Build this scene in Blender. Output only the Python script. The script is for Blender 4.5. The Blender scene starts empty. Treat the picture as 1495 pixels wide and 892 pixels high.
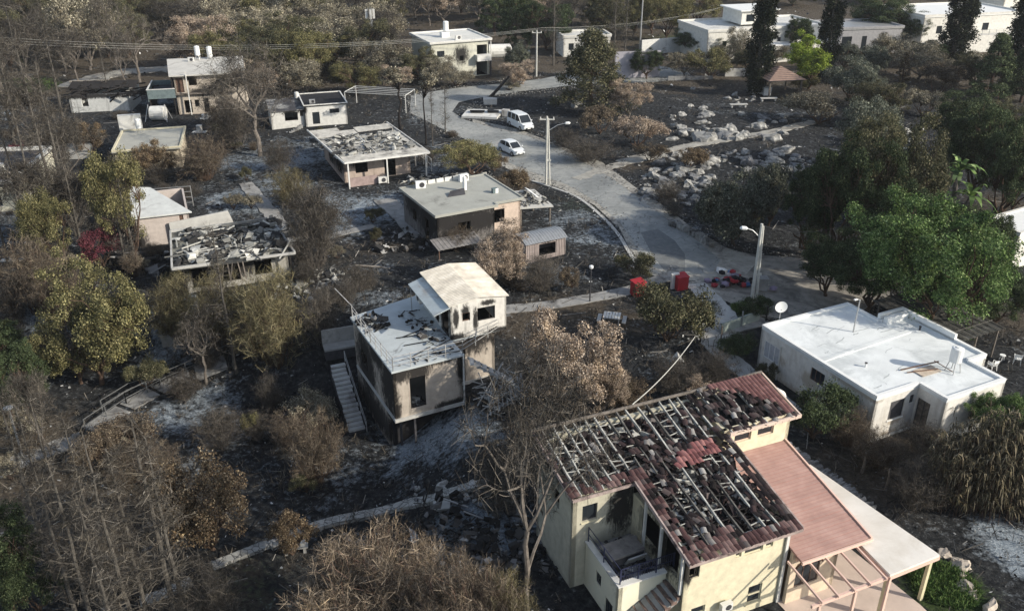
import bpy, bmesh, math, random
import numpy as np
from mathutils import Vector, Matrix
R=math.radians
random.seed(7); np.random.seed(7)
SC=bpy.context.scene
COL=SC.collection
# ------------------------------------------------------------ camera
FPX=1280.0; YH=-190.0; CH=31.0
PITCH=math.atan((446-YH)/FPX)
cam_d=bpy.data.cameras.new('camera'); cam=bpy.data.objects.new('camera',cam_d); COL.objects.link(cam)
cam.location=(0,0,CH); cam.rotation_euler=(math.pi/2-PITCH,0,0)
cam_d.sensor_fit='HORIZONTAL'; cam_d.sensor_width=36; cam_d.lens=36*FPX/1495
cam_d.clip_start=0.5; cam_d.clip_end=8000
SC.camera=cam
# ------------------------------------------------------------ light
SUN_EL=27.0; SUN_AZ=112.0      # azimuth clockwise from +Y
w=bpy.data.worlds.new('World'); SC.world=w; w.use_nodes=True
nt=w.node_tree; nt.nodes.clear()
sky=nt.nodes.new('ShaderNodeTexSky'); sky.sky_type='NISHITA'; sky.sun_disc=False
sky.sun_elevation=R(SUN_EL); sky.sun_rotation=R(SUN_AZ); sky.air_density=1.0; sky.dust_density=1.2; sky.ozone_density=1.4
bg=nt.nodes.new('ShaderNodeBackground'); bg.inputs[1].default_value=0.135
wo=nt.nodes.new('ShaderNodeOutputWorld')
hs_=nt.nodes.new('ShaderNodeHueSaturation'); hs_.inputs['Saturation'].default_value=.72; nt.links.new(sky.outputs[0],hs_.inputs['Color']); nt.links.new(hs_.outputs[0],bg.inputs[0]); nt.links.new(bg.outputs[0],wo.inputs[0])
sd=bpy.data.lights.new('sun','SUN'); sd.energy=4.1; sd.angle=R(0.6); sd.color=(1.0,0.91,0.78)
sun=bpy.data.objects.new('sun',sd); COL.objects.link(sun)
sv=Vector((math.sin(R(SUN_AZ))*math.cos(R(SUN_EL)),math.cos(R(SUN_AZ))*math.cos(R(SUN_EL)),math.sin(R(SUN_EL))))
sun.rotation_euler=sv.to_track_quat('Z','Y').to_euler(); sun.location=(60,-20,80)
SC.view_settings.view_transform='Standard'; SC.view_settings.look='None'
SC.view_settings.exposure=0.5; SC.view_settings.gamma=1.0; SC.view_settings.use_curve_mapping=False
SC.cycles.max_bounces=5; SC.cycles.diffuse_bounces=3; SC.cycles.glossy_bounces=2; SC.cycles.transparent_max_bounces=4
SC.cycles.use_denoising=True

# ------------------------------------------------------------ terrain function and pixel tools
def sst(a,b,x):
    t=np.clip((x-a)/(b-a),0,1); return t*t*(3-2*t)
def G(x,y):
    x=np.asarray(x,float); y=np.asarray(y,float)
    s=(1-sst(-8.5,-1.5,x))*(1-sst(46,56,y+0.35*x))
    und=0.22*np.sin(x*0.11+1.3)*np.cos(y*0.09)+0.12*np.sin(x*0.23+y*0.17)
    und=und*sst(52,70,y)
    far=9*sst(235,420,y)+0.0*x
    return -3.0*s+und+far
def g(x,y): return float(G(x,y))
def ray(px,py):
    u=(px-747.5)/FPX; v=(py-446)/FPX; c,n=math.cos(PITCH),math.sin(PITCH)
    return u,c-v*n,-n-v*c
def P(px,py,z=0.0):
    d=ray(px,py); t=(z-CH)/d[2]; return Vector((d[0]*t,d[1]*t,z))
def Pg(px,py):
    z=0.0
    for _ in range(25):
        p=P(px,py,z); z=0.5*z+0.5*g(p.x,p.y)
    p=P(px,py,z); p.z=g(p.x,p.y); return p
def proj(x,y,z):
    c,n=math.cos(PITCH),math.sin(PITCH); z=z-CH
    dep=y*c-z*n; up=y*n+z*c
    return 747.5+FPX*x/dep,446-FPX*up/dep,dep
def hup(b,toppy):
    lo,hi=b.z,b.z+40
    for _ in range(40):
        m=(lo+hi)/2
        if proj(b.x,b.y,m)[1]>toppy: lo=m
        else: hi=m
    return m-b.z

# ------------------------------------------------------------ materials
def mat(name): 
    m=bpy.data.materials.new(name); m.use_nodes=True; t=m.node_tree
    return m,t,t.nodes['Principled BSDF']
def N(t,k,**kw):
    n=t.nodes.new(k)
    for a,b in kw.items(): setattr(n,a,b)
    return n
def coords(t,scale=1.0,obj=True):
    tc=N(t,'ShaderNodeTexCoord'); mp=N(t,'ShaderNodeMapping')
    t.links.new(tc.outputs['Object' if obj else 'Generated'],mp.inputs[0])
    mp.inputs['Scale'].default_value=scale if isinstance(scale,tuple) else (scale,)*3
    return mp.outputs[0]
def noise(t,vec,scale,detail=5,rough=.6,dist=0):
    n=N(t,'ShaderNodeTexNoise'); n.inputs['Scale'].default_value=scale; n.inputs['Detail'].default_value=detail
    n.inputs['Roughness'].default_value=rough; n.inputs['Distortion'].default_value=dist
    if vec is not None: t.links.new(vec,n.inputs['Vector'])
    return n.outputs['Fac']
def ramp(t,fac,stops,interp='LINEAR'):
    r=N(t,'ShaderNodeValToRGB'); cr=r.color_ramp; cr.interpolation=interp
    while len(cr.elements)>1: cr.elements.remove(cr.elements[-1])
    cr.elements[0].position=stops[0][0]; cr.elements[0].color=(*c3(stops[0][1]),1)
    for p,c in stops[1:]:
        e=cr.elements.new(p); e.color=(*c3(c),1)
    if fac is not None: t.links.new(fac,r.inputs[0])
    return r.outputs[0]
def c3(c): return (c,c,c) if isinstance(c,(int,float)) else c
def mix(t,fac,a,b,mode='MIX'):
    m=N(t,'ShaderNodeMix',data_type='RGBA',blend_type=mode)
    for k,v in ((0,fac),(6,a),(7,b)):
        if hasattr(v,'node'): t.links.new(v,m.inputs[k])
        elif k==0: m.inputs[0].default_value=v
        else: m.inputs[k].default_value=(*c3(v),1)
    return m.outputs[2]
def mth(t,op,a,b=None,clamp=False):
    m=N(t,'ShaderNodeMath',operation=op,use_clamp=clamp)
    for k,v in ((0,a),(1,b)):
        if v is None: continue
        if hasattr(v,'node'): t.links.new(v,m.inputs[k])
        else: m.inputs[k].default_value=v
    return m.outputs[0]
def bump(t,b,h,strength=.4,dist=.05):
    n=N(t,'ShaderNodeBump'); n.inputs['Strength'].default_value=strength; n.inputs['Distance'].default_value=dist
    t.links.new(h,n.inputs['Height']); t.links.new(n.outputs[0],b.inputs['Normal'])
def plain(name,c,rough=.85,var=.25,scale=3.0,metal=0.0,bmp=.25,dirt=None,dirt_amt=.5):
    m,t,b=mat(name); v=coords(t)
    f=noise(t,v,scale,6,.65)
    c=c3(c); lo=tuple(x*(1-var) for x in c); hi=tuple(min(1,x*(1+var)) for x in c)
    col=ramp(t,f,[(.3,lo),(.7,hi)])
    if dirt is not None:
        d=noise(t,v,scale*.45,7,.7,.6)
        col=mix(t,ramp(t,d,[(.62-.3*dirt_amt,0.0),(.72-.15*dirt_amt,1.0)]),col,dirt)
    t.links.new(col,b.inputs['Base Color']); b.inputs['Roughness'].default_value=rough; b.inputs['Metallic'].default_value=metal
    b.inputs['Specular IOR Level'].default_value=.25
    if bmp: bump(t,b,noise(t,v,scale*6,4,.7),bmp,.03)
    return m
def island(name,stops,rough=.9,objvar=.15,interp='LINEAR',transl=0.0,spec=.12,clump=False):
    """one random colour per leaf / chunk, from a ramp, slightly varied per object"""
    m,t,b=mat(name); ge=N(t,'ShaderNodeNewGeometry'); col=ramp(t,ge.outputs['Random Per Island'],stops,interp)
    oi=N(t,'ShaderNodeObjectInfo')
    mr=N(t,'ShaderNodeMapRange'); mr.inputs['To Min'].default_value=1-objvar; mr.inputs['To Max'].default_value=1+objvar
    t.links.new(oi.outputs['Random'],mr.inputs[0])
    hs=N(t,'ShaderNodeHueSaturation'); t.links.new(col,hs.inputs['Color']); t.links.new(mr.outputs[0],hs.inputs['Value'])
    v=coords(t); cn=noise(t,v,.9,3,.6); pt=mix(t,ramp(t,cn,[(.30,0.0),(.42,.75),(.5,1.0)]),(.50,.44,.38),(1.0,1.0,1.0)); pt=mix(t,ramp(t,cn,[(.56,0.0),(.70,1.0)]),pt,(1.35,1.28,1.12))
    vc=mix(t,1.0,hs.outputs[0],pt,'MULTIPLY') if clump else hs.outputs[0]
    t.links.new(vc,b.inputs['Base Color']); b.inputs['Roughness'].default_value=rough
    b.inputs['Specular IOR Level'].default_value=spec
    if transl>0:
        tr=N(t,'ShaderNodeBsdfTranslucent'); ms=N(t,'ShaderNodeMixShader'); ms.inputs[0].default_value=transl
        t.links.new(vc,tr.inputs[0]); t.links.new(b.outputs[0],ms.inputs[1]); t.links.new(tr.outputs[0],ms.inputs[2])
        t.links.new(ms.outputs[0],t.nodes['Material Output'].inputs[0])
    return m
def burnt_wall(name,base,spots=(),amount=.35,soot=(.018,.017,.017),streak=.5,scale=.8):
    """plaster with soot: random streaks plus plumes of soot (on the terrace house also painted shade) at given spots (x,y,z,rx,ry,rz) in the object's own space"""
    m,t,b=mat(name); v=coords(t)
    f=noise(t,v,2.2,6,.65)
    base=c3(base)
    col=ramp(t,f,[(.3,tuple(x*.82 for x in base)),(.7,tuple(min(1,x*1.12) for x in base))])
    st=coords(t,(1.6,1.6,.28)); s1=noise(t,st,scale*1.3,6,.7,.4)
    edge=noise(t,coords(t,(1.5,1.5,.55)),2.2,8,.78,.8)
    tot=ramp(t,s1,[(.66-.36*amount,0.0),(.86-.3*amount,streak)])
    tot=mth(t,'MULTIPLY',tot,1.0)
    for (x,y,z,rx,ry,rz) in spots:
        vm=N(t,'ShaderNodeVectorMath',operation='SUBTRACT'); tc=N(t,'ShaderNodeTexCoord')
        t.links.new(tc.outputs['Object'],vm.inputs[0]); vm.inputs[1].default_value=(x,y,z)
        vd=N(t,'ShaderNodeVectorMath',operation='DIVIDE'); t.links.new(vm.outputs[0],vd.inputs[0]); vd.inputs[1].default_value=(rx,ry,rz)
        ln=N(t,'ShaderNodeVectorMath',operation='LENGTH'); t.links.new(vd.outputs[0],ln.inputs[0])
        dd=mth(t,'ADD',ln.outputs['Value'],mth(t,'MULTIPLY',mth(t,'SUBTRACT',edge,.5),2.3))
        mr=N(t,'ShaderNodeMapRange',interpolation_type='SMOOTHSTEP'); mr.inputs['From Min'].default_value=1.15; mr.inputs['From Max'].default_value=.5
        mr.inputs['To Min'].default_value=0; mr.inputs['To Max'].default_value=.97; t.links.new(dd,mr.inputs[0])
        tot=mth(t,'MAXIMUM',tot,mr.outputs[0])
    col=mix(t,tot,col,soot)
    t.links.new(col,b.inputs['Base Color']); b.inputs['Roughness'].default_value=.9; b.inputs['Specular IOR Level'].default_value=.15
    bump(t,b,noise(t,v,12,4,.7),.25,.02)
    return m
M={}
M['char']=plain('charred_wood',(.022,.02,.019),.9,.5,6)
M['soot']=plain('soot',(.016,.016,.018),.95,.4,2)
M['glass'],_t,_b=mat('window_glass'); _b.inputs['Base Color'].default_value=(.02,.025,.03,1); _b.inputs['Roughness'].default_value=.12
M['white']=plain('white_paint',(.74,.75,.73),.6,.06,1.5)
M['white_dirty']=plain('weathered_white',(.6,.6,.57),.7,.12,1.5,dirt=(.25,.24,.22),dirt_amt=.25)
M['whitewash']=plain('whitewashed_roof',(.70,.73,.725),.75,.09,.6,dirt=(.50,.53,.53),dirt_amt=.5)
M['whitewall']=plain('white_rendered_wall',(.62,.61,.57),.85,.09,.8,dirt=(.47,.44,.39),dirt_amt=.3)
M['cream']=plain('cream_render',(.60,.555,.40),.85,.05,.7,dirt=(.46,.42,.31),dirt_amt=.05)
M['pink']=plain('pale_pink_paint',(.66,.47,.39),.7,.06,1)
M['concrete']=plain('concrete',(.27,.27,.26),.9,.22,1.2,dirt=(.10,.10,.10),dirt_amt=.35)
M['concrete_l']=plain('pale_concrete',(.42,.42,.40),.9,.15,1.2,dirt=(.2,.19,.18),dirt_amt=.25)
M['metal']=plain('galvanised_metal',(.42,.43,.43),.45,.15,3,.6)
M['pole']=plain('pale_pole',(.50,.50,.46),.6,.15,3)
M['rust']=plain('rusty_metal',(.12,.075,.055),.8,.5,5)
M['dark']=plain('dark_grey',(.05,.05,.055),.8,.3,3)
M['black']=plain('black_rubber',(.012,.012,.013),.7,.2,3)
M['blue_metal']=plain('blue_black_railing',(.03,.035,.07),.5,.2,3)
M['redbox']=plain('red_plastic',(.30,.022,.03),.55,.15,2)
M['teal']=plain('weathered_teal_boards',(.13,.17,.175),.8,.25,2)
M['stone']=plain('limestone',(.36,.36,.34),.95,.35,1.3,dirt=(.06,.06,.06),dirt_amt=.65,bmp=.7)
M['ashstone']=plain('ashy_stone',(.20,.205,.21),.95,.35,1.6,dirt=(.05,.05,.05),dirt_amt=.6,bmp=.6)
M['tan_boulder']=plain('pale_boulder',(.42,.37,.31),.95,.25,.8,bmp=.6,dirt=(.15,.12,.09),dirt_amt=.3)
M['chunks']=island('fallen_ash_and_plaster',[(0,.03),(.3,.05),(.45,(.16,.16,.15)),(.7,(.34,.34,.31)),(1,(.58,.58,.54))])
M['darkchunks']=island('charred_rubble',[(0,.012),(.55,.03),(.75,(.08,.075,.07)),(.92,(.2,.2,.2)),(1,(.4,.4,.39))])
M['tile_burnt']=island('burnt_roof_tile',[(0,(.012,.01,.01)),(.45,(.028,.022,.023)),(.75,(.06,.04,.04)),(.9,(.13,.115,.11)),(1,(.36,.35,.33))])
M['tile_red']=island('red_roof_tile',[(0,(.09,.04,.04)),(.5,(.16,.065,.065)),(1,(.26,.13,.12))])
M['tile_eave']=island('maroon_roof_tile',[(0,(.045,.024,.025)),(.6,(.09,.052,.05)),(1,(.19,.13,.12))])
M['salmon']=None
M['tile_upper']=island('dusty_red_tile',[(0,(.12,.06,.057)),(.6,(.17,.088,.083)),(1,(.22,.12,.11))])
M['rafter']=plain('ash_grey_rafter',(.40,.40,.37),.9,.35,2.5,dirt=(.05,.05,.05),dirt_amt=.35)
M['grass']=None
M['rafter_dark']=plain('charred_rafter',(.13,.125,.115),.9,.5,2.5,dirt=(.03,.03,.03),dirt_amt=.5)
def bark(name,c,var=.5): return plain(name,c,.95,var,5,bmp=.5)
M['bark_black']=bark('burnt_bark',(.03,.026,.024))
M['bark_grey']=bark('grey_bark',(.13,.115,.10))
M['bark_sapling']=bark('sapling_bark',(.085,.078,.068))
M['bark_pale']=bark('pale_bark',(.30,.27,.23))
M['bark_brown']=bark('brown_bark',(.075,.05,.036))

# ------------------------------------------------------------ mesh builder
class MB:
    def __init__(s): s.v=[]; s.f=[]; s.n=0
    def add(s,v,f):
        s.v.append(np.asarray(v,float).reshape(-1,3)); s.f.append([[i+s.n for i in q] for q in f]); s.n+=len(s.v[-1]); return s
    def box(s,x0,x1,y0,y1,z0,z1,jit=0):
        v=np.array([(x,y,z) for z in (z0,z1) for y in (y0,y1) for x in (x0,x1)],float)
        if jit: v+=np.random.uniform(-jit,jit,v.shape)
        return s.add(v,[(0,2,3,1),(4,5,7,6),(0,1,5,4),(2,6,7,3),(0,4,6,2),(1,3,7,5)])
    def obox(s,c,size,rot=None,jit=0):
        a,b,d=[q/2 for q in size]
        v=np.array([(x,y,z) for z in (-d,d) for y in (-b,b) for x in (-a,a)],float)
        if jit: v+=np.random.uniform(-jit,jit,v.shape)
        if rot is not None: v=v@np.array(rot).T
        return s.add(v+np.array(c),[(0,2,3,1),(4,5,7,6),(0,1,5,4),(2,6,7,3),(0,4,6,2),(1,3,7,5)])
    def bar(s,a,b,w,h=None,up=(0,0,1)):
        h=h or w; a=np.array(a,float); b=np.array(b,float); d=b-a; L=np.linalg.norm(d)
        if L<1e-6: return s
        d/=L; u=np.array(up,float)
        if abs(d@u)>.97: u=np.array([0,1,0.])
        x=np.cross(d,u); x/=np.linalg.norm(x); y=np.cross(x,d)
        v=[p+x*i*w/2+y*j*h/2 for p in (a,b) for j in (-1,1) for i in (-1,1)]
        return s.add(v,[(0,2,3,1),(4,5,7,6),(0,1,5,4),(2,6,7,3),(0,4,6,2),(1,3,7,5)])
    def tube(s,pts,rad,n=6,cap=True):
        pts=np.asarray(pts,float); k=len(pts)
        rad=np.full(k,rad,float) if np.isscalar(rad) else np.asarray(rad,float)
        t=np.gradient(pts,axis=0); t/=np.linalg.norm(t,axis=1)[:,None]+1e-9
        ref=np.array([0.31,0.17,.93]) if abs(t[0]@np.array([0.31,0.17,.93]))<.9 else np.array([1.,0,0])
        x=np.cross(t,ref); x/=np.linalg.norm(x,axis=1)[:,None]+1e-9; y=np.cross(t,x)
        an=np.arange(n)*2*math.pi/n
        v=(pts[:,None]+rad[:,None,None]*(np.cos(an)[None,:,None]*x[:,None]+np.sin(an)[None,:,None]*y[:,None])).reshape(-1,3)
        f=[(i*n+j,i*n+(j+1)%n,(i+1)*n+(j+1)%n,(i+1)*n+j) for i in range(k-1) for j in range(n)]
        if cap: f+=[tuple(range(n))[::-1],tuple((k-1)*n+j for j in range(n))]
        return s.add(v,f)
    def cyl(s,c,r,h,n=12,r2=None):
        return s.tube([(c[0],c[1],c[2]),(c[0],c[1],c[2]+h)],[r,r if r2 is None else r2],n)
    def prism(s,poly,z0,z1):
        n=len(poly); v=[(x,y,z0) for x,y in poly]+[(x,y,z1) for x,y in poly]
        return s.add(v,[tuple(range(n))[::-1],tuple(range(n,2*n))]+[(i,(i+1)%n,n+(i+1)%n,n+i) for i in range(n)])
    def slab4(s,q,t,down=(0,0,-1)):
        """thick slab from four top corners"""
        q=np.array(q,float); d=np.array(down,float)*t
        return s.add(np.vstack([q,q+d]),[(0,1,2,3),(7,6,5,4)]+[(i,i+4,(i+1)%4+4,(i+1)%4) for i in range(4)])
    def wall(s,p0,p1,z0,z1,t=.2,holes=()):
        """wall with real openings; outer face on the right of p0->p1"""
        p0=np.array(p0,float); p1=np.array(p1,float); L=np.linalg.norm(p1-p0); d=(p1-p0)/L; nin=np.array([-d[1],d[0]])
        us=sorted({0.,L}|{float(np.clip(h[i],0,L)) for h in holes for i in (0,1)})
        vs=sorted({z0,z1}|{float(np.clip(h[i],z0,z1)) for h in holes for i in (2,3)})
        def solid(i,j):
            if i<0 or j<0 or i>=len(us)-1 or j>=len(vs)-1: return False
            u=(us[i]+us[i+1])/2; v=(vs[j]+vs[j+1])/2
            return not any(h[0]<u<h[1] and h[2]<v<h[3] for h in holes)
        def pt(u,v,k): q=p0+d*u+nin*t*k; return (q[0],q[1],v)
        for i in range(len(us)-1):
            for j in range(len(vs)-1):
                if not solid(i,j): continue
                a,b,c,e=us[i],us[i+1],vs[j],vs[j+1]
                s.add([pt(a,c,0),pt(b,c,0),pt(b,e,0),pt(a,e,0)],[(0,1,2,3)])
                s.add([pt(a,c,1),pt(b,c,1),pt(b,e,1),pt(a,e,1)],[(3,2,1,0)])
                if not solid(i-1,j): s.add([pt(a,c,0),pt(a,e,0),pt(a,e,1),pt(a,c,1)],[(0,1,2,3)])
                if not solid(i+1,j): s.add([pt(b,c,0),pt(b,c,1),pt(b,e,1),pt(b,e,0)],[(0,1,2,3)])
                if not solid(i,j-1): s.add([pt(a,c,0),pt(a,c,1),pt(b,c,1),pt(b,c,0)],[(0,1,2,3)])
                if not solid(i,j+1): s.add([pt(a,e,0),pt(b,e,0),pt(b,e,1),pt(a,e,1)],[(0,1,2,3)])
        return s
    def quads(s,v4):
        """v4: (k,4,3) array of loose quads"""
        k=len(v4); s.v.append(v4.reshape(-1,3)); 
        base=np.arange(k)*4+s.n; s.f.append(np.stack([base,base+1,base+2,base+3],1).tolist()); s.n+=4*k; return s
    def build(s,name,m,parent=None,smooth=False,**tags):
        me=bpy.data.meshes.new(name)
        V=np.vstack(s.v) if s.v else np.zeros((0,3))
        F=[q for f in s.f for q in f]
        me.from_pydata(V.tolist(),[],F); me.materials.append(m if not isinstance(m,str) else M[m])
        if smooth: me.shade_smooth()
        o=bpy.data.objects.new(name,me); COL.objects.link(o)
        if parent is not None: o.parent=parent
        for k,val in tags.items(): o[k]=val
        return o
def tag(o,label,cat,group=None,kind=None):
    if label: o['label']=label
    if cat: o['category']=cat
    if group: o['group']=group
    if kind: o['kind']=kind
    return o
def thing(name,label,cat,loc=(0,0,0),yaw=0,group=None):
    o=bpy.data.objects.new(name,None); COL.objects.link(o); o.location=loc; o.rotation_euler=(0,0,R(yaw)); o.empty_display_size=.3
    return tag(o,label,cat,group)
def copy_tree(root,loc,yaw=0,scale=(1,1,1),label=None,group=None,cat=None):
    r=root.copy(); COL.objects.link(r); r.location=loc; r.rotation_euler=(0,0,yaw); r.scale=scale
    for ch in root.children:
        c=ch.copy(); COL.objects.link(c); c.parent=r
        for q in ch.children:
            d=q.copy(); COL.objects.link(d); d.parent=c
    if label: r['label']=label
    if cat: r['category']=cat
    if group: r['group']=group
    elif 'group' in r: del r['group']
    return r
def rotm(ax,ay,az): 
    return np.array(Matrix.Rotation(az,3,'Z')@Matrix.Rotation(ay,3,'Y')@Matrix.Rotation(ax,3,'X'))
def chunks(mb,n,x0,x1,y0,y1,zf,smin=.08,smax=.4,flat=.35,ok=None):
    cl=[(random.uniform(x0,x1),random.uniform(y0,y1),random.uniform(.12,.3)*max(x1-x0,y1-y0)) for _ in range(7)]
    for k in range(n):
        if random.random()<.6:
            c=random.choice(cl); x=random.gauss(c[0],c[2]*.6); y=random.gauss(c[1],c[2]*.6); pile=.25*smax
            if not(x0<x<x1 and y0<y<y1): continue
        else: x=random.uniform(x0,x1); y=random.uniform(y0,y1); pile=0
        if ok and not ok(x,y): continue
        s=smin+(smax-smin)*random.random()**2.8
        if random.random()<.22:   # splinters, rods, strips
            mb.obox((x,y,zf(x,y)+s*.25+pile*random.random()),(s*random.uniform(2,4),s*.12+.02,s*.1+.015),rotm(random.uniform(-.3,.3),random.uniform(-.35,.35),random.uniform(0,6.28)),0)
        elif random.random()<.3:  # bent sheet
            a=random.uniform(0,6.28); R_=rotm(random.uniform(-.5,.5),random.uniform(-.5,.5),a); w=s*random.uniform(.6,1.4); l=s*random.uniform(.8,2.0)
            v=np.array([(-l/2,-w/2,0),(0,-w/2,s*random.uniform(-.1,.35)),(l/2,-w/2,s*random.uniform(-.1,.1)),(-l/2,w/2,0),(0,w/2,s*random.uniform(-.1,.35)),(l/2,w/2,s*random.uniform(-.1,.2))])@R_.T+np.array([x,y,zf(x,y)+s*.2+pile*random.random()])
            mb.add(v,[(0,1,4,3),(1,2,5,4)])
        else:
            mb.obox((x,y,zf(x,y)+s*flat*.4+pile*random.random()),(s*random.uniform(.5,1.5),s*random.uniform(.4,1.0),s*flat*random.uniform(.5,1.4)),
                rotm(random.uniform(-.5,.5),random.uniform(-.5,.5),random.uniform(0,6.28)),s*.16)
    return mb
# ============================================================ GROUND
def grid_axis(core0,core1,step,far,kf=1.25):
    a=list(np.arange(core0,core1+1e-6,step)); s=step; x=core1
    up=[]
    while x<far: s*=kf; x+=s; up.append(x)
    s=step; x=core0; dn=[]
    while x>-far: s*=kf; x-=s; dn.append(x)
    return np.array(dn[::-1]+a+up)
gx=grid_axis(-96,96,.8,4500); gy=np.concatenate([grid_axis(18,128,.7,129)[lambda q:(q>-1e9)] if False else np.arange(18,128,.7),np.arange(128,300,2.0),300*1.22**np.arange(0,16)])
gy=np.concatenate([[-600,-200,-60,-10,8],gy])
XX,YY=np.meshgrid(gx,gy); ZZ=G(XX,YY)
near=(YY>20)&(YY<140)
rs=np.random.RandomState(3)
nx,ny=len(gx),len(gy)
V=np.stack([XX,YY,ZZ],-1).reshape(-1,3)
idx=np.arange(nx*ny).reshape(ny,nx)
F=np.stack([idx[:-1,:-1],idx[:-1,1:],idx[1:,1:],idx[1:,:-1]],-1).reshape(-1,4)
me=bpy.data.meshes.new('ground'); me.from_pydata(V.tolist(),[],F.tolist()); me.shade_smooth()
ground=bpy.data.objects.new('ground',me); COL.objects.link(ground); ground['kind']='structure'; ground['label']='charred ground with grey ash and brown scorched patches'
def paint(name,blobs):
    a=np.zeros(len(V))
    for px,py,r,amt in blobs:
        p=Pg(px,py); d=((V[:,0]-p.x)**2+(V[:,1]-p.y)**2)/r**2
        a=np.maximum(a,amt*np.exp(-d*1.2))
    if name=='brown': a=np.maximum(a,.75*sst(128,165,V[:,1]+.25*np.abs(V[:,0])))
    at=me.attributes.new(name,'FLOAT','POINT'); at.data.foreach_set('value',a.astype(np.float32))
paint('ash',[(620,645,3.2,.9),(670,630,3,.85),(700,775,3.0,.8),(650,790,2.5,.6),(560,640,2.5,.5),(480,690,2.5,.55),(280,600,4,.65),(330,640,3.5,.5),(270,480,4,.7),(245,505,2.5,.8),
 (40,455,4,.7),(60,440,3,.6),(20,160,6,.55),(1452,770,1.2,1.3),(1472,800,1.4,1.5),(1490,782,1.2,1.3),(1494,825,1.2,1.0),(1436,786,.9,.7),(840,320,5,.45),(870,350,4,.5),(800,400,3.5,.55),(700,430,3,.3),
 (500,320,5,.8),(470,300,4,.9),(380,300,5,.6),(420,230,8,.75),(370,240,6,.6),(330,290,4,.6),(560,300,5,.9),(600,300,3,.8),(530,300,5,.8),(420,270,5,.7),(560,440,3,.5),(500,430,4,.4),(240,150,6,.5),(30,330,5,.5),(330,400,4,.4),(640,170,5,.4),(700,165,4,.5),(990,300,5,.25),(960,290,4,.35),(1010,330,3,.3),
 (1130,170,6,.25),(1050,160,6,.2),(980,540,2.5,.3),(975,510,2.5,.3),(560,390,2.5,.3),(450,440,3,.35),(330,460,3,.3),(600,720,3,.25),(440,730,3,.25),(820,210,6,.3),(850,210,4,.3),(640,250,5,.4),(620,230,6,.35)])
paint('brown',[(60,690,5,.8),(20,650,5,.8),(150,720,6,.6),(840,455,4,.8),(780,470,4,.7),(900,470,4,.6),(880,600,4,.5),(520,370,5,.35),(560,360,4,.4),(1180,420,4,.6),(1230,410,5,.7),(1150,400,4,.5),
 (1060,380,4,.5),(1330,640,4,.4),(1260,690,4,.6),(1200,110,10,.5),(1000,130,8,.5),(1080,120,8,.6),(930,240,4,.5),(700,240,4,.4),(740,270,4,.8),(330,850,4,.5),(420,850,4,.4),(240,760,5,.5),(180,120,12,.6),(170,105,14,.6),(60,120,14,.4),
 (980,200,5,.2),(1090,500,3,.4),(1080,540,3,.3),(1440,320,5,.7),(1480,300,5,.6),(1500,470,4,.6),(1100,200,6,.3)])
paint('green',[(1380,860,2.2,1.0),(1360,850,1.8,.9),(1090,455,2.0,.7),(1075,500,2,.6),(830,300,6,.25),(770,430,4,.15),(650,880,5,.3),(340,870,5,.3),(20,130,8,.8),(1010,60,14,.5),(1380,20,12,.3),(690,740,4,.25),(850,300,6,.3)])
m,t,b=mat('charred_ground'); v=coords(t)
def attr(t,n): 
    a=N(t,'ShaderNodeAttribute'); a.attribute_name=n; return a.outputs['Fac']
n1=noise(t,v,.35,8,.68,.4); n2=noise(t,v,2.6,7,.72,.3); n3=noise(t,v,9,5,.75); n4=noise(t,v,.13,6,.62,.8)
char=ramp(t,n2,[(.30,(.009,.010,.012)),(.46,(.024,.026,.028)),(.58,(.046,.048,.050)),(.68,(.10,.103,.104)),(.80,(.22,.225,.225))])
brn=ramp(t,n2,[(.3,(.038,.032,.025)),(.55,(.095,.08,.062)),(.75,(.20,.175,.14))])
ash=ramp(t,n3,[(.3,(.09,.12,.15)),(.5,(.27,.32,.365)),(.7,(.56,.60,.62))])
grn=ramp(t,n2,[(.3,(.018,.03,.012)),(.6,(.05,.075,.028)),(.8,(.11,.12,.06))])
fb=mth(t,'ADD',attr(t,'brown'),mth(t,'MULTIPLY',mth(t,'SUBTRACT',n1,.5),1.6))
fb=ramp(t,fb,[(.22,0.0),(.55,1.0)])
col=mix(t,fb,char,brn)
fg=ramp(t,mth(t,'ADD',attr(t,'green'),mth(t,'MULTIPLY',mth(t,'SUBTRACT',n2,.5),1.2)),[(.25,0.0),(.55,1.0)])
col=mix(t,fg,col,grn)
nm=mth(t,'ADD',mth(t,'MULTIPLY',n2,.5),mth(t,'MULTIPLY',n1,.5))
char=mix(t,ramp(t,n4,[(.43,0.0),(.56,1.0)]),char,ramp(t,n2,[(.30,(.03,.034,.037)),(.46,(.085,.094,.10)),(.6,(.18,.195,.20)),(.78,(.38,.40,.405))]))
fa=mth(t,'ADD',attr(t,'ash'),mth(t,'MULTIPLY',mth(t,'SUBTRACT',nm,.5),4.2))
fa=ramp(t,fa,[(.26,0.0),(.55,.4),(.90,1.0)])
col=mix(t,fa,col,ash)
t.links.new(col,b.inputs['Base Color']); b.inputs['Roughness'].default_value=.97; b.inputs['Specular IOR Level'].default_value=.08
hh=mth(t,'ADD',n2,mth(t,'MULTIPLY',n3,.5)); bump(t,b,hh,.9,.25)
me.materials.append(m)

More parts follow.
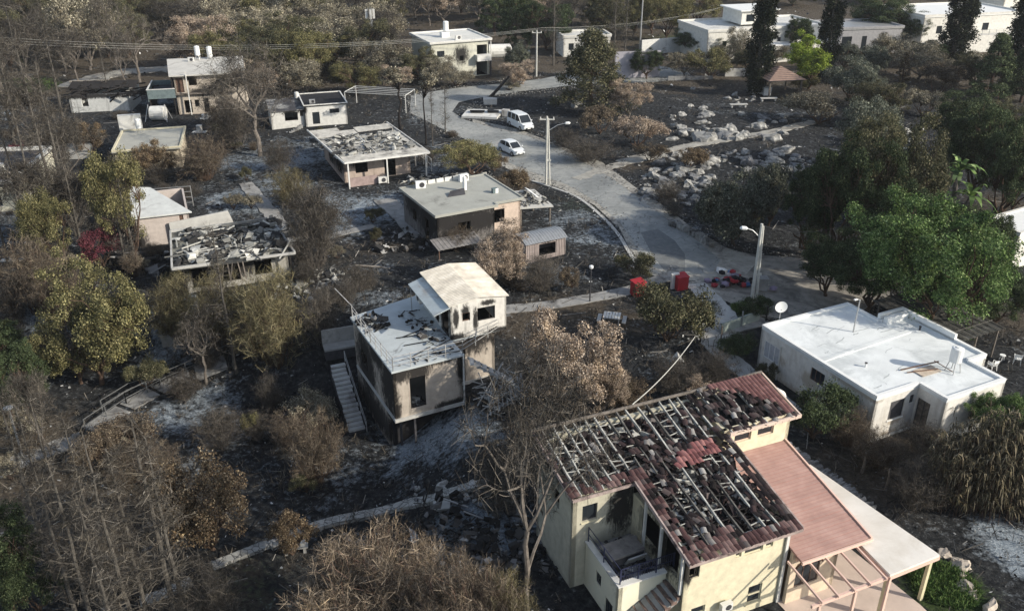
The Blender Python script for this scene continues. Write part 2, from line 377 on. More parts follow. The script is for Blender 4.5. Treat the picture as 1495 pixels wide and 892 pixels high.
def drape(name,px_pts,off,m,label=None,step=1.6,world=False,kind='structure',edge=None):
    pts=px_pts if world else [Pg(*q) for q in px_pts]
    bm=bmesh.new(); vs=[bm.verts.new((p[0],p[1],0)) for p in pts]; f=bm.faces.new(vs); bm.normal_update()
    if f.normal.z<0: bmesh.ops.reverse_faces(bm,faces=[f])
    bmesh.ops.triangulate(bm,faces=bm.faces[:])
    xs=[p[0] for p in pts]; ys=[p[1] for p in pts]
    for ax,(a,c) in enumerate(((min(xs),max(xs)),(min(ys),max(ys)))):
        q=a+step
        while q<c:
            co=(q,0,0) if ax==0 else (0,q,0); no=(1,0,0) if ax==0 else (0,1,0)
            bmesh.ops.bisect_plane(bm,geom=bm.verts[:]+bm.edges[:]+bm.faces[:],plane_co=co,plane_no=no); q+=step
    for q in bm.verts: q.co.z=g(q.co.x,q.co.y)+off
    me=bpy.data.meshes.new(name); bm.to_mesh(me); bm.free(); me.materials.append(m if not isinstance(m,str) else M[m])
    o=bpy.data.objects.new(name,me); COL.objects.link(o)
    if kind: o['kind']=kind
    if label: o['label']=label
    return o
def smooth_line(P_,n=8,jit=0):
    P_=[np.array(p[:2],float) for p in P_]; Q=[2*P_[0]-P_[1]]+P_+[2*P_[-1]-P_[-2]]; out=[]
    for i in range(1,len(Q)-2):
        for k in range(n):
            t=k/n; out.append(.5*((2*Q[i])+(-Q[i-1]+Q[i+1])*t+(2*Q[i-1]-5*Q[i]+4*Q[i+1]-Q[i+2])*t*t+(-Q[i-1]+3*Q[i]-3*Q[i+1]+Q[i+2])*t**3))
    out.append(Q[-2]); return out
def ribbon(name,px_pts,width,h,m,label=None,kind='structure',world=False,rag=0,build=True,thick=.5,gap=0):
    """path or kerb: a strip with real sides following the terrain"""
    L=smooth_line([(Pg(*q) if not world else q) for q in px_pts],8); mb=MB(); pts=[]
    for i,p in enumerate(L):
        d=L[min(i+1,len(L)-1)]-L[max(i-1,0)]; d/=np.linalg.norm(d)+1e-9; nn=np.array([-d[1],d[0]])
        w=width/2*(1+random.uniform(-rag,rag)); w2=width/2*(1+random.uniform(-rag,rag))
        a=p+nn*w; c=p-nn*w2; z=g(*p)
        pts.append([(a[0],a[1],g(*a)+h),(c[0],c[1],g(*c)+h),(c[0],c[1],g(*c)-thick),(a[0],a[1],g(*a)-thick)])
    V_=[q for r_ in pts for q in r_]; F_=[]
    for i in range(len(pts)-1):
        if gap and i%gap==gap-1: continue
        for j in range(4): F_.append((i*4+j,i*4+(j+1)%4,i*4+4+(j+1)%4,i*4+4+j))
    F_+= [(0,1,2,3),tuple((len(pts)-1)*4+j for j in (3,2,1,0))]
    mb.add(V_,F_)
    o=mb.build(name,m); 
    if kind: o['kind']=kind
    if label: o['label']=label
    return o
# asphalt: worn grey with dust
m,t,b=mat('worn_asphalt'); v=coords(t)
a1=noise(t,v,.16,6,.65,.5); a2=noise(t,v,1.8,7,.7); a3=noise(t,v,14,4,.7)
c1=ramp(t,a1,[(.35,(.20,.215,.21)),(.5,(.28,.295,.285)),(.66,(.38,.39,.365))])
c2=mix(t,ramp(t,a2,[(.45,0.0),(.75,.55)]),c1,(.10,.105,.11)); c2=mix(t,ramp(t,a2,[(.2,.5),(.42,0.0)]),c2,(.36,.36,.33))
c2=mix(t,.18,c2,ramp(t,a3,[(.3,.08),(.7,.32)]))
vo=N(t,'ShaderNodeTexVoronoi',feature='DISTANCE_TO_EDGE'); vo.inputs['Scale'].default_value=.35; dv=N(t,'ShaderNodeVectorMath',operation='ADD'); nz_=N(t,'ShaderNodeTexNoise'); nz_.inputs['Scale'].default_value=1.2; t.links.new(v,nz_.inputs['Vector']); t.links.new(v,dv.inputs[0]); t.links.new(nz_.outputs['Color'],dv.inputs[1]); t.links.new(dv.outputs[0],vo.inputs['Vector'])
c2=mix(t,ramp(t,vo.outputs['Distance'],[(.0,.65),(.018,0.0)]),c2,(.07,.075,.075)); c2=mix(t,ramp(t,noise(t,v,.5,7,.7,1.5),[(.5,0.0),(.66,.28)]),c2,(.38,.38,.35))
t.links.new(c2,b.inputs['Base Color']); b.inputs['Roughness'].default_value=.9; b.inputs['Specular IOR Level'].default_value=.2; bump(t,b,a3,.3,.02); M['asphalt']=m
M['road_dark']=plain('dark_road_grey',(.14,.15,.152),.9,.25,2.5,dirt=(.2,.2,.19),dirt_amt=.2)
M['dust']=plain('dusty_gravel',(.27,.255,.225),.95,.3,1.2,dirt=(.12,.115,.105),dirt_amt=.55,bmp=.5)
M['trail']=plain('pale_dirt',(.33,.32,.285),.95,.25,1.0,dirt=(.14,.13,.12),dirt_amt=.4,bmp=.5)
drape('gravel_lot',[(1000,330),(1050,362),(1100,372),(1160,376),(1235,392),(1290,408),(1300,430),(1240,470),(1180,470),(1110,462),(1060,440),(1010,420),(985,400),(990,370)],.022,'dust','brown gravel clearing beside the lamp post')
drape('dust_verge',[(690,175),(760,190),(830,218),(880,238),(925,272),(975,305),(1010,333),(1060,362),(1110,378),(1090,400),(1050,428),(1000,420),(952,402),(928,382),(905,335),(868,300),(820,276),(770,262),(728,240),(690,215)],.026,'trail','pale dusty verge of the village road')
drape('road',[(598,165),(640,186),(690,209),(730,233),(790,257),(828,270),(872,296),(905,326),(924,352),(936,378),(968,399),(1003,402),(1040,398),(1052,380),(1030,362),(1000,338),(960,310),(930,288),(895,262),(862,243),(835,226),(806,213),(770,199),(720,187),(680,176),(660,164),(670,150),(720,140),(760,134),(830,126),(880,122),(960,120),(1010,112),(1000,102),(960,97),(900,98),(850,106),(790,116),(740,122),(690,126),(640,133),(600,140)],.036,'asphalt','worn grey village road curving past the burnt houses')
drape('dark_road_patch',[(935,340),(960,335),(985,352),(1000,372),(1000,398),(970,396),(952,372)],.042,'road_dark','darker patch on the road near its end')  # darker grey sheet laid just above the road surface
ribbon('kerb',[(757,258),(800,272),(842,288),(876,314),(902,342),(918,368),(930,386)],.34,.06,'concrete_l','pale kerb along the lower road edge')
ribbon('path',[(700,458),(742,452),(800,446),(860,436),(920,424),(965,408),(992,402)],1.35,.07,'concrete','concrete footpath running up to the road end',rag=.06)
ribbon('path',[(1015,415),(1040,440),(1062,468),(1052,490),(1030,496)],1.8,.075,'concrete_l','short pale footpath bending below the red bins',rag=.08)
ribbon('path',[(1022,480),(1050,512),(1090,545),(1125,575),(1165,610)],1.6,.07,'concrete_l','footpath running beside the white flat roofed house',rag=.06)
ribbon('path',[(1048,486),(1080,478),(1118,468)],1.2,.078,'concrete','pale green slab path to the white house',rag=.04)
ribbon('path',[(130,628),(180,598),(220,575),(262,556),(330,528)],1.5,.08,'concrete','shaded concrete footpath below the hillside railing',rag=.1,gap=9)
ribbon('path',[(0,690),(40,668),(90,650),(120,640)],1.6,.07,'concrete','brownish footpath by the globe lamp',rag=.15)
ribbon('dirt_trail',[(905,238),(950,226),(1005,214),(1060,204),(1120,194),(1190,178)],1.6,.08,'trail','pale dirt trail between the boulder fields',rag=.3)
ribbon('dirt_trail',[(840,262),(880,248),(930,235),(972,226)],1.5,.06,'trail','short dirt trail climbing from the road',rag=.35)
ribbon('path',[(358,268),(378,292),(400,318),(412,340)],1.6,.08,'concrete','ashy footpath behind the rubble roofed house',rag=.15)
ribbon('path',[(560,292),(590,318),(612,345)],2.2,.1,'concrete','concrete walkway left of the grey burnt house',rag=.05)
ribbon('path',[(415,352),(480,345),(545,330)],1.0,.08,'concrete','narrow ashy footpath between the burnt gardens',rag=.15)
ribbon('dirt_trail',[(100,128),(170,108),(230,102),(320,100),(420,96)],5,.1,'trail','far dirt track beyond the two storey house',rag=.2)
# low stone edging along the lower path
def stonewall(name,px_pts,w,h,label,mt='concrete_l',st=.42):
    L=smooth_line([Pg(*q) for q in px_pts],14); mb=MB(); acc=0
    for i in range(len(L)-1):
        a=L[i]; d=L[i+1]-a; l=np.linalg.norm(d); k=max(1,int(l/st))
        for j in range(k):
            p=a+d*(j+.5)/k; yaw=math.atan2(d[1],d[0])+random.uniform(-.12,.12)
            q=random.uniform(-.22,.22)*w; mb.obox((p[0]-q*math.sin(yaw),p[1]+q*math.cos(yaw),g(*p)+h/2-.1),(l/k*random.uniform(.85,1.1),w*random.uniform(.65,1.1),h*random.uniform(.8,1.15)),rotm(random.uniform(-.06,.06),random.uniform(-.08,.08),yaw+random.uniform(-.12,.12)),.06)
    return tag(mb.build(name,mt),label,'stone wall')
def lowwall(px,w,h,label,mt='edging_stone'):
    o=ribbon('stone_edging',px,w,h,mt,kind=None,rag=.10); tag(o,label,'stone wall'); return o
m,t,b=mat('edging_stone'); v=coords(t); vo=N(t,'ShaderNodeTexVoronoi',feature='DISTANCE_TO_EDGE'); vo.inputs['Scale'].default_value=2.2; t.links.new(v,vo.inputs['Vector'])
c_=ramp(t,noise(t,v,1.7,6,.7),[(.3,(.16,.16,.15)),(.5,(.32,.32,.30)),(.7,(.48,.47,.44))]); c_=mix(t,ramp(t,vo.outputs['Distance'],[(.0,1.0),(.06,0.0)]),c_,(.05,.05,.048)); t.links.new(c_,b.inputs['Base Color']); b.inputs['Roughness'].default_value=.95; bump(t,b,vo.outputs['Distance'],.8,.1); M['edging_stone']=m
lowwall([(395,800),(430,782),(460,771),(520,756),(580,742),(640,728),(700,710),(742,698)],.62,.24,'long low pale stone edging crossing the charred garden')
lowwall([(310,828),(350,812),(392,796)],.6,.2,'short broken stone edging left of the rusty shrub')
lowwall([(205,880),(240,868),(280,850)],.6,.2,'stone edging among bare saplings at the bottom left')
stonewall('retaining_wall',[(978,328),(1000,338),(1022,350),(1040,362)],.6,.7,'broken stone retaining wall under the olive tree','stone')
stonewall('garden_wall',[(1145,655),(1185,685),(1225,712),(1268,748)],.7,.5,'rubble garden wall behind the white flat pergola','ashstone')

# ------------------------------------------------------------ exclusion test (so litter stays off roofs)
EXC=[]
def excl(O,yaw,x0,x1,y0,y1): EXC.append((O[0],O[1],math.cos(R(yaw)),math.sin(R(yaw)),x0,x1,y0,y1))
def free(x,y):
    for ox,oy,c,s,x0,x1,y0,y1 in EXC:
        a=(x-ox)*c+(y-oy)*s; b_=-(x-ox)*s+(y-oy)*c
        if x0<a<x1 and y0<b_<y1: return False
    return True
_road=[np.array(Pg(*q)[:2]) for q in [(598,165),(690,215),(790,262),(872,300),(905,330),(936,385),(1003,410),(1060,440),(1110,462),(1240,470),(1300,420),(1160,376),(1060,362),(1000,330),(930,282),(862,238),(770,195),(680,172),(720,140),(1010,112),(1000,100),(850,104),(600,138)]]
def inpoly(x,y,poly):
    r=False; j=len(poly)-1
    for i in range(len(poly)):
        xi,yi=poly[i]; xj,yj=poly[j]
        if (yi>y)!=(yj>y) and x<(xj-xi)*(y-yi)/(yj-yi)+xi: r=not r
        j=i
    return r
# ============================================================ BUILDINGS
def opening(parent,p0,p1,h,style='glass',name='window',fm='white_dirty',mull=1,inset=.06,sill=None,label=None,pm='glass'):
    p0=np.array(p0,float); p1=np.array(p1,float); L=np.linalg.norm(p1-p0); d=(p1-p0)/L; n=np.array([d[1],-d[0]])  # outward
    u0,u1,v0,v1=h
    def pt(u,v,o): q=p0+d*u+n*o; return (q[0],q[1],v)
    def bar(mb,ua,va,ub,vb,w_,o,dp):
        mb.add([pt(ua,va,o),pt(ub,va,o),pt(ub,vb,o),pt(ua,vb,o),pt(ua,va,o-dp),pt(ub,va,o-dp),pt(ub,vb,o-dp),pt(ua,vb,o-dp)],
               [(0,1,2,3),(7,6,5,4),(0,4,5,1),(1,5,6,2),(2,6,7,3),(3,7,4,0)])
    mb=MB(); w_=.055; e=.004
    o=-inset
    bar(mb,u0+e,v0+e,u0+w_,v1-e,0,o,.06); bar(mb,u1-w_,v0+e,u1-e,v1-e,0,o,.06)
    bar(mb,u0+w_,v0+e,u1-w_,v0+w_,0,o,.06); bar(mb,u0+w_,v1-w_,u1-w_,v1-e,0,o,.06)
    for k in range(mull):
        um=u0+(u1-u0)*(k+1)/(mull+1)
        if style!='burnt': bar(mb,um-.022,v0+w_,um+.022,v1-w_,0,o,.055)
    if style=='burnt' and random.random()<.5:
        um=u0+(u1-u0)*.7; bar(mb,um-.02,v0+w_,um+.02,v1-w_,0,o-.02,.03)
    f=mb.build(name,'char' if style=='burnt' and fm=='white_dirty' else fm,parent)
    if label: f['label']=label
    if style in('glass','shutter','door'):
        mb=MB()
        if style=='shutter':
            k=int((v1-v0)/.07)
            for i in range(k):
                va=v0+w_+(v1-v0-2*w_)*i/k; mb.add([pt(u0+w_,va,o-.01),pt(u1-w_,va,o-.01),pt(u1-w_,va+.05,o-.035),pt(u0+w_,va+.05,o-.035)],[(0,1,2,3)])
            bar(mb,u0+w_,v0+w_,u1-w_,v1-w_,0,o-.04,.01)
            mb.build('shutter',pm,f)
        else:
            bar(mb,u0+w_,v0+w_,u1-w_,v1-w_,0,o-.02,.012)
            mb.build('pane' if style=='glass' else 'door_leaf',pm,f)
    if sill:
        mb=MB(); bar(mb,u0-.06,v0-.07,u1+.06,v0-.005,0,.06,.16); mb.build('sill',sill,f)
    return f
def shell(parent,L,D,H,m,F_=(),Rt=(),B=(),Lf=(),z0=-.5,t=.2,x=0,y=0,name='wall',floor=True):
    """four walls with real openings; F_/Rt/B/Lf are lists of (u0,u1,v0,v1,style,...)"""
    mb=MB(); c=[(x,y),(x+L,y),(x+L,y+D),(x,y+D)]
    sides=[(c[0],c[1],F_),(c[1],c[2],Rt),(c[2],c[3],B),(c[3],c[0],Lf)]
    for a,b_,hs in sides: mb.wall(a,b_,z0,H,t,[h[:4] for h in hs])
    w_=mb.build(name,m,parent)
    for a,b_,hs in sides:
        for h in hs:
            if len(h)>4 and h[4]:
                kw=h[5] if len(h)>5 else {}
                opening(parent,a,b_,h[:4],h[4],**kw)
    if floor:
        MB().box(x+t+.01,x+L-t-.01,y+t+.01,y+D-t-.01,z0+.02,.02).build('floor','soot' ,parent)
    return w_
def LF(D,u0,u1,*r): return (D-u1,D-u0)+r      # left-wall hole given as distance from the front corner
def flatroof(parent,poly,z,t=.18,ph=.22,pw=.18,m='concrete',pm=None,over=0):
    MB().prism(poly,z,z+t).build('roof',m,parent)
    if ph>0:
        mb=MB(); n=len(poly)
        cx=sum(p[0] for p in poly)/n; 
        for i in range(n):
            a=np.array(poly[i],float); b_=np.array(poly[(i+1)%n],float); d=(b_-a)/np.linalg.norm(b_-a); ni=np.array([-d[1],d[0]])
            pa=np.array(poly[i-1],float); da=(a-pa)/np.linalg.norm(a-pa); conv=da[0]*d[1]-da[1]*d[0]>0
            nb=np.array(poly[(i+2)%n],float); db=(nb-b_)/np.linalg.norm(nb-b_); convb=d[0]*db[1]-d[1]*db[0]>0
            a2=a-d*.03 +ni*0; b2=b_-d*(pw if convb else -0.0)
            if conv: a2=a+d*0.0
            q=[a2-ni*.03,b2-ni*.03,b2+ni*pw,a2+ni*pw]
            mb.add([(p[0],p[1],z+t+.002) for p in q]+[(p[0],p[1],z+t+ph) for p in q],[(3,2,1,0),(4,5,6,7),(0,1,5,4),(1,2,6,5),(2,3,7,6),(3,0,4,7)])
        mb.build('parapet',pm or m,parent)
def ac_unit(parent_or_none,loc,yaw,label=None,group=None,s=1.0,m='white_dirty'):
    t_=thing('air_conditioner',label,'air conditioner',loc,yaw,group) 
    MB().box(-.42*s,.42*s,-.16*s,.16*s,0,.6*s).build('casing',m,t_)
    mb=MB(); mb.tube([(0.1*s,-.165*s,.3*s),(.1*s,-.185*s,.3*s)],.22*s,16); f=mb.build('fan_grille','dark',t_)
    mb=MB(); mb.box(-.4*s,-.34*s,-.15*s,.15*s,-.08*s,0); mb.box(.34*s,.4*s,-.15*s,.15*s,-.08*s,0); mb.build('foot','metal',t_)
    return t_
def water_tank(loc,yaw,label,h=1.0,r=.32,legs=.7,group=None,m='white_dirty'):
    t_=thing('water_tank',label,'water tank',loc,yaw,group)
    MB().tube([(0,0,legs),(0,0,legs+h*.95),(0,0,legs+h)],[r,r,r*.8],18).build('tank',m,t_)
    MB().tube([(0,0,legs+h),(0,0,legs+h+.05)],r*.35,10).build('lid',m,t_)
    if legs>.1:
        for a in range(4):
            an=a*math.pi/2+.78; MB().bar((r*.8*math.cos(an),r*.8*math.sin(an),legs),(r*1.25*math.cos(an),r*1.25*math.sin(an),0),.045).build('leg','metal',t_)
    return t_
def railing(parent,pts,h=1.0,post=.045,rails=3,m='metal',sp=1.2,bal=0,top=True,name='railing'):
    mb=MB()
    for i in range(len(pts)-1):
        a=np.array(pts[i],float); b_=np.array(pts[i+1],float); L=np.linalg.norm((b_-a)[:2]); k=max(1,round(L/sp))
        for j in range(k+1):
            p=a+(b_-a)*j/k; mb.bar(p,p+[0,0,h],post)
        for r_ in range(rails):
            z=h*(r_+1)/rails-(0.02 if r_==rails-1 else 0); mb.bar(a+[0,0,z],b_+[0,0,z],post*.7)
        if bal:
            for j in range(int(L/bal)):
                p=a+(b_-a)*(j+.5)/int(L/bal); mb.bar(p+[0,0,h/rails*.3],p+[0,0,h],.018)
    return mb.build(name,m,parent)
def P3(O,yaw,x,y,z=0):
    c,s=math.cos(R(yaw)),math.sin(R(yaw)); return Vector((O[0]+x*c-y*s,O[1]+x*s+y*c,z))

# ---------------------------------------------------- 1. front house with the burnt tile roof
O1=P(832,858,0); Y1=23
H1=thing('burnt_roof_house','cream two storey house in the foreground with a burnt open rafter roof','house',O1,Y1); excl(O1,Y1,-.3,15.5,-8,6.5)
S1=.205; Z1=5.72
roofz=lambda y:Z1+S1*y
mb=MB(); LW=5.8
# left wing
fw=burnt_wall('wing_render',(.45,.43,.34),[(2.6,0,4.2,.9,1,1.9),(0,2,6,1.0,3,1.2)],.22,streak=.3)
mb.wall((0,0),(3.2,0),-.6,5.62,.22,[(.50,1.28,3.84,4.78),(2.25,2.6,5.05,5.45)])
mb.wall((0,3.9),(0,0),-.6,5.62,.22,[(1.6,2.5,3.7,4.7)])
mb.wall((8.85,3.9),(0,3.9),-.6,6.3,.22)
mb.build('wing_wall',fw,H1)
opening(H1,(0,0),(3.2,0),(.50,1.28,3.84,4.78),'glass',fm='dark',mull=0,inset=.1,sill='cream')
# main block: front wall and sides
mwall=burnt_wall('cream_render_wall',(.62,.575,.42),[(3.3,-4.55,3.9,.5,.6,1.2),(3.2,-2.6,3.6,.5,2.0,1.6)],.3,streak=.12)
mb=MB(); FH=[(5.82,6.13,3.62,4.12),(6.3,7.3,3.58,4.14),(7.45,7.85,3.62,4.16),(6.85,7.62,.45,1.52),(3.75,4.5,.45,1.4),(.12,.72,3.0,4.35)]
FHl=[(a-3.2,b-3.2,c,d) for a,b,c,d in FH[:5]]+[(.1,.75,3.25,4.45)]
mb.wall((3.2,-4.55),(8.62,-4.55),-2.2,4.72,.22,FHl)
mb.wall((3.2,0),(3.2,-4.55),-2.2,4.72,.22,[(.6,2.3,2.9,4.5),(2.7,4.0,2.9,4.6)])
mb.wall((8.62,-4.55),(8.62,1.0),-2.2,4.72,.22)
mb.build('main_wall',mwall,H1)
for h in FHl[:5]:
    opening(H1,(3.2,-4.55),(8.62,-4.55),h,'glass',fm='cream',mull=0,inset=.07,sill='cream' if h[2]<1 else None)
mb=MB(); mb.box(5.62,6.25,0,0,0,0) if False else None
# mid rail of the lower sash windows
for a in (6.85,3.75):
    mb=MB(); mb.box(a+.06,a+.71,-4.52,-4.46,.94,.985); mb.build('sash_bar','cream',H1)
opening(H1,(3.2,-4.55),(8.62,-4.55),FHl[5],'burnt',fm='white_dirty')
MB().box(3.45,3.95,-4.42,-4.38,3.75,4.3).build('curtain','white',H1)
MB().box(8.55,8.70,-4.66,-4.56,-2,4.6).build('drainpipe','white_dirty',H1)
MB().prism([(3.22,-4.33),(8.4,-4.33),(8.4,3.6),(3.22,3.6)],2.55,2.7).build('upper_floor','soot',H1)
MB().prism([(.24,.24),(3.1,.24),(3.1,3.6),(.24,3.6)],2.55,2.7).build('upper_floor','soot',H1)
# upper right block and its wall with two windows
uw=burnt_wall('bright_cream_wall',(.64,.585,.43),[],.05,streak=.15)
mb=MB(); UH=[(.68,1.7,5.12,5.72),(2.1,3.1,5.12,5.74)]
mb.wall((8.85,1.0),(12.95,1.0),-.6,6.08,.2,UH); mb.wall((12.95,1.0),(12.95,3.9),-.6,6.08,.2); mb.wall((12.95,3.9),(8.85,3.9),-.6,6.45,.2); mb.wall((8.85,3.9),(8.85,1.0),4.6,6.08,.2); mb.build('upper_wall',uw,H1)
for h in UH: opening(H1,(8.85,1.0),(12.95,1.0),h,'glass',fm='pink',mull=0,inset=.09)
# sloping ceilings seen through the rafters, covered in ash and fallen tiles
def plane_slab(x0,x1,y0,y1,dz,t_,name,m):
    q=[(x0,y0,roofz(y0)+dz),(x1,y0,roofz(y0)+dz),(x1,y1,roofz(y1)+dz),(x0,y1,roofz(y1)+dz)]
    return MB().slab4(q,t_).build(name,m,H1)
ceil=plain('ash_covered_ceiling',(.045,.047,.046),.95,.6,1.5,dirt=(.20,.20,.17),dirt_amt=.45,bmp=.6)
plane_slab(.1,8.5,.1,4.0,-.62,.08,'ceiling',ceil); plane_slab(3.3,8.5,-4.4,.1,-.55,.08,'ceiling','soot')
plane_slab(8.9,12.8,1.1,3.95,-.15,.06,'ceiling','soot')
mb=MB()
def zz(dz): return lambda x,y:roofz(y)+dz
chunks(mb,900,.2,8.4,.2,3.9,zz(-.6),.08,.55,.5); chunks(mb,520,3.4,8.3,-4.2,.2,zz(-.45),.1,.4,.7)
mb.build('fallen_debris','chunks',H1,kind='stuff')
mb=MB(); chunks(mb,900,.2,8.4,.9,3.9,zz(-.5),.1,.4,.7); chunks(mb,900,3.4,8.3,-4.2,.9,zz(-.45),.1,.4,.7); mb.build('charred_debris','tile_burnt',H1,kind='stuff')
# rafters: each one a part
def rafter(x,y0,y1,warp=.03,up=0):
    k=7; ys=np.linspace(y0,y1,k); sag=random.uniform(0,.14); drift=random.uniform(-.08,.08); pts=[(x+random.uniform(-warp,warp)+drift*(y-y0)/(y1-y0),y,roofz(y)-.02+up-sag*math.sin(math.pi*(y-y0)/(y1-y0))+random.uniform(-.02,.02)) for y in ys]
    mb=MB()
    brk=random.randint(2,5) if (random.random()<.3 and y1-y0>5) else -1
    for i in range(k-1):
        if i==brk: mb.build('rafter','rafter_dark',H1); mb=MB(); continue
        mb.bar(pts[i],pts[i+1],random.uniform(.055,.08),.15)
    mb.build('rafter',random.choice(('rafter','rafter','rafter_dark')),H1)
xr=list(np.arange(.25,2.9,.58))
for x in xr: rafter(x,-.25+random.uniform(0,.1),3.95)
for x in np.arange(3.15,8.8,.60): rafter(x,-4.95+random.uniform(0,.3),3.95,.045)
for x in np.arange(9.2,12.9,.7): rafter(x,.8,3.95,.03,.14)
# battens: visible as small cross bars; grouped by strip between rafters (one strip is one part)
mb=MB(); mb2=MB()
def keepb(x,y):
    return random.random()<(.50 if y<1.9 else .32)
for y in np.arange(-4.7,3.9,.31):
    xs=[x for x in ([-.05]+xr if y>-.1 else [])]+list(np.arange(3.15,8.9,.6))
    for i in range(len(xs)-1):
        if xs[i+1]-xs[i]>.9 and y<-.1: continue
        if not keepb(xs[i],y): continue
        za=roofz(y)-.02+random.uniform(-.10,.0); zb=roofz(y)-.02+random.uniform(-.16,.0)
        (mb if random.random()<(.6 if y>1.5 else .3) else mb2).bar((xs[i],y+random.uniform(-.08,.08),za),(xs[i+1],y+random.uniform(-.14,.14),zb),random.uniform(.025,.05),.03)
mb.build('battens','rafter',H1,kind='stuff',label='thin ash grey battens between the rafters'); mb2.build('battens','char',H1,kind='stuff',label='thin charred battens between the rafters')
# tiles
tb,tr,te=MB(),MB(),MB()
def tile(mb,x,y,w_=.29,l=.40,jit=.03,dz=.0,tilt=.1):
    a=random.uniform(-jit,jit)*3; z=roofz(y)+.045+dz
    k=4; vs=[]
    for yy,zo in ((-l/2,0.0),(l/2,-.035)):
        for i in range(k+1):
            u=i/k; vs.append([(u-.5)*w_,yy,math.sin(u*math.pi)*.055+zo])
    vs=np.array(vs); vs=vs@rotm(random.uniform(-jit,jit)+math.atan(S1),random.uniform(-jit,jit),a).T
    vs+=np.array([x,y,z]); n=k+1
    mb.add(vs,[(i,i+1,n+i+1,n+i) for i in range(k)])
rn=np.random.RandomState(11)
lo=rn.rand(14,14)
def nz(x,y):
    a=x/1.1+3; b_=y/1.1+6; i,j=int(a)%13,int(b_)%13; fa,fb=a-int(a),b_-int(b_)
    return (lo[i,j]*(1-fa)+lo[i+1,j]*fa)*(1-fb)+(lo[i,j+1]*(1-fa)+lo[i+1,j+1]*fa)*fb
wing_e,wing_b,up_b,up_e=MB(),MB(),MB(),MB()
for y in np.arange(-4.95,3.95,.30):
    for x in np.arange(-.15,9.0,.235):
        if x<2.95 and y<-.3: continue
        if x<2.95:
            if y<.2:
                if random.random()<.8: tile(wing_e,x,y,jit=.06)
            elif (x<.15 or nz(x,y)<.12) and random.random()<.3: tile(wing_b,x,y,jit=.1)
            continue
        left=x-3.0; eave=y+4.95; right=8.9-x
        if left<.45+.3*nz(x,y) and y<.4 or eave<.45+.8*nz(x,y)*(x<6.0):
            if random.random()<.85: tile(te if random.random()<.7 else tb,x,y,jit=.06)
        elif 5.4<x<8.0 and -.55+.25*(x-5)*.9<y<.35+.25*(x-5)*.9 and random.random()<.8: tile(tr,x,y,jit=.1,dz=.02)
        elif right<.5 and random.random()<.75: tile(tb,x,y,jit=.1)
        else:
            p=.05 if y>2.0 and x<7.2 else .40
            if y>2 and x>=7.2: p=.62
            if y<-.8: p=.50
            if nz(x,y)<p*1.1 and random.random()<.85: tile(tb,x,y,jit=.2,dz=random.uniform(-.2,.02))
for y in np.arange(.85,4.0,.30):
    for x in np.arange(9.0,13.2,.235):
        dark=(x-9)<.5+(4.0-y)*1.25+.9*nz(x,y) and x<12.6
        if dark or y<1.1:
            if random.random()<.5: tile(up_b,x,y,jit=.14,dz=.14)
        else: tile(up_e,x,y,jit=.012,dz=.2)
tb.build('burnt_tiles','tile_burnt',H1,kind='stuff'); tr.build('red_tiles','tile_red',H1); te.build('eave_tiles','tile_eave',H1)
wing_e.build('eave_tiles','tile_eave',H1); wing_b.build('burnt_tiles','tile_burnt',H1,kind='stuff'); up_b.build('burnt_tiles','tile_burnt',H1,kind='stuff'); up_e.build('upper_tiles','tile_upper',H1)
# verge and fascia boards
mb=MB()
mb.bar((-.2,-.3,roofz(-.3)-.12),(-.2,4.0,roofz(4)-.12),.07,.2); mb.bar((-.2,-.32,roofz(-.32)-.13),(3.0,-.32,roofz(-.32)-.13),.06,.16)
mb.bar((3.0,-.3,roofz(-.3)-.04),(3.0,-5.02,roofz(-5.02)-.04),.08,.2); mb.bar((2.98,-5.05,roofz(-5.05)-.1),(8.98,-5.05,roofz(-5.05)-.1),.07,.18)
mb.bar((8.98,-5.02,roofz(-5.02)-.06),(8.98,.9,roofz(.9)-.06),.07,.18)
mb.build('fascia',plain('weathered_fascia',(.33,.27,.25),.8,.3,2,dirt=(.06,.04,.04),dirt_amt=.5),H1)
mb=MB(); mb.bar((9.0,.72,roofz(.72)+.12),(13.35,.72,roofz(.72)+.12),.09,.2); mb.bar((13.3,.7,roofz(.7)+.14),(13.3,4.05,roofz(4.05)+.14),.09,.16)
for x in np.arange(9.2,13.3,.42): mb.box(x,x+.12,.66,.99,roofz(.8)+.0,roofz(.8)+.1)
mb.build('eave_board',plain('pale_pink_eave',(.56,.45,.38),.8,.1,2),H1)
MB().tube([(-.2,4.05,roofz(4.05)+.05),(9,4.05,roofz(4.05)+.05),(13.3,4.05,roofz(4.05)+.22)],.09,8).build('ridge','bark_grey',H1)
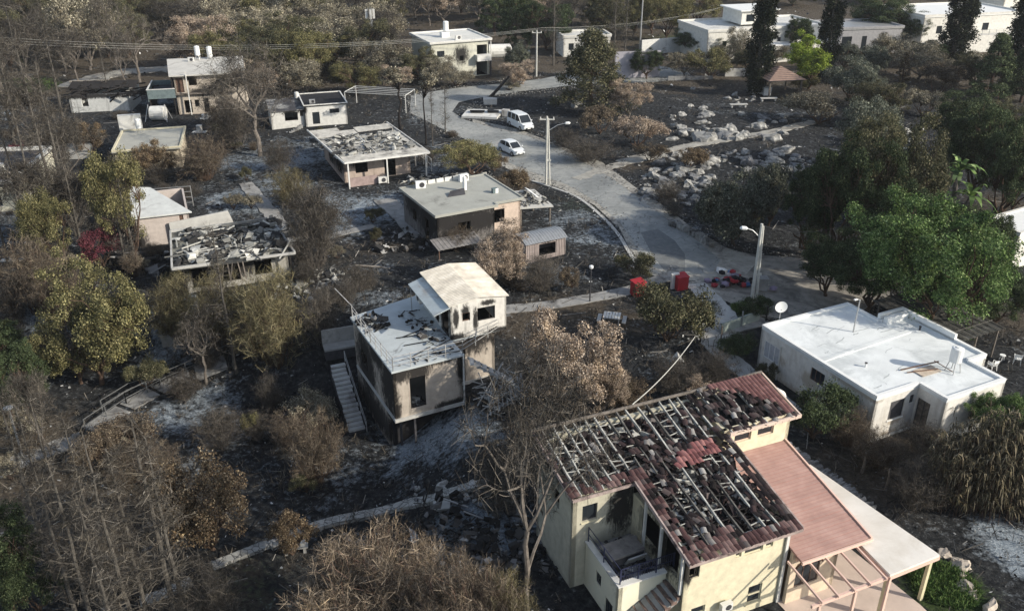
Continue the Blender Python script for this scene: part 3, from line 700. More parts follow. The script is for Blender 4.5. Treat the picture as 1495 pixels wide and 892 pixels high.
# lower salmon roof
m,t,b=mat('salmon_tile_roof'); v=coords(t); wv=N(t,'ShaderNodeTexWave',wave_type='BANDS',bands_direction='Y'); wv.inputs['Scale'].default_value=1.6; wv.inputs['Distortion'].default_value=.6; wv.inputs['Detail'].default_value=3
t.links.new(v,wv.inputs[0]); nn=noise(t,v,1.2,6,.6)
cc=mix(t,ramp(t,wv.outputs['Fac'],[(.0,.30),(.2,0.0)]),ramp(t,nn,[(.25,(.29,.185,.16)),(.5,(.37,.235,.20)),(.7,(.43,.29,.25))]),(.26,.10,.085)); t.links.new(cc,b.inputs['Base Color']); b.inputs['Roughness'].default_value=.85; b.inputs['Specular IOR Level'].default_value=.2
M['salmon']=m
S2=.205; z2=lambda y:4.45+S2*(y-1.0)
mb=MB(); ys=np.arange(-5.45,.95,.29); 
for i,y in enumerate(ys):   # lapped courses
    y2=min(y+.30,.98); zA=z2(y)+.026+random.uniform(-.004,.004); zB=z2(y2)+.012
    mb.add([(8.8,y,zA),(12.75,y,zA),(12.75,y2,zB),(8.8,y2,zB),(8.8,y,zA-.04),(12.75,y,zA-.04)],[(0,1,2,3),(4,5,1,0)])
mb.slab4([(8.8,-5.42,z2(-5.42)),(12.75,-5.42,z2(-5.42)),(12.75,.98,z2(.98)),(8.8,.98,z2(.98))],.1)
mb.build('lower_roof',M['salmon'],H1)
mb=MB(); mb.bar((12.82,-5.5,z2(-5.5)-.0),(12.82,1.05,z2(1.05)),.09,.2); mb.bar((8.8,-5.53,z2(-5.53)-.06),(12.88,-5.53,z2(-5.53)-.06),.09,.16); mb.build('lower_eave_board','pink',H1)
# walls below the salmon roof with the arched window
lw=burnt_wall('peach_render',(.60,.50,.38),[],.05,streak=.15)
mb=MB(); AH=(.35,1.75,.9,2.35)
mb.wall((8.84,-4.9),(11.6,-4.9),-1,3.1,.2,[AH]); mb.wall((11.6,-4.9),(11.6,1.0),-1,3.1,.2); mb.build('lower_wall',lw,H1)
opening(H1,(8.84,-4.9),(11.6,-4.9),AH,'glass',fm='rust',mull=2,inset=.05)
mb=MB(); mb.tube([(8.84+1.05+ .78*math.cos(a),-4.93,2.05+.42*math.sin(a)) for a in np.linspace(0,math.pi,12)],.05,6); mb.build('window_arch','rust',H1)
# terrace block in front of the wing, railing and outside stair
mb=MB(); tw=plain('terrace_render',(.68,.66,.52),.85,.06,.8,dirt=(.35,.33,.27),dirt_amt=.1)
TL=[(.9,1.5,.9,1.75),(2.0,2.9,.1,1.5)]
mb.wall((.75,-.02),(.75,-3.2),-2.2,2.62,.2,[(1.1,1.6,1.15,1.85),(2.05,2.75,-.05,1.1)]); mb.wall((.75,-3.2),(3.18,-3.2),-2.2,2.62,.2); mb.build('terrace_wall',tw,H1)
opening(H1,(.75,-.02),(.75,-3.2),(1.1,1.6,1.15,1.85),'glass',fm='dark',mull=0); opening(H1,(.75,-.02),(.75,-3.2),(2.05,2.75,-.05,1.1),'glass',fm='dark',mull=1)
MB().box(.97,3.18,-2.98,-.02,2.2,2.34).build('terrace_floor','concrete',H1)
mb=MB(); mb.box(.68,.98,-3.27,-.02,2.623,2.70); mb.box(.98,3.18,-3.27,-2.97,2.623,2.70); mb.build('coping','white_dirty',H1)
railing(H1,[(.83,-3.12,2.7),(3.6,-3.12,2.7)],.85,.05,2,'blue_metal',1.0,.12); railing(H1,[(.83,-.1,2.7),(.83,-3.12,2.7)],.85,.045,2,'blue_metal',1.3)
MB().box(3.18,3.2,-3.1,-.1,2.3,2.34) 
mb=MB(); 
for i in range(12):
    x=3.0-i*.3; z=2.25-i*.2; 
    for j in range(3): mb.box(x,x+.31,-4.45+j*.41,-4.06+j*.41,z-.16,z,.012)
mb.build('outside_stair',plain('tiled_steps',(.17,.12,.10),.8,.5,3,dirt=(.04,.03,.03),dirt_amt=.5),H1)
MB().slab4([(-.4,-4.42,.02),(3.3,-4.42,2.32),(3.3,-3.25,2.32),(-.4,-3.25,.02)],.25).build('stair_slab','concrete',H1)
MB().prism([(3.2,-4.5),(3.9,-4.5),(3.9,-3.0),(3.2,-3.0)],2.28,2.4).build('stair_landing','concrete',H1)
ac=ac_unit(None,P3(O1,Y1,5.45,-4.82,.95),Y1,'small air conditioner bracketed to the cream wall of the foreground house',s=.7)
# sooty passage under the catslide
for x,y in ((3.15,-1.2),(3.15,-2.6),(3.12,-4.4)): MB().bar((x,y,2.4),(x,y,roofz(y)-.2),.12).build('veranda_post','white_dirty',H1)
mb=MB(); chunks(mb,120,1.0,3.1,-2.9,-.1,lambda x,y:2.34,.08,.35,.6); mb.build('terrace_debris','darkchunks',H1,kind='stuff')
# table-like burnt cover standing on the terrace
t_=thing('garden_sofa','burnt boxy grey cabinet standing on the cream house terrace','cabinet',P3(O1,Y1,1.95,-1.45,2.345),Y1+2)
mb=MB(); mb.box(-.95,.85,-.5,.55,.62,.72,.02); mb.build('top',plain('ash_grey_sheet',(.21,.20,.19),.8,.3,2,dirt=(.05,.04,.04),dirt_amt=.4),t_)
mb=MB(); mb.box(-.9,.8,-.46,-.40,0,.62,.02); mb.box(-.9,-.84,-.39,.5,0,.62,.01); mb.build('side_panel','dark',t_)
mb=MB(); mb.obox((.28,-.62,.42),(1.0,.07,.62),rotm(.5,0,0)); mb.build('front_panel','metal',t_)
t_.name='charred_cabinet'; t_['category']='cabinet'

# patio and pergola, flat white roof on posts
PAT=drape('patio',[P3(O1,Y1,8.6,-9.5),P3(O1,Y1,14.6,-9.5),P3(O1,Y1,14.7,-7.45),P3(O1,Y1,14.2,-1.0),P3(O1,Y1,8.6,-1.0)],.03,plain('pale_patio_tiles',(.52,.43,.37),.85,.1,.8,dirt=(.4,.34,.29),dirt_amt=.2),'pale pinkish paved patio',world=True)
PG=thing('pergola','pale pink open pergola frame over the patio','pergola',O1,Y1)
mb=MB(); mb.bar((7.9,-7.35,2.50),(12.4,-7.35,2.62),.12,.16); mb.build('front_beam','pink',PG)
mb=MB(); mb.bar((8.9,-5.05,2.85),(12.4,-5.05,2.85),.08,.14); mb.build('wall_beam','pink',PG)
for x in (8.35,9.25,10.15,11.05,11.95): MB().bar((x,-7.5,2.68),(x,-5.1,2.98),.07,.12).build('rafter','pink',PG)
for x in (8.35,10.35,12.3): MB().bar((x,-7.35,-.0),(x,-7.35,2.52),.12).build('post','pink',PG)
FR=thing('flat_canopy','large white flat canopy roof on cream posts beside the salmon roof','canopy',O1,Y1)
fr=[(12.15,-7.45),(15.2,-7.35),(14.3,.45),(12.9,.45)]
MB().prism(fr,2.72,2.84).build('canopy_roof',plain('cream_white_sheet',(.70,.67,.61),.7,.07,.5,dirt=(.58,.54,.47),dirt_amt=.4),FR)
mb=MB(); 
for i in range(4):
    a=fr[i]; b_=fr[(i+1)%4]; mb.bar((a[0],a[1],2.64),(b_[0],b_[1],2.64),.1,.15)
mb.build('frame','pink',FR)
ypost=plain('cream_post',(.60,.55,.36),.7,.1,2)
for x,y in ((12.35,-7.2),(14.95,-7.15),(14.15,-.2),(13.2,-.2)): MB().bar((x,y,-.0),(x,y,2.6),.17).build('post',ypost,FR)
MB().obox((13.35,-.15,2.93),(.16,.16,.18)).build('roof_vent','dark',FR)
# things on the patio
t_=thing('patio_chair','dark overturned metal chair on the pink patio','chair',P3(O1,Y1,11.4,-7.9,.04),40)
mb=MB(); mb.box(-.22,.22,-.22,.22,.2,.24); mb.build('seat','dark',t_); mb=MB(); mb.bar((-.2,.2,.24),(-.2,.45,.6),.03); mb.bar((.2,.2,.24),(.2,.45,.6),.03); mb.bar((-.2,.45,.6),(.2,.45,.6),.03); mb.build('backrest','dark',t_)
for a in (-1,1):
    for c in (-1,1): MB().bar((a*.2,c*.2,.2),(a*.24,c*.24,0),.025).build('leg','dark',t_)
# white water tank behind upper block (tilted barrel)
t_=water_tank(P3(O1,Y1,13.6,3.9,0),0,'big white water barrel on its side behind the foreground house roof',h=1.1,r=.52,legs=0)
t_.rotation_euler=(R(80),0,R(20)); t_.location=P3(O1,Y1,13.9,3.1,5.2)
st=thing('tank_stand','tall metal stand holding up the white barrel behind the foreground roof','stand',P3(O1,Y1,13.9,3.6,0),Y1)
for a in (-.4,.4):
    for c in (-.5,.5): MB().bar((a,c,0),(a,c,4.72),.07).build('leg','metal',st)
MB().box(-.55,.55,-.7,.7,4.68,4.76).build('platform','metal',st)
t_.location=P3(O1,Y1,13.9,4.1,5.3)

# ---------------------------------------------------- 2. white flat-roofed house
O2=P(1266,645,0); Y2=26
H2=thing('white_house','white single storey house with a whitewashed flat roof','house',O2,Y2); excl(O2,Y2,-.5,11,-2.5,10.8)
poly=[(0,0),(3.45,0),(3.7,-2.0),(8.5,-2.1),(10.2,2.3),(10.0,7.3),(7.8,7.4),(7.8,10.1),(0,10.1)]
poly=[(0,0),(3.5,0),(3.5,-2.0),(8.6,-2.0),(8.6,0.6),(10.2,0.6),(10.2,7.2),(7.8,7.2),(7.8,10.1),(0,10.1)]
mb=MB(); n=len(poly)
HO={0:[(1.35,2.55,1.15,2.45),(2.95,3.3,1.9,2.5)],1:[(.15,1.05,.4,2.3)],9:[(.45,1.95,1.05,2.3),(4.85,6.05,1.6,2.5),(7.7,8.9,1.6,2.4)]}
for i in range(n): mb.wall(poly[i],poly[(i+1)%n],-.5,2.95,.2,HO.get(i,[]))
mb.build('wall',burnt_wall('stained_white_wall',(.63,.62,.58),[(1.5,-.1,-.1,3,.8,.5),(-.1,4,-.1,.8,6,.55),(-.1,8.6,1.5,.8,1.3,.5),(-.1,5.3,1.4,.8,1.0,.6),(-.1,1.5,2.9,.8,3,.3),(1.9,0,1.05,.9,1,.35),(3.6,-1,.2,1,1.5,.7)],.42,soot=(.40,.36,.30),streak=.55),H2)
opening(H2,poly[0],poly[1],HO[0][0],'shutter',fm='dark',mull=0,pm='dark',sill='white'); opening(H2,poly[0],poly[1],HO[0][1],'shutter',fm='dark',mull=0,pm='dark')
opening(H2,poly[1],poly[2],HO[1][0],'door',name='door',fm='dark',mull=1,pm='bark_grey')
for h in HO[9][:1]: opening(H2,poly[9],poly[0],h,'glass',fm='white',mull=2,inset=.02,pm=plain('whitish_blinds',(.4,.42,.45),.6,.2,4))
for h in HO[9][1:]: opening(H2,poly[9],poly[0],h,'glass',fm='rust',mull=2)
flatroof(H2,poly,2.95,.15,.16,.22,'whitewash','white')
mb=MB(); mb.slab4([(.15,4.6,3.16),(3.0,4.8,3.2),(3.0,5.0,3.2),(.15,4.8,3.16)],.05); mb.bar((.2,4.75,3.1),(8.5,5.2,3.1),.35,.12); mb.build('roof_ridge','whitewash',H2)
seam=plain('grey_roof_seam',(.42,.45,.45),.8,.3,3)
mb=MB(); rr_=random.Random(4)
for k in range(26):
    x=rr_.uniform(.5,7.4); y=rr_.uniform(.6,9.4); a=rr_.choice((0,0,1.57,.3)); l=rr_.uniform(.3,1.3); p=[(x+l*f*math.cos(a)+rr_.uniform(-.05,.05),y+l*f*math.sin(a)+rr_.uniform(-.07,.07)) for f in (0,.3,.6,1)]; w_=rr_.uniform(.015,.06)
    for i in range(3): mb.add([(p[i][0],p[i][1]-w_,3.106),(p[i+1][0],p[i+1][1]-w_*.6,3.106),(p[i+1][0],p[i+1][1]+w_,3.106),(p[i][0],p[i][1]+w_*.7,3.106)],[(0,1,2,3)])
mb.build('roof_cracks',seam,H2,kind='stuff',label='dark hairline cracks and stains on the whitewashed roof')
mb=MB(); mb.bar((0.02,0,2.93),(0.02,10.1,2.93),.05,.03); mb.bar((0,-.02,2.93),(3.5,-.02,2.93),.05,.03); mb.build('roof_drip_edge','white_dirty',H2)
mb=MB(); mb.box(-.12,10.2,-.0,.0,0,0) if 0 else mb.box(-.05,3.45,-.14,-.02,-.05,.12); mb.build('plinth','white_dirty',H2)
MB().bar((-.06,8.05,.0),(-.06,8.05,2.6),.07).build('drainpipe','white_dirty',H2)
mb=MB(); mb.box(7.9,9.9,6.6,6.95,3.1,3.55); mb.box(9.0,9.9,3.0,3.2,3.1,3.5) if 0 else None; mb.build('raised_parapet','white',H2)
mb=MB(); mb.box(7.83,10.18,7.2,7.42,3.12,3.6); mb.box(9.98,10.2,2.9,7.2,3.12,3.6); mb.build('high_parapet','white',H2)
water_tank(P3(O2,Y2,6.6,.2,3.11),Y2,'white cylindrical water tank on thin legs on the white house roof',h=.95,r=.36,legs=.75,m='white')
t_=thing('solar_panel_frame','rusty collapsed solar frame lying on the white roof beside the tank','frame',P3(O2,Y2,5.3,1.0,3.12),Y2)
mb=MB(); mb.bar((-1.5,.7,.04),(1.0,.05,.35),.1,.04); mb.bar((-1.4,.3,.04),(.6,-.3,.1),.07,.04); mb.bar((.9,.3,.3),(1.2,-.9,.05),.04); mb.build('bars',plain('rusty_bar',(.16,.10,.07),.9,.4,4),t_)
mb=MB(); mb.obox((-.1,-.1,.03),(1.6,.8,.02),None,.02); mb.build('plate',plain('rust_stained_plate',(.5,.42,.33),.9,.2,3),t_)
t_=thing('roof_mast','slim metal street lamp mast rising by the white roof','mast',P3(O2,Y2,5.0,6.8,3.1),Y2)
MB().tube([(0,0,0),(0.05,0,2.4),(-.25,0,2.5)],[.05,.045,.04],8).build('pole','metal',t_); MB().obox((-.35,0,2.5),(.25,.12,.07)).build('lamp_head','white',t_)
t_=thing('satellite_dish','round white satellite dish on a bracket at the white roof edge','satellite dish',P3(O2,Y2,1.6,10.25,3.1),0)
MB().tube([(0,0,0),(0,0,.75),(.05,-.05,.9)],.035,8).build('bracket','metal',t_)
mb=MB(); vs=[];k=20
for ri,r_ in enumerate((0.02,.2,.33,.42)):
    for i in range(k): vs.append((r_*math.cos(i*2*math.pi/k),-.35*r_*r_-.02,r_*math.sin(i*2*math.pi/k)+1.1))
fs=[(a*k+i,a*k+(i+1)%k,(a+1)*k+(i+1)%k,(a+1)*k+i) for a in range(3) for i in range(k)]+[tuple(range(k))]
mb.add(vs,fs); mb.add([(x,y+.025,z) for x,y,z in vs],[f[::-1] for f in fs]); mb.build('dish','white',t_)
for i,(x,y) in enumerate(((2.2,3.0),(9.2,5.0))):
    t_=thing('roof_pipe',('small white vent pipe near the left edge of the whitewashed roof','small dark vent by the right parapet of the whitewashed roof')[i],'vent pipe',P3(O2,Y2,x,y,3.11)); MB().cyl((0,0,0),.06,.25,10).build('pipe',('white','dark')[i],t_); MB().cyl((0,0,.25),.09,.05,10).build('cap',('dark','dark')[i],t_)
# dark shade shed right of it
O3=P3(O2,Y2,10.9,3.6,0); H3=thing('shade_shed','dark lean-to shade of netting and poles behind the white house','shed',O3,Y2); excl(O3,Y2,0,6,0,8)
for x,y,h in ((.2,.2,2.2),(2.6,.1,2.2),(4.9,.2,2.3),(.2,6.5,2.4),(2.6,6.6,2.4),(4.9,6.5,2.5)): MB().bar((x,y,0),(x,y,h),.1).build('post','bark_grey',H3)
netm=plain('dusty_shade_net',(.055,.055,.05),.95,.4,2.5,dirt=(.14,.14,.13),dirt_amt=.4)
MB().slab4([(0,0,2.3),(5.1,0,2.35),(5.1,7,2.55),(0,7,2.5)],.03).build('shade_net',netm,H3)
mb=MB()
for x in np.arange(.1,5.2,.62): mb.bar((x,-.2,2.4),(x+random.uniform(-.2,.2),7.1,2.63),.06,.05)
for y in (1,3.2,5.6): mb.bar((-.1,y,2.45),(5.2,y,2.5),.05)
mb.build('roof_poles',bark('weathered_pole',(.10,.095,.085)),H3)
def plastic_chair(loc,yaw,label,group=None):
    t_=thing('plastic_chair',label,'chair',loc,yaw,group)
    MB().obox((0,0,.43),(.46,.44,.035)).build('seat','white',t_)
    mb=MB(); mb.bar((-.2,.2,.43),(-.22,.3,.85),.04); mb.bar((.2,.2,.43),(.22,.3,.85),.04); mb.obox((0,.28,.75),(.44,.03,.18)); 
    for x in (-.1,0,.1): mb.bar((x,.22,.43),(x,.28,.7),.03)
    mb.build('backrest','white',t_)
    for a in (-1,1): 
        mb=MB(); mb.bar((a*.23,-.2,.43),(a*.25,-.2,.64),.03); mb.bar((a*.25,-.22,.64),(a*.23,.26,.66),.045,.03); mb.build('armrest','white',t_)
        for c in (-1,1): MB().bar((a*.19,c*.18,.42),(a*.24,c*.23,0),.035).build('leg','white',t_)
    return t_
plastic_chair(P(1447,540,0),200,'white plastic chair standing under the dark shade shed'); plastic_chair(P(1484,531,0),150,'white plastic armchair at the right edge in front of the shed')
t_=thing('plastic_stool','small white round stool between the two plastic chairs','stool',P(1462,526,0)); MB().cyl((0,0,.4),.2,.04,14).build('seat','white',t_)
for a in range(3): MB().bar((.1*math.cos(a*2.1),.1*math.sin(a*2.1),.4),(.17*math.cos(a*2.1),.17*math.sin(a*2.1),0),.04).build('leg','white',t_)

# ---------------------------------------------------- 3. middle house: terrace storey on posts with a trailer on top
O4=P(578,612,0); Y4=27
H4=thing('terrace_house','burnt house with an ashy railed roof terrace standing on thin posts','house',O4,Y4); excl(O4,Y4,-.3,8.8,-.5,12)
w4=burnt_wall('soot_and_shade_plaster',(.42,.375,.32),[(.4,-.1,3.3,1.1,2.5,1.0),(1.6,-.1,3.1,1.2,.8,1.0),(3.2,0,3.6,2.4,1,.55),(4.6,0,2.6,.5,1,1.5),(.1,0,.6,.45,1,.8),(3.9,0,.1,1.6,1,.35),(6,2.2,3.0,2.6,1,1.3),(-.1,1.0,1.8,.6,2.0,3.4),(-.1,5.6,1.0,.7,2.6,4),(-.1,3.2,3.0,.5,2.5,1.2),(-.1,4,-1.8,.6,6,1.6)],.22,streak=.6)  # left wall spots paint its deep shade into the colour; front spots are soot
mb=MB(); DH=(1.05,2.1,.45,2.7)
mb.wall((0,0),(4.62,0),0,3.42,.2,[DH]); mb.wall((4.62,0),(4.62,2.2),0,3.42,.2); mb.wall((0,7.9),(0,0),0,3.42,.2,[(1.4,2.6,.7,1.9)]); mb.wall((0,7.9),(0,1.5),-3.4,-.23,.2)
mb.wall((4.62,2.2),(8.0,2.2),-1.2,3.42,.2,[(.35,1.2,0,2.6)]); mb.wall((8.0,2.2),(8.0,9.6),-1.2,3.42,.2); mb.wall((8,9.6),(0,7.9),-3,3.42,.2)
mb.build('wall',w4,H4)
opening(H4,(0,0),(4.62,0),DH,'burnt',name='door',fm='white_dirty'); opening(H4,(4.62,2.2),(8,2.2),(.35,1.2,0,2.6),'burnt',name='door')
MB().prism([(-.08,-.12),(4.72,-.12),(4.72,2.1),(7.9,2.1),(7.9,9.4),(-.08,7.7)],-.22,-.003).build('floor_slab','concrete_l',H4)
mb=MB(); mb.box(.22,.4,.22,2.0,-.0,.1) ; chunks(mb,40,.9,2.3,.25,1.2,lambda x,y:.05,.15,.5,.9); mb.build('debris','chunks',H4,kind='stuff')
MB().prism([(.2,1.2),(4.4,1.4),(7.7,2.6),(7.7,9),(.2,7.5)],-3.2,-.24).build('basement','soot',H4)  # near-black basement colour also stands in for the deep shade here
tp=[(-.12,-.15),(4.75,-.15),(4.75,1.9),(8.3,1.9),(8.3,9.9),(-.12,8.1)]
terr=plain('ashy_terrace',(.42,.46,.47),.85,.10,1.0,dirt=(.09,.09,.09),dirt_amt=.12)
MB().prism(tp,3.423,3.56).build('terrace_slab',terr,H4)
mb=MB(); chunks(mb,110,.1,1.8,5.2,7.8,lambda x,y:3.56,.06,.5,.5); chunks(mb,60,.2,4.6,.0,1.2,lambda x,y:3.56,.04,.25,.3); chunks(mb,90,3.0,4.6,1.8,7,lambda x,y:3.56,.06,.4,.4)
for k in range(8): 
    x=random.uniform(1.5,3.4); y=random.uniform(.6,4); a=random.uniform(-.5,.5); mb.bar((x,y,3.6),(x+1.6*math.cos(a),y+1.6*math.sin(a),3.6+random.uniform(0,.15)),.05)
mb.build('terrace_debris','darkchunks',H4,kind='stuff')
rl=plain('bent_steel_railing',(.36,.36,.35),.6,.4,3)
railing(H4,[(0,7.9,3.56),(-.03,4,3.56),(.02,-.05,3.56)],.95,.045,3,rl,1.1); railing(H4,[(.02,-.05,3.56),(4.68,-.05,3.56)],.95,.045,3,rl,1.15); railing(H4,[(4.68,-.05,3.56),(8.2,1.75,3.56)],.9,.045,3,rl,1.2)
MB().tube([(0,7.8,4.5),(-.6,9.6,5.2)],.03,6).build('loose_rail',rl,H4)
for x,y in ((1.28,0.1),(.6,.9),(4.4,.1),(4.5,1.6)):
    MB().bar((x,y,-3.2),(x,y,-.2),.13).build('post','dark',H4)
# thin white waste pipe by the front corner, right
MB().bar((4.7,-.08,0.1),(4.7,-.08,3.4),.09).build('downpipe','white_dirty',H4)
# outside steel stair at the right, collapsing
st=thing('steel_stair','twisted burnt steel stair at the right side of the terrace house','staircase',O4,Y4)
for s_ in (0,.95): MB().bar((4.9+s_*.0,-.3-s_,3.35),(7.3,-1.2-s_,1.7),.07,.16).build('stringer',rl,st)
for i in range(7): f=i/6; MB().obox((4.95+2.3*f,-.82-.85*f,3.3-1.6*f),(.28,.9,.04),rotm(0,.05,-.35)).build('tread',rl,st)
mb=MB()
for k in range(90):
    x=random.uniform(5.4,8.6); y=random.uniform(-3.0,-.6); z=random.uniform(0.1,1.7); a=random.uniform(0,3.1); mb.bar((x,y,z),(x+.9*math.cos(a),y+.9*math.sin(a),z+random.uniform(-.5,.5)),.05)
for k in range(9): mb.bar((5.4+.3*k,-2.6,.2+.1*k),(5.9+.3*k,-1.1,.9+.1*k),.06)
mb.bar((5,-1.4,.3),(7.6,.1,2.1),.07); mb.bar((5,-2.5,.1),(8,-2.1,1.0),.07); mb.build('tangled_steel',rl,st,kind='stuff')
def steps(name,label,pa,pb,w_,n_,m,rise=.0,railm=None,side=1):
    a=np.array(pa,float); b_=np.array(pb,float); d=(b_-a); L=np.linalg.norm(d[:2]); yaw=math.atan2(d[1],d[0])
    t_=thing(name,label,'steps',tuple(a),math.degrees(yaw))
    mb=MB()
    for i in range(n_):
        z=d[2]*(i+.5)/n_; mb.box(L*i/n_,L*(i+.94)/n_,-w_/2+random.uniform(-.05,.05),w_/2+random.uniform(-.05,.05),z-.14,z+.02,.012)
    mb.build('treads',m,t_)
    MB().slab4([(0,-w_/2,-.1),(L,-w_/2,d[2]-.1),(L,w_/2,d[2]-.1),(0,w_/2,-.1)],.9).build('stair_base','dark',t_)
    if railm: railing(t_,[(0,side*w_/2*1.1,0),(L*.5,side*w_/2*1.1,d[2]*.5),(L*1.05,side*w_/2*1.1,d[2]*1.05)],.85,.045,2,railm,1.4)
    return t_
pa=P(492,530,-.2); pb=P(522,628,-2.75)
steps('garden_steps','long concrete garden steps with a handrail left of the terrace house',pa,pb,1.05,15,'concrete_l',railm=rl,side=1)
pa=P3(O4,Y4,5.3,-.6,-.3); pb=P3(O4,Y4,5.6,-3.2,-2.4); steps('garden_steps','short burnt concrete steps right of the terrace house',pa,pb,1.0,9,'concrete_l')
t_=thing('landing_slab','concrete landing with screen wall behind the garden steps','landing',P(474,512,0),20)
MB().box(0,2.5,0,1.0,-.12,.02).build('slab','concrete',t_); MB().box(.05,2.5,.05,.95,-.9,-.125).build('slab_base','dark',t_); MB().wall((0,1.0),(2.4,1.0),.025,1.1,.12).build('screen_wall','concrete',t_)
bm_=MB(); bm_.obox((0,0,.6),(1.3,.5,1.6),rotm(.3,.55,.4),.2); o=bm_.build('boulder','ashstone'); o.location=P(688,628,-2.2); tag(o,'tall pale leaning slab of rock by the right steps of the terrace house','boulder')
bm_=MB(); bm_.add([(-.35,-.25,0),(.35,-.25,0),(.3,.25,0),(-.3,.25,0),(0,0,1.5)],[(0,3,2,1),(0,1,4),(1,2,4),(2,3,4),(3,0,4)]); o=bm_.build('stump','bark_grey'); o.location=P(566,632,-2.8); tag(o,'small pointed grey stump beneath the left corner of the terrace house','stump')
# trailer
O5=P(659,497,3.56); Y5=24
H5=thing('trailer_cabin','pale scorched cabin with a low gabled tin roof on the terrace','cabin',O5,Y5)
w5=burnt_wall('scorched_cabin_wall',(.62,.605,.56),[(1.05,0,1.9,.34,.5,.6),(1.7,0,1.2,.22,.4,.9),(.4,0,.1,1.0,.6,.42),(3.4,0,.05,1.4,.5,.32),(.35,0,1.6,.25,.3,1.0),(2.6,0,2.25,.6,.4,.25),(0,3,2.3,.5,3.5,.9),(0,1.0,.8,.5,1.2,1.8)],.28,streak=.5)
L5,D5,T5=3.9,5.6,2.55
shell(H5,L5,D5,T5,w5,F_=[(.8,1.35,1.2,1.8,'burnt',dict(fm='rust')),(1.85,3.1,1.0,1.95,'burnt',dict(fm='white_dirty'))],Lf=[LF(D5,.5,1.7,.1,2.1,'burnt'),LF(D5,2.3,3.1,.1,2.1,'burnt',dict(name='door')),LF(D5,3.9,4.8,.9,1.9,'burnt')],z0=.005,t=.12)
m,t,b=mat('tan_corrugated_roof'); v=coords(t); f1=noise(t,v,1.1,6,.65,.3)
t.links.new(ramp(t,f1,[(.3,(.42,.39,.34)),(.5,(.60,.56,.48)),(.7,(.76,.73,.66))]),b.inputs['Base Color']); b.inputs['Roughness'].default_value=.7; M['tanroof']=m
def gable_roof(parent,L,D,z,rise,over=.2,m='tanroof',corr=.2,t_=.05,axis='y'):
    """low gable with the ridge along y, corrugated sheets"""
    for sgn in (-1,1):
        mb=MB(); k=int((D+2*over)/corr); 
        for i in range(k):
            y0=-over+i*corr; y1=y0+corr
            xe=-over if sgn<0 else L+over; xm=L/2
            ze=z-.02; zr=z+rise
            for (ya,yb,dz) in ((y0,y0+corr*.75,.0),(y0+corr*.75,y1,.03)):
                q=[(xe,ya,ze+dz),(xm,ya,zr+dz),(xm,yb,zr+dz),(xe,yb,ze+dz)]
                if sgn>0: q=q[::-1]
                q=q[::-1]
                mb.slab4(q,t_)
        mb.build('roof',m,parent)
gable_roof(H5,L5,D5,T5,.28,.14)
MB().add([(0,-.002,T5-.005),(L5,-.002,T5-.005),(L5/2,-.002,T5+.26),(0,.1,T5-.005),(L5,.1,T5-.005),(L5/2,.1,T5+.26)],[(0,1,2),(5,4,3),(0,3,4,1),(1,4,5,2),(2,5,3,0)]).build('gable',w5,H5)
m_aw=plain('blue_grey_sheet',(.42,.47,.48),.6,.12,1.5,dirt=(.3,.28,.26),dirt_amt=.2)
MB().slab4([(-1.15,-.1,2.05),(-.02,-.1,2.42),(-.02,5.2,2.42),(-1.15,5.2,2.05)],.05).build('awning',m_aw,H5)
for y in (.1,5.0): MB().bar((-1.05,y,.0),(-1.05,y,2.05),.05).build('awning_post','metal',H5) if y>3 else None
t_=ac_unit(None,P3(O5,Y5,-.35,5.35,4.1),Y5-90,'white air conditioner hanging on the rear left corner of the tan roofed cabin',s=.95)

# ---------------------------------------------------- 4. grey burnt house
O6=P(640,365,0); Y6=28
H6=thing('grey_burnt_house','soot blackened house with an intact grey flat roof and rooftop air conditioners','house',O6,Y6); excl(O6,Y6,-.3,9.2,-.3,9)
w6=burnt_wall('blackened_wall',(.20,.19,.18),[(2.6,0,2.2,3.6,1,1.9),(4.6,0,2.2,2.0,1,1.5),(0,2.2,2.0,1,3.2,2.2),(0,5.8,2.6,1,2.6,1.8),(.6,0,2.6,1.8,1,1.3)],.5,streak=.8)
w6b=burnt_wall('scorched_peach_wall',(.55,.45,.37),[(6.7,1.6,2.7,.8,1,.8)],.1,streak=.3)
shell(H6,5.75,8.2,3.2,w6,F_=[(2.0,3.3,1.35,2.25,'burnt')],Lf=[LF(8.2,2.0,2.9,.1,2.2,'burnt',dict(name='door')),LF(8.2,5,6,1,2.1,'burnt')])
mb=MB(); hh_=[(.25,1.35,1.3,2.6)]
mb.wall((5.77,.6),(8.8,.6),-.5,3.2,.2,hh_); mb.wall((8.8,.6),(8.8,8.2),-.5,3.2,.2); mb.wall((8.8,8.2),(5.77,8.2),-.5,3.2,.2); mb.build('side_wall',w6b,H6)
opening(H6,(5.77,.6),(8.8,.6),hh_[0],'burnt')
rfm=plain('grey_flat_roof',(.34,.345,.31),.9,.12,.8,dirt=(.2,.2,.18),dirt_amt=.25)
flatroof(H6,[(-.3,-.3),(6.0,-.3),(6.0,.35),(9.05,.35),(9.05,8.5),(-.3,8.5)],3.2,.16,.1,.14,rfm,rfm)
ac_unit(None,P3(O6,Y6,1.6,7.6,3.37),Y6-12,'white air conditioner at the far left corner of the grey flat roof',s=1.15,m='white')
ac_unit(None,P3(O6,Y6,6.2,7.6,3.37),Y6+5,'white air conditioner at the far middle edge of the grey flat roof',s=1.15,m='white')
water_tank(P3(O6,Y6,5.0,4.8,3.37),Y6,'slim white upright cylinder in the middle of the grey flat roof',h=1.3,r=.2,legs=.12,m='white')
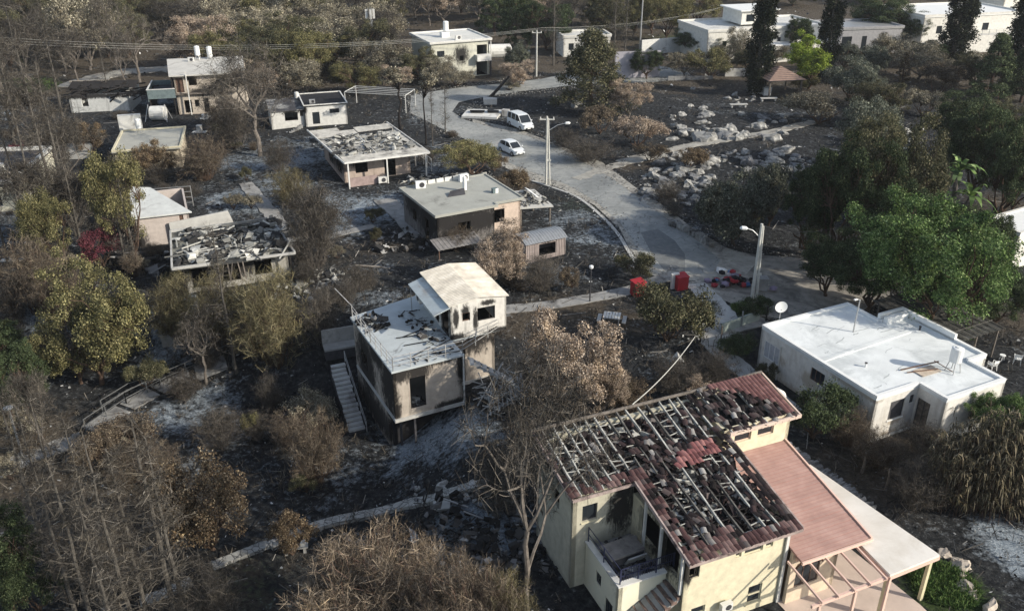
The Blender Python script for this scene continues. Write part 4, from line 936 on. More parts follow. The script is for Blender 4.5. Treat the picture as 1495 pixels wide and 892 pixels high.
t_=thing('fallen_solar_panel','dark fallen solar panel leaning on the grey flat roof','solar panel',P3(O6,Y6,3.8,4.2,3.37),Y6); MB().slab4([(-1,-.3,.02),(.8,-.4,.05),(1.0,.3,.42),(-.4,.4,.3)],.05).build('panel','dark',t_); MB().bar((.9,.3,0),(.95,.3,.4),.05).build('strut','metal',t_)
t_=thing('roof_hatch','small teal and white box at the right side of the grey flat roof','roof box',P3(O6,Y6,7.3,3.0,3.37),Y6); MB().box(-.25,.25,-.2,.2,0,.45).build('box','teal',t_); MB().box(.0,.3,-.22,-.205,0,.45).build('lid','white',t_)
mb=MB(); 
for x in np.arange(1.8,5.8,.9): mb.box(x,x+.75,8.3,8.4,3.35,3.75)
tag(mb.build('roof_cladding','white_dirty'),'broken pale cladding strip at the back of the grey flat roof','cladding').location=(0,0,0)
_o=bpy.data.objects['roof_cladding']; _o.location=(O6[0],O6[1],0); _o.rotation_euler=(0,0,R(Y6))
# annex container with a curved tin roof + collapsed roof
O7=P(767,388,0); Y7=28
H7=thing('container_cabin','small ribbed cabin with a rounded tin roof and one black window','cabin',O7,Y7); excl(O7,Y7,-1,4.3,-.2,2.5)
w7=burnt_wall('ribbed_scorched_cladding',(.36,.31,.29),[(2.2,0,2.0,1.2,1,.3)],.3,streak=.5)
shell(H7,4.0,2.3,2.0,w7,F_=[(1.35,3.05,.62,1.72,'burnt',dict(fm='white_dirty',label='black window with a pale frame'))],t=.1)
mb=MB()
for x in list(np.arange(.05,1.3,.17))+list(np.arange(3.12,4,.17)): mb.box(x,x+.05,-.04,-.002,0,2.0)
for x in np.arange(1.35,3.1,.17): mb.box(x,x+.05,-.04,-.002,0,.6)
mb.build('ribs',w7,H7)
mb=MB()
for x in np.arange(-.1,4.1,.14):
    pr=[(x,-.25+2.8*i/8,2.0+.42*math.sin(math.pi*(i/8))) for i in range(9)]
    for i in range(8):
        a=pr[i]; c=pr[i+1]; dz=.03 if int((x+.1)/.14)%2 else 0
        mb.slab4([(a[0],a[1],a[2]+dz),(a[0]+.139,a[1],a[2]+dz),(c[0]+.139,c[1],c[2]+dz),(c[0],c[1],c[2]+dz)],.03)
mb.build('tin_roof','metal',H7)
t_=thing('collapsed_veranda','buckled roof slab strewn with rubble right of the grey burnt house','veranda',P3(O6,Y6,9.1,1.2,0),Y6)
MB().slab4([(0,0,2.1),(3.4,-.5,1.9),(3.6,3.6,2.3),(0,3.8,2.5)],.15).build('roof_slab','concrete_l',t_)
for x,y in ((.2,.2),(3.2,-.2),(3.3,3.3),(.2,3.4)): MB().bar((x,y,0),(x,y,1.85),.14).build('post','bark_grey',t_)
mb=MB(); chunks(mb,160,.1,3.3,0,3.4,lambda x,y:2.1+.08*y,.1,.5,.6); mb.build('rubble','chunks',t_,kind='stuff')
t_=thing('metal_sheet','white rectangular panel tilted on the buckled veranda roof','sheet',P3(O6,Y6,11.4,3.0,2.35),Y6); MB().obox((0,0,.35),(.55,1.7,.06),rotm(.3,.5,.35)).build('panel','white',t_); MB().bar((0.2,0,0),(.2,0,.35),.05).build('leg','metal',t_)
t_=thing('tin_awning','corrugated dusty tin awning left in front of the grey burnt house','awning',P3(O6,Y6,-1.0,-2.4,0),Y6)
mb=MB()
for i in range(22): mb.slab4([(i*.2,0,1.0+(i%2)*.03),(i*.2+.199,0,1.0+(i%2)*.03),(i*.2+.199,1.9,1.35+(i%2)*.03),(i*.2,1.9,1.35+(i%2)*.03)],.03)
mb.build('tin_sheet',plain('dusty_tin',(.22,.21,.20),.7,.3,2),t_)
for x,y in ((.1,.1),(4.2,.1)): MB().bar((x,y,0),(x,y,.98),.08).build('post','rust',t_)
# ---------------------------------------------------- 5. rubble roofed house
O8=P(272,424,0); Y8=20
H8=thing('rubble_roof_house','low burnt house whose flat roof has collapsed into pale rubble','house',O8,Y8); excl(O8,Y8,-.8,9.3,-1.5,8)
w8=burnt_wall('smoked_grey_wall',(.38,.37,.33),[(1.5,0,1.6,2.6,1,1.6),(4.5,0,1.6,1.9,1,1.3),(0,3,1.4,1,4,1.6),(6.4,0,1.8,1,1,.5)],.3,streak=.5)
shell(H8,8.4,7.4,2.25,w8,F_=[(.6,1.9,.1,1.9,'burnt'),(2.6,4.4,.3,1.9,'burnt'),(5.6,7.0,.5,1.75,'burnt')],Rt=[(2,3,.6,1.7,'burnt')],Lf=[LF(7.4,2,3.4,.4,1.8,'burnt')])
MB().prism([(-.7,-1.1),(8.9,-1.1),(7.95,7.5),(-.7,7.5)],2.27,2.4).build('roof',ceil,H8)
mb=MB(); rp=[(-.72,-1.12),(8.92,-1.12),(7.97,7.52),(-.72,7.52)]
for i in range(4):
    a=rp[i]; b_=rp[(i+1)%4]
    if i==0: mb.bar((-.72,-1.1,2.5),(2.2,-1.1,2.5),.14,.22); mb.bar((5.0,-1.15,2.5),(8.9,-1.1,2.48),.12,.2)
    else: mb.bar((a[0],a[1],2.5),(b_[0],b_[1],2.5),.14,.24)
mb.build('parapet','concrete_l',H8)
mb=MB(); chunks(mb,620,-.4,8.5,-.8,7.2,lambda x,y:2.42+.1*math.sin(x)*math.cos(y*.7),.12,.85,.45)
for k in range(36):
    x=random.uniform(-.3,7); y=random.uniform(-.8,7); a=random.choice((0,.1,1.6,-.5)); mb.bar((x,y,2.55),(x+1.7*math.cos(a),y+1.7*math.sin(a),2.55+random.uniform(-.05,.25)),.1,.06)
mb.bar((3.6,6.9,2.7),(7.6,7.1,2.75),.3,.18); mb.build('rubble','chunks',H8,kind='stuff')
mb=MB()
for x in (3.2,3.5,3.9,4.3,4.7): mb.bar((x,-1.05,2.4),(x+random.uniform(-.4,.2),-1.5,.9),.09,.06)
mb.build('hanging_boards','bark_grey',H8); 
for x in (.1,8.5): MB().bar((x,-.95,0),(x,-.95,2.3),.12).build('post','char',H8)
# ---------------------------------------------------- 6. wedge roof house
O9=P(205,358,0); Y9=22
H9=thing('wedge_roof_house','pale peach walled house with a whitish single pitch roof','house',O9,Y9); excl(O9,Y9,0,5,0,9)
w9=burnt_wall('peach_wall',(.47,.42,.385),[(0,0,.2,1,.6,1.2)],.1,streak=.3)
mb=MB(); mb.wall((0,0),(4.6,0),-.5,2.6,.18,[(3.75,4.1,1.6,2.4)]); mb.wall((4.6,0),(4.6,7.5),-.5,2.6,.18); mb.wall((4.6,7.5),(0,7.5),-.5,2.6,.18); mb.wall((0,7.5),(0,0),-.5,2.6,.18); mb.build('wall',w9,H9)
opening(H9,(0,0),(4.6,0),(3.75,4.1,1.6,2.4),'shutter',fm='rust',pm='rust',mull=0)
MB().slab4([(-.3,-.3,2.75),(4.9,-.3,2.7),(1.6,7.2,3.1),(-.3,7.6,3.3)],.12).build('roof',plain('chalky_roof',(.55,.57,.55),.8,.12,1.2,dirt=(.33,.33,.32),dirt_amt=.3),H9)
t_=thing('steel_gate_frame','thin pipe frame standing right of the whitish single pitch roof','frame',P(283,303,0),14)
railing(t_,[(-5,0,0),(0,0,0)],2.3,.07,4,'metal',5)
o=MB().add([(-3,0,0),(3,0,0),(3,.15,0),(-3,.15,0),(-3,0,1.9),(2.4,0,2.1),(2.4,.15,2.1),(-3,.15,1.9)],[(0,3,2,1),(4,5,6,7),(0,1,5,4),(1,2,6,5),(2,3,7,6),(3,0,4,7)]).build('garden_wall','concrete_l'); o.location=P(300,345,0); o.rotation_euler=(0,0,R(30)); tag(o,'pale peach garden wall between the single pitch roof and the rubble roof','wall')
# ---------------------------------------------------- 7. house with bare roof sheets and frames
O10=P(505,272,0); Y10=24
H10=thing('stripped_roof_house','burnt house with a peeled pale sheet roof carried on white posts','house',O10,Y10); excl(O10,Y10,-1,9.7,-1,12.8)
w10=burnt_wall('scorched_tan_wall',(.42,.35,.30),[(1.7,1,2.3,1.3,1,1.1),(5.2,1,2.5,1.0,1,.8),(-.1,4,2,1,5,1.8)],.35,streak=.6)
shell(H10,7.6,9.5,2.55,w10,F_=[(1.3,2.7,.9,2.2,'burnt'),(4.6,5.9,.1,2.3,'burnt',dict(name='door'))],Lf=[LF(9.5,1,3,.6,2,'burnt'),LF(9.5,5,7,.6,2,'burnt')],y=1.2,x=.2)
rs_=plain('peeled_sheet_roof',(.44,.43,.39),.85,.25,1.5,dirt=(.15,.145,.14),dirt_amt=.45)
mb=MB(); 
for i in range(10):
    y0=-1+i*.42; 
    if i<5: mb.slab4([(-.1,y0,2.92),(9.4,y0,2.92),(9.4,y0+.36,3.0),(-.1,y0+.36,3.0)],.04)
for i in range(7):
    y0=9.6+i*.5; mb.slab4([(-.9,y0,2.95),(4.2 if i<4 else 2.5,y0,2.95),(4.2 if i<4 else 2.5,y0+.42,3.02),(-.9,y0+.42,3.02)],.04)
for i in range(4): 
    y0=10.6+i*.55; mb.slab4([(4.4,y0,2.9),(8.8,y0,2.95),(8.8,y0+.42,3.0),(4.4,y0+.42,2.96)],.04)
mb.slab4([(-.5,1.1,2.86),(9.1,1.1,2.86),(8.9,9.6,2.86),(-.8,9.6,2.86)],.05)
mb.build('roof',rs_,H10)
mb=MB(); chunks(mb,520,-.3,8.6,1.2,9.4,lambda x,y:2.88,.12,.7,.35)
for k in range(24):
    x=random.uniform(-.3,7.5); y=random.uniform(1.3,9); mb.bar((x,y,3.0),(x+1.4,y+random.uniform(-.3,.3),3.05),.08,.05)
mb.build('rubble','chunks',H10,kind='stuff')
mb=MB(); mb.bar((-.2,-1.03,2.9),(9.45,-1.03,2.9),.12,.2); mb.bar((-.2,-1,2.9),(-1,13.6,2.95),.12,.2); mb.bar((9.45,-1,2.9),(8.85,13.4,2.95),.1,.16); mb.bar((3.9,1,3.0),(3.9,9.6,3.05),.08,.1); mb.build('roof_edge','white_dirty',H10)
for x,y in ((4.5,-1),(9.0,-.9),(.2,-.9),(9.2,3.5)): MB().bar((x,y,-.1),(x,y,2.82),.14).build('post','white_dirty',H10)
mb=MB(); mb.box(.3,3.4,-.6,-.5,.0,1.0); mb.box(3.4,4.2,-.75,-.4,.1,.75); mb.build('porch_screen',plain('dusty_pink_screen',(.3,.235,.22),.9,.25,2),H10)
ac_unit(None,P3(O10,Y10,3.9,-.85,.15),Y10,'round faced air conditioner on the porch of the peeled roof house',s=1.1)
railing(H10,[(9.5,13.4,.6),(9.7,5,.6),(10.1,.5,.2)],1.5,.06,2,'white_dirty',1.1,.4,name='garden_railing')
t_=thing('wire_frame_awning','bare white awning frame behind the peeled roof house','frame',P(505,160,0),-14)
for x in (0,9.2): 
    for y in (0,4): MB().bar((x,y,0),(x,y,2.5),.09).build('post','white_dirty',t_)
mb=MB(); 
for y in (0,1,2,3,4): mb.bar((0,y,2.5),(9.2,y,2.5),.07)
mb.bar((0,0,2.5),(0,4,2.5),.07); mb.bar((9.2,0,2.5),(9.2,4,2.5),.07); mb.build('bars','white_dirty',t_)
# ---------------------------------------------------- 8. small white house with dark roof
O11=P(398,192,0); Y11=18
H11=thing('small_white_house','small white house with a soot black flat roof','house',O11,Y11); excl(O11,Y11,-.3,10.4,-.3,7.5)
w11=burnt_wall('smoke_stained_white',(.58,.58,.55),[(2.6,.5,2.4,1.2,1,.9),(4.35,0,2.6,.5,1,.7)],.12,streak=.4)
shell(H11,4.4,6,2.5,w11,F_=[(1.8,3.5,1.1,2.2,'burnt'),(3.8,4.2,1.6,2.4,'burnt')],y=.5)
shell(H11,5.5,6.8,2.9,w11,F_=[(.9,1.85,.5,2.1,'glass',dict(fm='dark',mull=0)),(3.2,4.5,1.8,2.4,'glass',dict(fm='dark',mull=2))],x=4.45)
flatroof(H11,[(4.3,-.15),(10.1,-.15),(10.1,7),(4.3,7)],2.91,.12,.12,.12,'soot','white_dirty')
MB().slab4([(-.15,.3,2.5),(4.4,.3,2.55),(4.4,6.6,2.75),(-.15,6.6,2.7)],.12).build('side_roof',plain('patchy_dark_roof',(.05,.05,.055),.9,.4,1,dirt=(.35,.35,.33),dirt_amt=.5),H11)
mb=MB()
for i in range(6): mb.box(3.5-.3*i,3.9-.3*i,-.9-.25*i,-.2-.25*i,.05*(6-i),.1*(7-i))
mb.build('front_steps','concrete',H11)
water_tank(P3(O11,Y11,4.0,5.5,2.8),0,'tiny white tank at the back of the small white house roof',h=.8,r=.3,legs=.1); ac_unit(None,P3(O11,Y11,5.6,1.0,3.05),Y11,'grey rooftop unit on the black roof of the small white house',s=.9,m='metal')
# ---------------------------------------------------- 9. two storey house, top left
O12=P(262,167,0); Y12=14
H12=thing('two_storey_house','two storey tan house with a pale roof slab and a boarded balcony','house',O12,Y12); excl(O12,Y12,-4,10,-.5,9)
w12=burnt_wall('smoked_tan_wall',(.46,.41,.345),[(3.5,0,2.9,2.6,1,.7),(6.5,0,4.7,.9,1,.6),(2.2,0,4.9,1,1,.5),(6.5,0,1.4,1.5,1,1)],.2,streak=.4)
shell(H12,9.4,8.5,5.45,w12,F_=[(1.9,3.0,3.9,4.95,'burnt'),(5.6,6.9,4.1,5.0,'burnt'),(7.7,8.6,3.9,4.9,'burnt'),(.9,1.9,.15,1.9,'burnt',dict(name='door')),(2.3,2.9,.9,1.9,'burnt'),(3.5,4.2,.1,2.1,'burnt',dict(name='door')),(.2,1.2,3.0,5.0,'shutter',dict(name='shuttered_door',fm='rust',pm='rust'))])
MB().slab4([(-.5,-.7,5.5),(9.7,-.7,5.5),(9.2,9.3,6.0),(-1.6,9.3,6.0)],.16).build('roof',plain('pale_flat_roof',(.50,.49,.45),.85,.12,.8,dirt=(.33,.31,.28),dirt_amt=.3),H12)
mb=MB(); mb.box(-.2,8.2,-.5,-.003,2.75,2.9); mb.build('ledge','bark_grey',H12)
MB().bar((1.75,-.9,0),(1.75,-.75,6.0),.13).build('mast_post','white_dirty',H12)
MB().slab4([(-3.6,-.5,3.0),(-.02,-.5,3.0),(-.02,6,3.0),(-3.8,6,3.0)],.15).build('balcony_floor','dark',H12)
mb=MB(); mb.box(-3.7,-.02,-.52,-.42,2.4,3.65); mb.box(-3.72,-3.62,-.42,6,2.0,3.65); mb.box(-3.6,-.02,5.9,6,3.0,3.65); mb.build('balcony_boards','teal',H12)
mb=MB(); mb.box(-3.76,.0,-.56,-.38,3.66,3.74); mb.box(-3.76,-3.58,-.38,6,3.66,3.74); mb.build('balcony_rail','white_dirty',H12)
for x,y in ((-3.5,-.3),(-3.5,5.5),(-.3,-.3)): MB().bar((x,y,0),(x,y,2.9 if x<-1 else 5.4),.14).build('balcony_post','char',H12)
MB().box(-3.6,-3.5,-.3,5.5,0,2.3).build('side_screen','soot',H12)
MB().bar((-.3,2.5,2.9),(-.6,2.5,5.6),.16).build('balcony_post','char',H12)
water_tank(P3(O12,Y12,2.9,8.2,5.95),0,'left white cylinder of the pair on the pale slab of the two storey house',h=1.3,r=.38,legs=.6,m='white'); water_tank(P3(O12,Y12,4.6,8.2,5.95),0,'right white cylinder of the pair on the pale slab of the two storey house',h=1.5,r=.38,legs=.25,m='white')
ac_unit(None,P3(O12,Y12,2.0,7.0,5.9),0,'low white box in front of the two tanks on the two storey house',s=1.0)
# scrap in front
t_=thing('collapsed_dome_tank','crumpled pale tank in a pipe frame before the tan two storey house','tank',P(232,176,0),0)
MB().tube([(-1,0,1.0),(-.9,0,1.0),(1.0,.1,1.0),(1.1,.1,1.0)],[.3,.95,1.0,.4],16).build('tank','white_dirty',t_)
mb=MB(); 
for a in (-1.5,1.5): mb.bar((a,-1,0),(a*.75,0,2.2),.07); mb.bar((a,1,0),(a*.75,0,2.2),.07)
mb.build('frame','metal',t_)
for i,(px,py,l) in enumerate(((300,178,'white plastic heap beside the black scrap right of the crumpled tank'),(292,193,'white bucket on a pale board below the tan two storey house'),(118,232,'pale scorched wall stub left of the yellowish sapling'))):
    p=Pg(px,py); mb=MB()
    if i==2: mb.box(-1.6,1.6,-.1,.1,-.1,1.9,.12)
    elif i==0: chunks(mb,14,-.5,.5,-.4,.4,lambda x,y:.2+random.random()*.7,.3,.6,.7)
    else: mb.cyl((0,0,.1),.4,.8,12); mb.box(-.9,.9,-.6,.4,0,.09)
    o=mb.build(('plastic_heap','bucket','wall_stub')[i],('white','white_dirty','concrete_l')[i]); o.location=p; tag(o,l,('heap','bucket','wall')[i])
# ---------------------------------------------------- 10 small flat house
O13=P(197,240,0); Y13=15
H13=thing('low_cream_house','low cream house with a yellow edged flat roof behind a sapling','house',O13,Y13); excl(O13,Y13,-2,6.4,-3.5,6.5)
w13=burnt_wall('cream_smoked_wall',(.50,.44,.34),[(2.8,-3.3,1.7,1.2,1,.7)],.2,streak=.4)
shell(H13,5.6,8.5,2.5,w13,F_=[(1.8,3.2,.9,1.9,'burnt'),(3.9,4.6,.1,2.0,'burnt',dict(name='door'))],y=-3.2)
flatroof(H13,[(-1.6,-3.7),(5.8,-3.7),(5.8,5.4),(-1.6,5.4)],2.5,.14,.15,.2,plain('grey_green_roof',(.37,.37,.33),.9,.1,1),plain('yellowish_parapet',(.56,.52,.38),.85,.1,1))
MB().box(-1.4,.1,-3.2,5.2,-.3,2.48).build('side_room',w13,H13)
water_tank(P3(O13,Y13,.6,4.0,2.64),0,'white tank on black legs on the low cream house roof',h=1.1,r=.33,legs=.6,m='white')
MB().box(-1.9,.7,6.0,6.5,2.2,4.4).build('white_shed_wall','white_dirty',H13)
# ---------------------------------------------------- 12 ruined white wall house, far left
O14=P(105,166,0); H14=thing('ruined_house','roofless ruin with a pale plaster wall and charred beams','ruin',O14,8); excl(O14,8,-2,14,-1,8)
w14=burnt_wall('chalky_ruin_wall',(.52,.53,.51),[(0,0,2.4,14,1,.5)],.3,streak=.6)
mb=MB(); mb.wall((0,0),(8.2,0),-.3,2.6,.3,[(1.6,2.5,.9,2.6)]); mb.wall((8.2,0),(8.2,6),-.3,1.8,.3); mb.wall((0,6),(0,0),-.3,2.2,.3); mb.wall((8.2,6),(0,6),-.3,2.6,.3); mb.build('wall',w14,H14)
MB().box(.3,7.9,.3,5.7,0,.3).build('floor','soot',H14)
mb=MB()
for k in range(46):
    x=random.uniform(-2,9); y=random.uniform(-.5,6); a=random.uniform(-.5,.5); L_=random.uniform(2,5); mb.bar((x,y,random.uniform(1.2,2.8)),(x+L_*math.cos(a),y+L_*math.sin(a),random.uniform(1.8,3.4)),.16)
for k in range(6): mb.slab4([(k*1.5-1,3+random.random(),2.9),(k*1.5+.8,3,2.7),(k*1.5+.8,6,3.2),(k*1.5-1,6,3.3)],.06)
mb.build('charred_beams','char',H14); MB().box(-1.5,4,6.2,6.4,3.0,3.3).build('fallen_gutter','bark_pale',H14)
# ---------------------------------------------------- 11 left edge house
p=P(30,322,0); O15=P3(p,8,-12,0); H15=thing('left_edge_house','yellowish house with a pale parapet cut by the left edge of the view','house',O15,8); excl(O15,8,0,12.3,0,13)
w15=burnt_wall('pale_yellow_wall',(.57,.55,.44),[],.12,streak=.3)
shell(H15,12,12,3.6,w15,F_=[(9.6,10.8,1.5,2.5,'glass')])
flatroof(H15,[(-.1,-.1),(12.1,-.1),(12.1,12.1),(-.1,12.1)],3.6,.15,.35,.3,'dark','white_dirty')
MB().box(-.1,12.3,-1.6,-.03,-.5,1.0).build('porch_base','concrete',H15)
water_tank(P3(O15,8,10.2,3,3.75),0,'white cylinder on the roof of the house at the left edge',h=1.0,r=.4,legs=.2,m='white')
# ---------------------------------------------------- 13 top middle house
O16=P(631,117,0); Y16=24
H16=thing('tall_grey_house','tall pale house with a white roof and smoke stained front beside the far road','house',O16,Y16); excl(O16,Y16,-1.5,11,-1,11)
w16=burnt_wall('pale_olive_wall',(.52,.52,.44),[(5.2,0,3.6,1.6,1,1.8),(2.4,0,1.2,2.6,1,1.4),(-.1,3,1.5,1,4,1.6)],.25,streak=.5)
shell(H16,10.2,10,5.7,w16,F_=[(1.0,2.3,3.5,4.5,'glass',dict(fm='dark')),(7.9,9.8,.1,2.4,'burnt'),(8.0,9.8,3.0,5.0,'burnt'),(4.9,5.6,2.7,3.5,'burnt')])
flatroof(H16,[(-.3,-.4),(10.6,-.4),(10.6,10.3),(-.3,10.3)],5.7,.16,.2,.25,plain('chalk_white_roof',(.60,.60,.56),.85,.08,.8,dirt=(.42,.42,.4),dirt_amt=.2),'white_dirty')
mb=MB(); mb.box(7.6,10.1,-1.2,-.02,2.55,3.5); mb.build('balcony','white_dirty',H16); MB().bar((10.0,-1.1,0),(10.0,-1.1,2.5),.2).build('post','dark',H16); MB().bar((10.4,-.3,0),(10.4,-.3,5.6),.12).build('post','white_dirty',H16)
mb=MB(); mb.box(3.4,4.7,4,5.2,5.86,6.7); mb.build('chimney_base','white',H16); water_tank(P3(O16,Y16,4.4,4.8,6.7),0,'white tank on top of the pale tall house by the far road',h=1.5,r=.45,legs=.15,m='white')
ac_unit(None,P3(O16,Y16,5.2,1.2,5.86),Y16,'dark faced box near the roof edge of the pale tall house',s=1.2)
t_=thing('tarp_shelter','pale round topped tarpaulin shelter right of the tall grey house','shelter',P(728,100,0),10)
MB().tube([(-2.2,0,2.6),(-1.9,0,2.9),(1.9,0,2.9),(2.2,0,2.6)],[.5,1.2,1.2,.5],14).build('tarpaulin','white_dirty',t_)
for a in (-1.8,1.8):
    for c in (-.8,.8): MB().bar((a,c,0),(a,c,2.6),.1).build('post','dark',t_)
# ---------------------------------------------------- 14 far houses top right
def simple_house(label,px,py,yaw,L,D,H,m,wins,rm='white_dirty',name='far_house',two=None,ph=.3):
    O=P(px,py,0); h=thing(name,label,'house',O,yaw); excl(O,yaw,-.5,L+.5,-.5,D+.5)
    shell(h,L,D,H,m,F_=[(a,b_,c,d,'glass',dict(fm='dark',mull=0)) for a,b_,c,d in wins])
    flatroof(h,[(-.15,-.15),(L+.15,-.15),(L+.15,D+.15),(-.15,D+.15)],H,.2,ph,.25,rm,m); return h,O
fw1=burnt_wall('far_white_wall',(.66,.65,.60),[],.08,streak=.15)
h,O=simple_house('wide white house with terraces at the top behind the cypress',1030,92,16,24,12,5.2,fw1,[(3,3.8,2.6,3.6),(6,6.8,2.6,3.6),(14,14.7,2.4,3.8),(18,19.4,.3,2.3)])
MB().box(9.5,24.3,-3.4,-.17,-.2,2.9).build('front_wing',fw1,h)
MB().prism([(9.4,-3.5),(24.5,-3.5),(24.5,-.17),(9.4,-.17)],2.92,3.05).build('wing_roof','white',h)
for x in (12,15.5,19): MB().box(x,x+1.6,-3.44,-3.39,1.0,2.2).build('window','glass',h)
MB().box(8,15,3,10,5.75,8.1).build('upper_storey',fw1,h); MB().prism([(7.5,2.5),(15.5,2.5),(15.5,10.5),(7.5,10.5)],8.1,8.3).build('upper_roof','white',h)
MB().box(9,10.6,2.93,2.99,6.3,7.5).build('window','glass',h); MB().box(12,13.6,2.93,2.99,6.3,7.5).build('window','glass',h)
h,O=simple_house('dark flat house with a veranda behind the lime green tree',1218,82,10,13,9,4.6,burnt_wall('grey_far_wall',(.32,.32,.33),[],.25),[(1,3,.6,3.4),(5,6,.8,3.4),(9,10,1,3)],'metal')
h,O=simple_house('tall bright white house between the leaning cypresses at the top right',1340,78,14,22,14,6.4,fw1,[(9,10.4,3.6,5.0),(13,14.4,3.6,5.0),(3,4.2,3.4,4.8),(17,18.2,.8,2.4)],'white')
MB().box(8,21.9,-2.6,-.17,-.2,3.2).build('front_wing',fw1,h); railing(h,[(8,-2.5,3.2),(22,-2.5,3.2)],1.0,.08,3,'metal',1.6)
h,O=simple_house('farther white block at the top right corner',1455,50,20,16,12,7.5,fw1,[(2,3.4,4,5.4),(6,7.4,4,5.4)],'white')
h,O=simple_house('small white hut half hidden behind the big dark conical tree',822,82,10,9,6,3.2,fw1,[(1,2,1,2.2),(4,5,1,2.2)])
h,O=simple_house('white walled building at the right edge above the shed',1474,394,30,9,3.4,3.2,fw1,[(4,5,1.2,2.2)],'white',ph=.12)
# boundary walls
def wallrun(name,label,a,b_,h,m,t_=.25):
    A=Pg(*a); B=Pg(*b_); d=B-A; o=MB().box(0,d.length,-t_/2,t_/2,-.4,h,.0).build(name,m); o.location=A; o.rotation_euler=(0,0,math.atan2(d.y,d.x)); return tag(o,label,'wall')
wallrun('boundary_wall','bright white boundary wall by the far pole',(936,80),(1012,74),2.6,'white_dirty')
wallrun('boundary_wall','long lilac grey wall behind the small dark olive tree',(897,114),(962,112),4.2,plain('lilac_grey_wall',(.33,.32,.35),.9,.12,.8))
wallrun('boundary_wall','low pale wall stretch among shrubs left of the cypress',(1058,112),(1092,112),1.3,'concrete_l')
wallrun('boundary_wall','low broken wall strip in the burnt field under the yellowish shrub',(975,118),(1040,116),.7,'concrete')
# gazebo
O17=P(1134,138,0); t_=thing('gazebo','small open pavilion with a pyramid tile roof beside the big cypress','pavilion',O17,10); excl(O17,10,-3,3,-3,3)
mb=MB(); ap=(0,0,4.3); e=[(-3,-3,2.7),(3,-3,2.7),(3,3,2.7),(-3,3,2.7)]
for i in range(4): 
    for k in range(8):
        f0,f1=k/8,(k+1)/8
        A,B=np.array(e[i]),np.array(e[(i+1)%4]); T=np.array(ap)
        mb.add([A*(1-f0)+T*f0+[0,0,.05],B*(1-f0)+T*f0+[0,0,.05],B*(1-f1)+T*f1,A*(1-f1)+T*f1],[(0,1,2,3)])
mb.build('tile_roof',plain('brown_tile_roof',(.27,.19,.155),.85,.2,2),t_)
for x in (-2.5,2.5):
    for y in (-2.5,2.5): MB().bar((x,y,0),(x,y,2.7),.2).build('post','bark_grey',t_)
mb=MB(); mb.box(-2.9,2.9,-2.9,2.9,2.6,2.68); mb.build('ceiling','dark',t_)
for i,(px,py,l) in enumerate(((1102,137,'first of three pale blocks below the slim white pole'),(1110,137,'middle of three pale blocks below the slim white pole'),(1119,139,'right block of three, standing slightly apart below the white pole'))):
    mb=MB(); mb.box(-.55,.55,-.45,.45,0,1.05,.04); mb.box(-.6,.6,-.5,.5,1.06,1.16,.02); o=mb.build('stone_block','white_dirty'); o.location=P(px,py,0); tag(o,l,'block')
for i,(px,py,l) in enumerate(((1078,157,'pale stone bench in the burnt lot below the cypress'),(1122,148,'long low pale kerbstone bench below the tiled pavilion'))):
    t_=thing('stone_bench',l,'bench',P(px,py,0),5); MB().box(-1.3,1.3,-.3,.3,.4,.5).build('seat','concrete_l',t_); MB().box(-1.1,-.9,-.2,.2,0,.39).build('leg','concrete_l',t_); MB().box(.9,1.1,-.2,.2,0,.39).build('leg','concrete_l',t_)
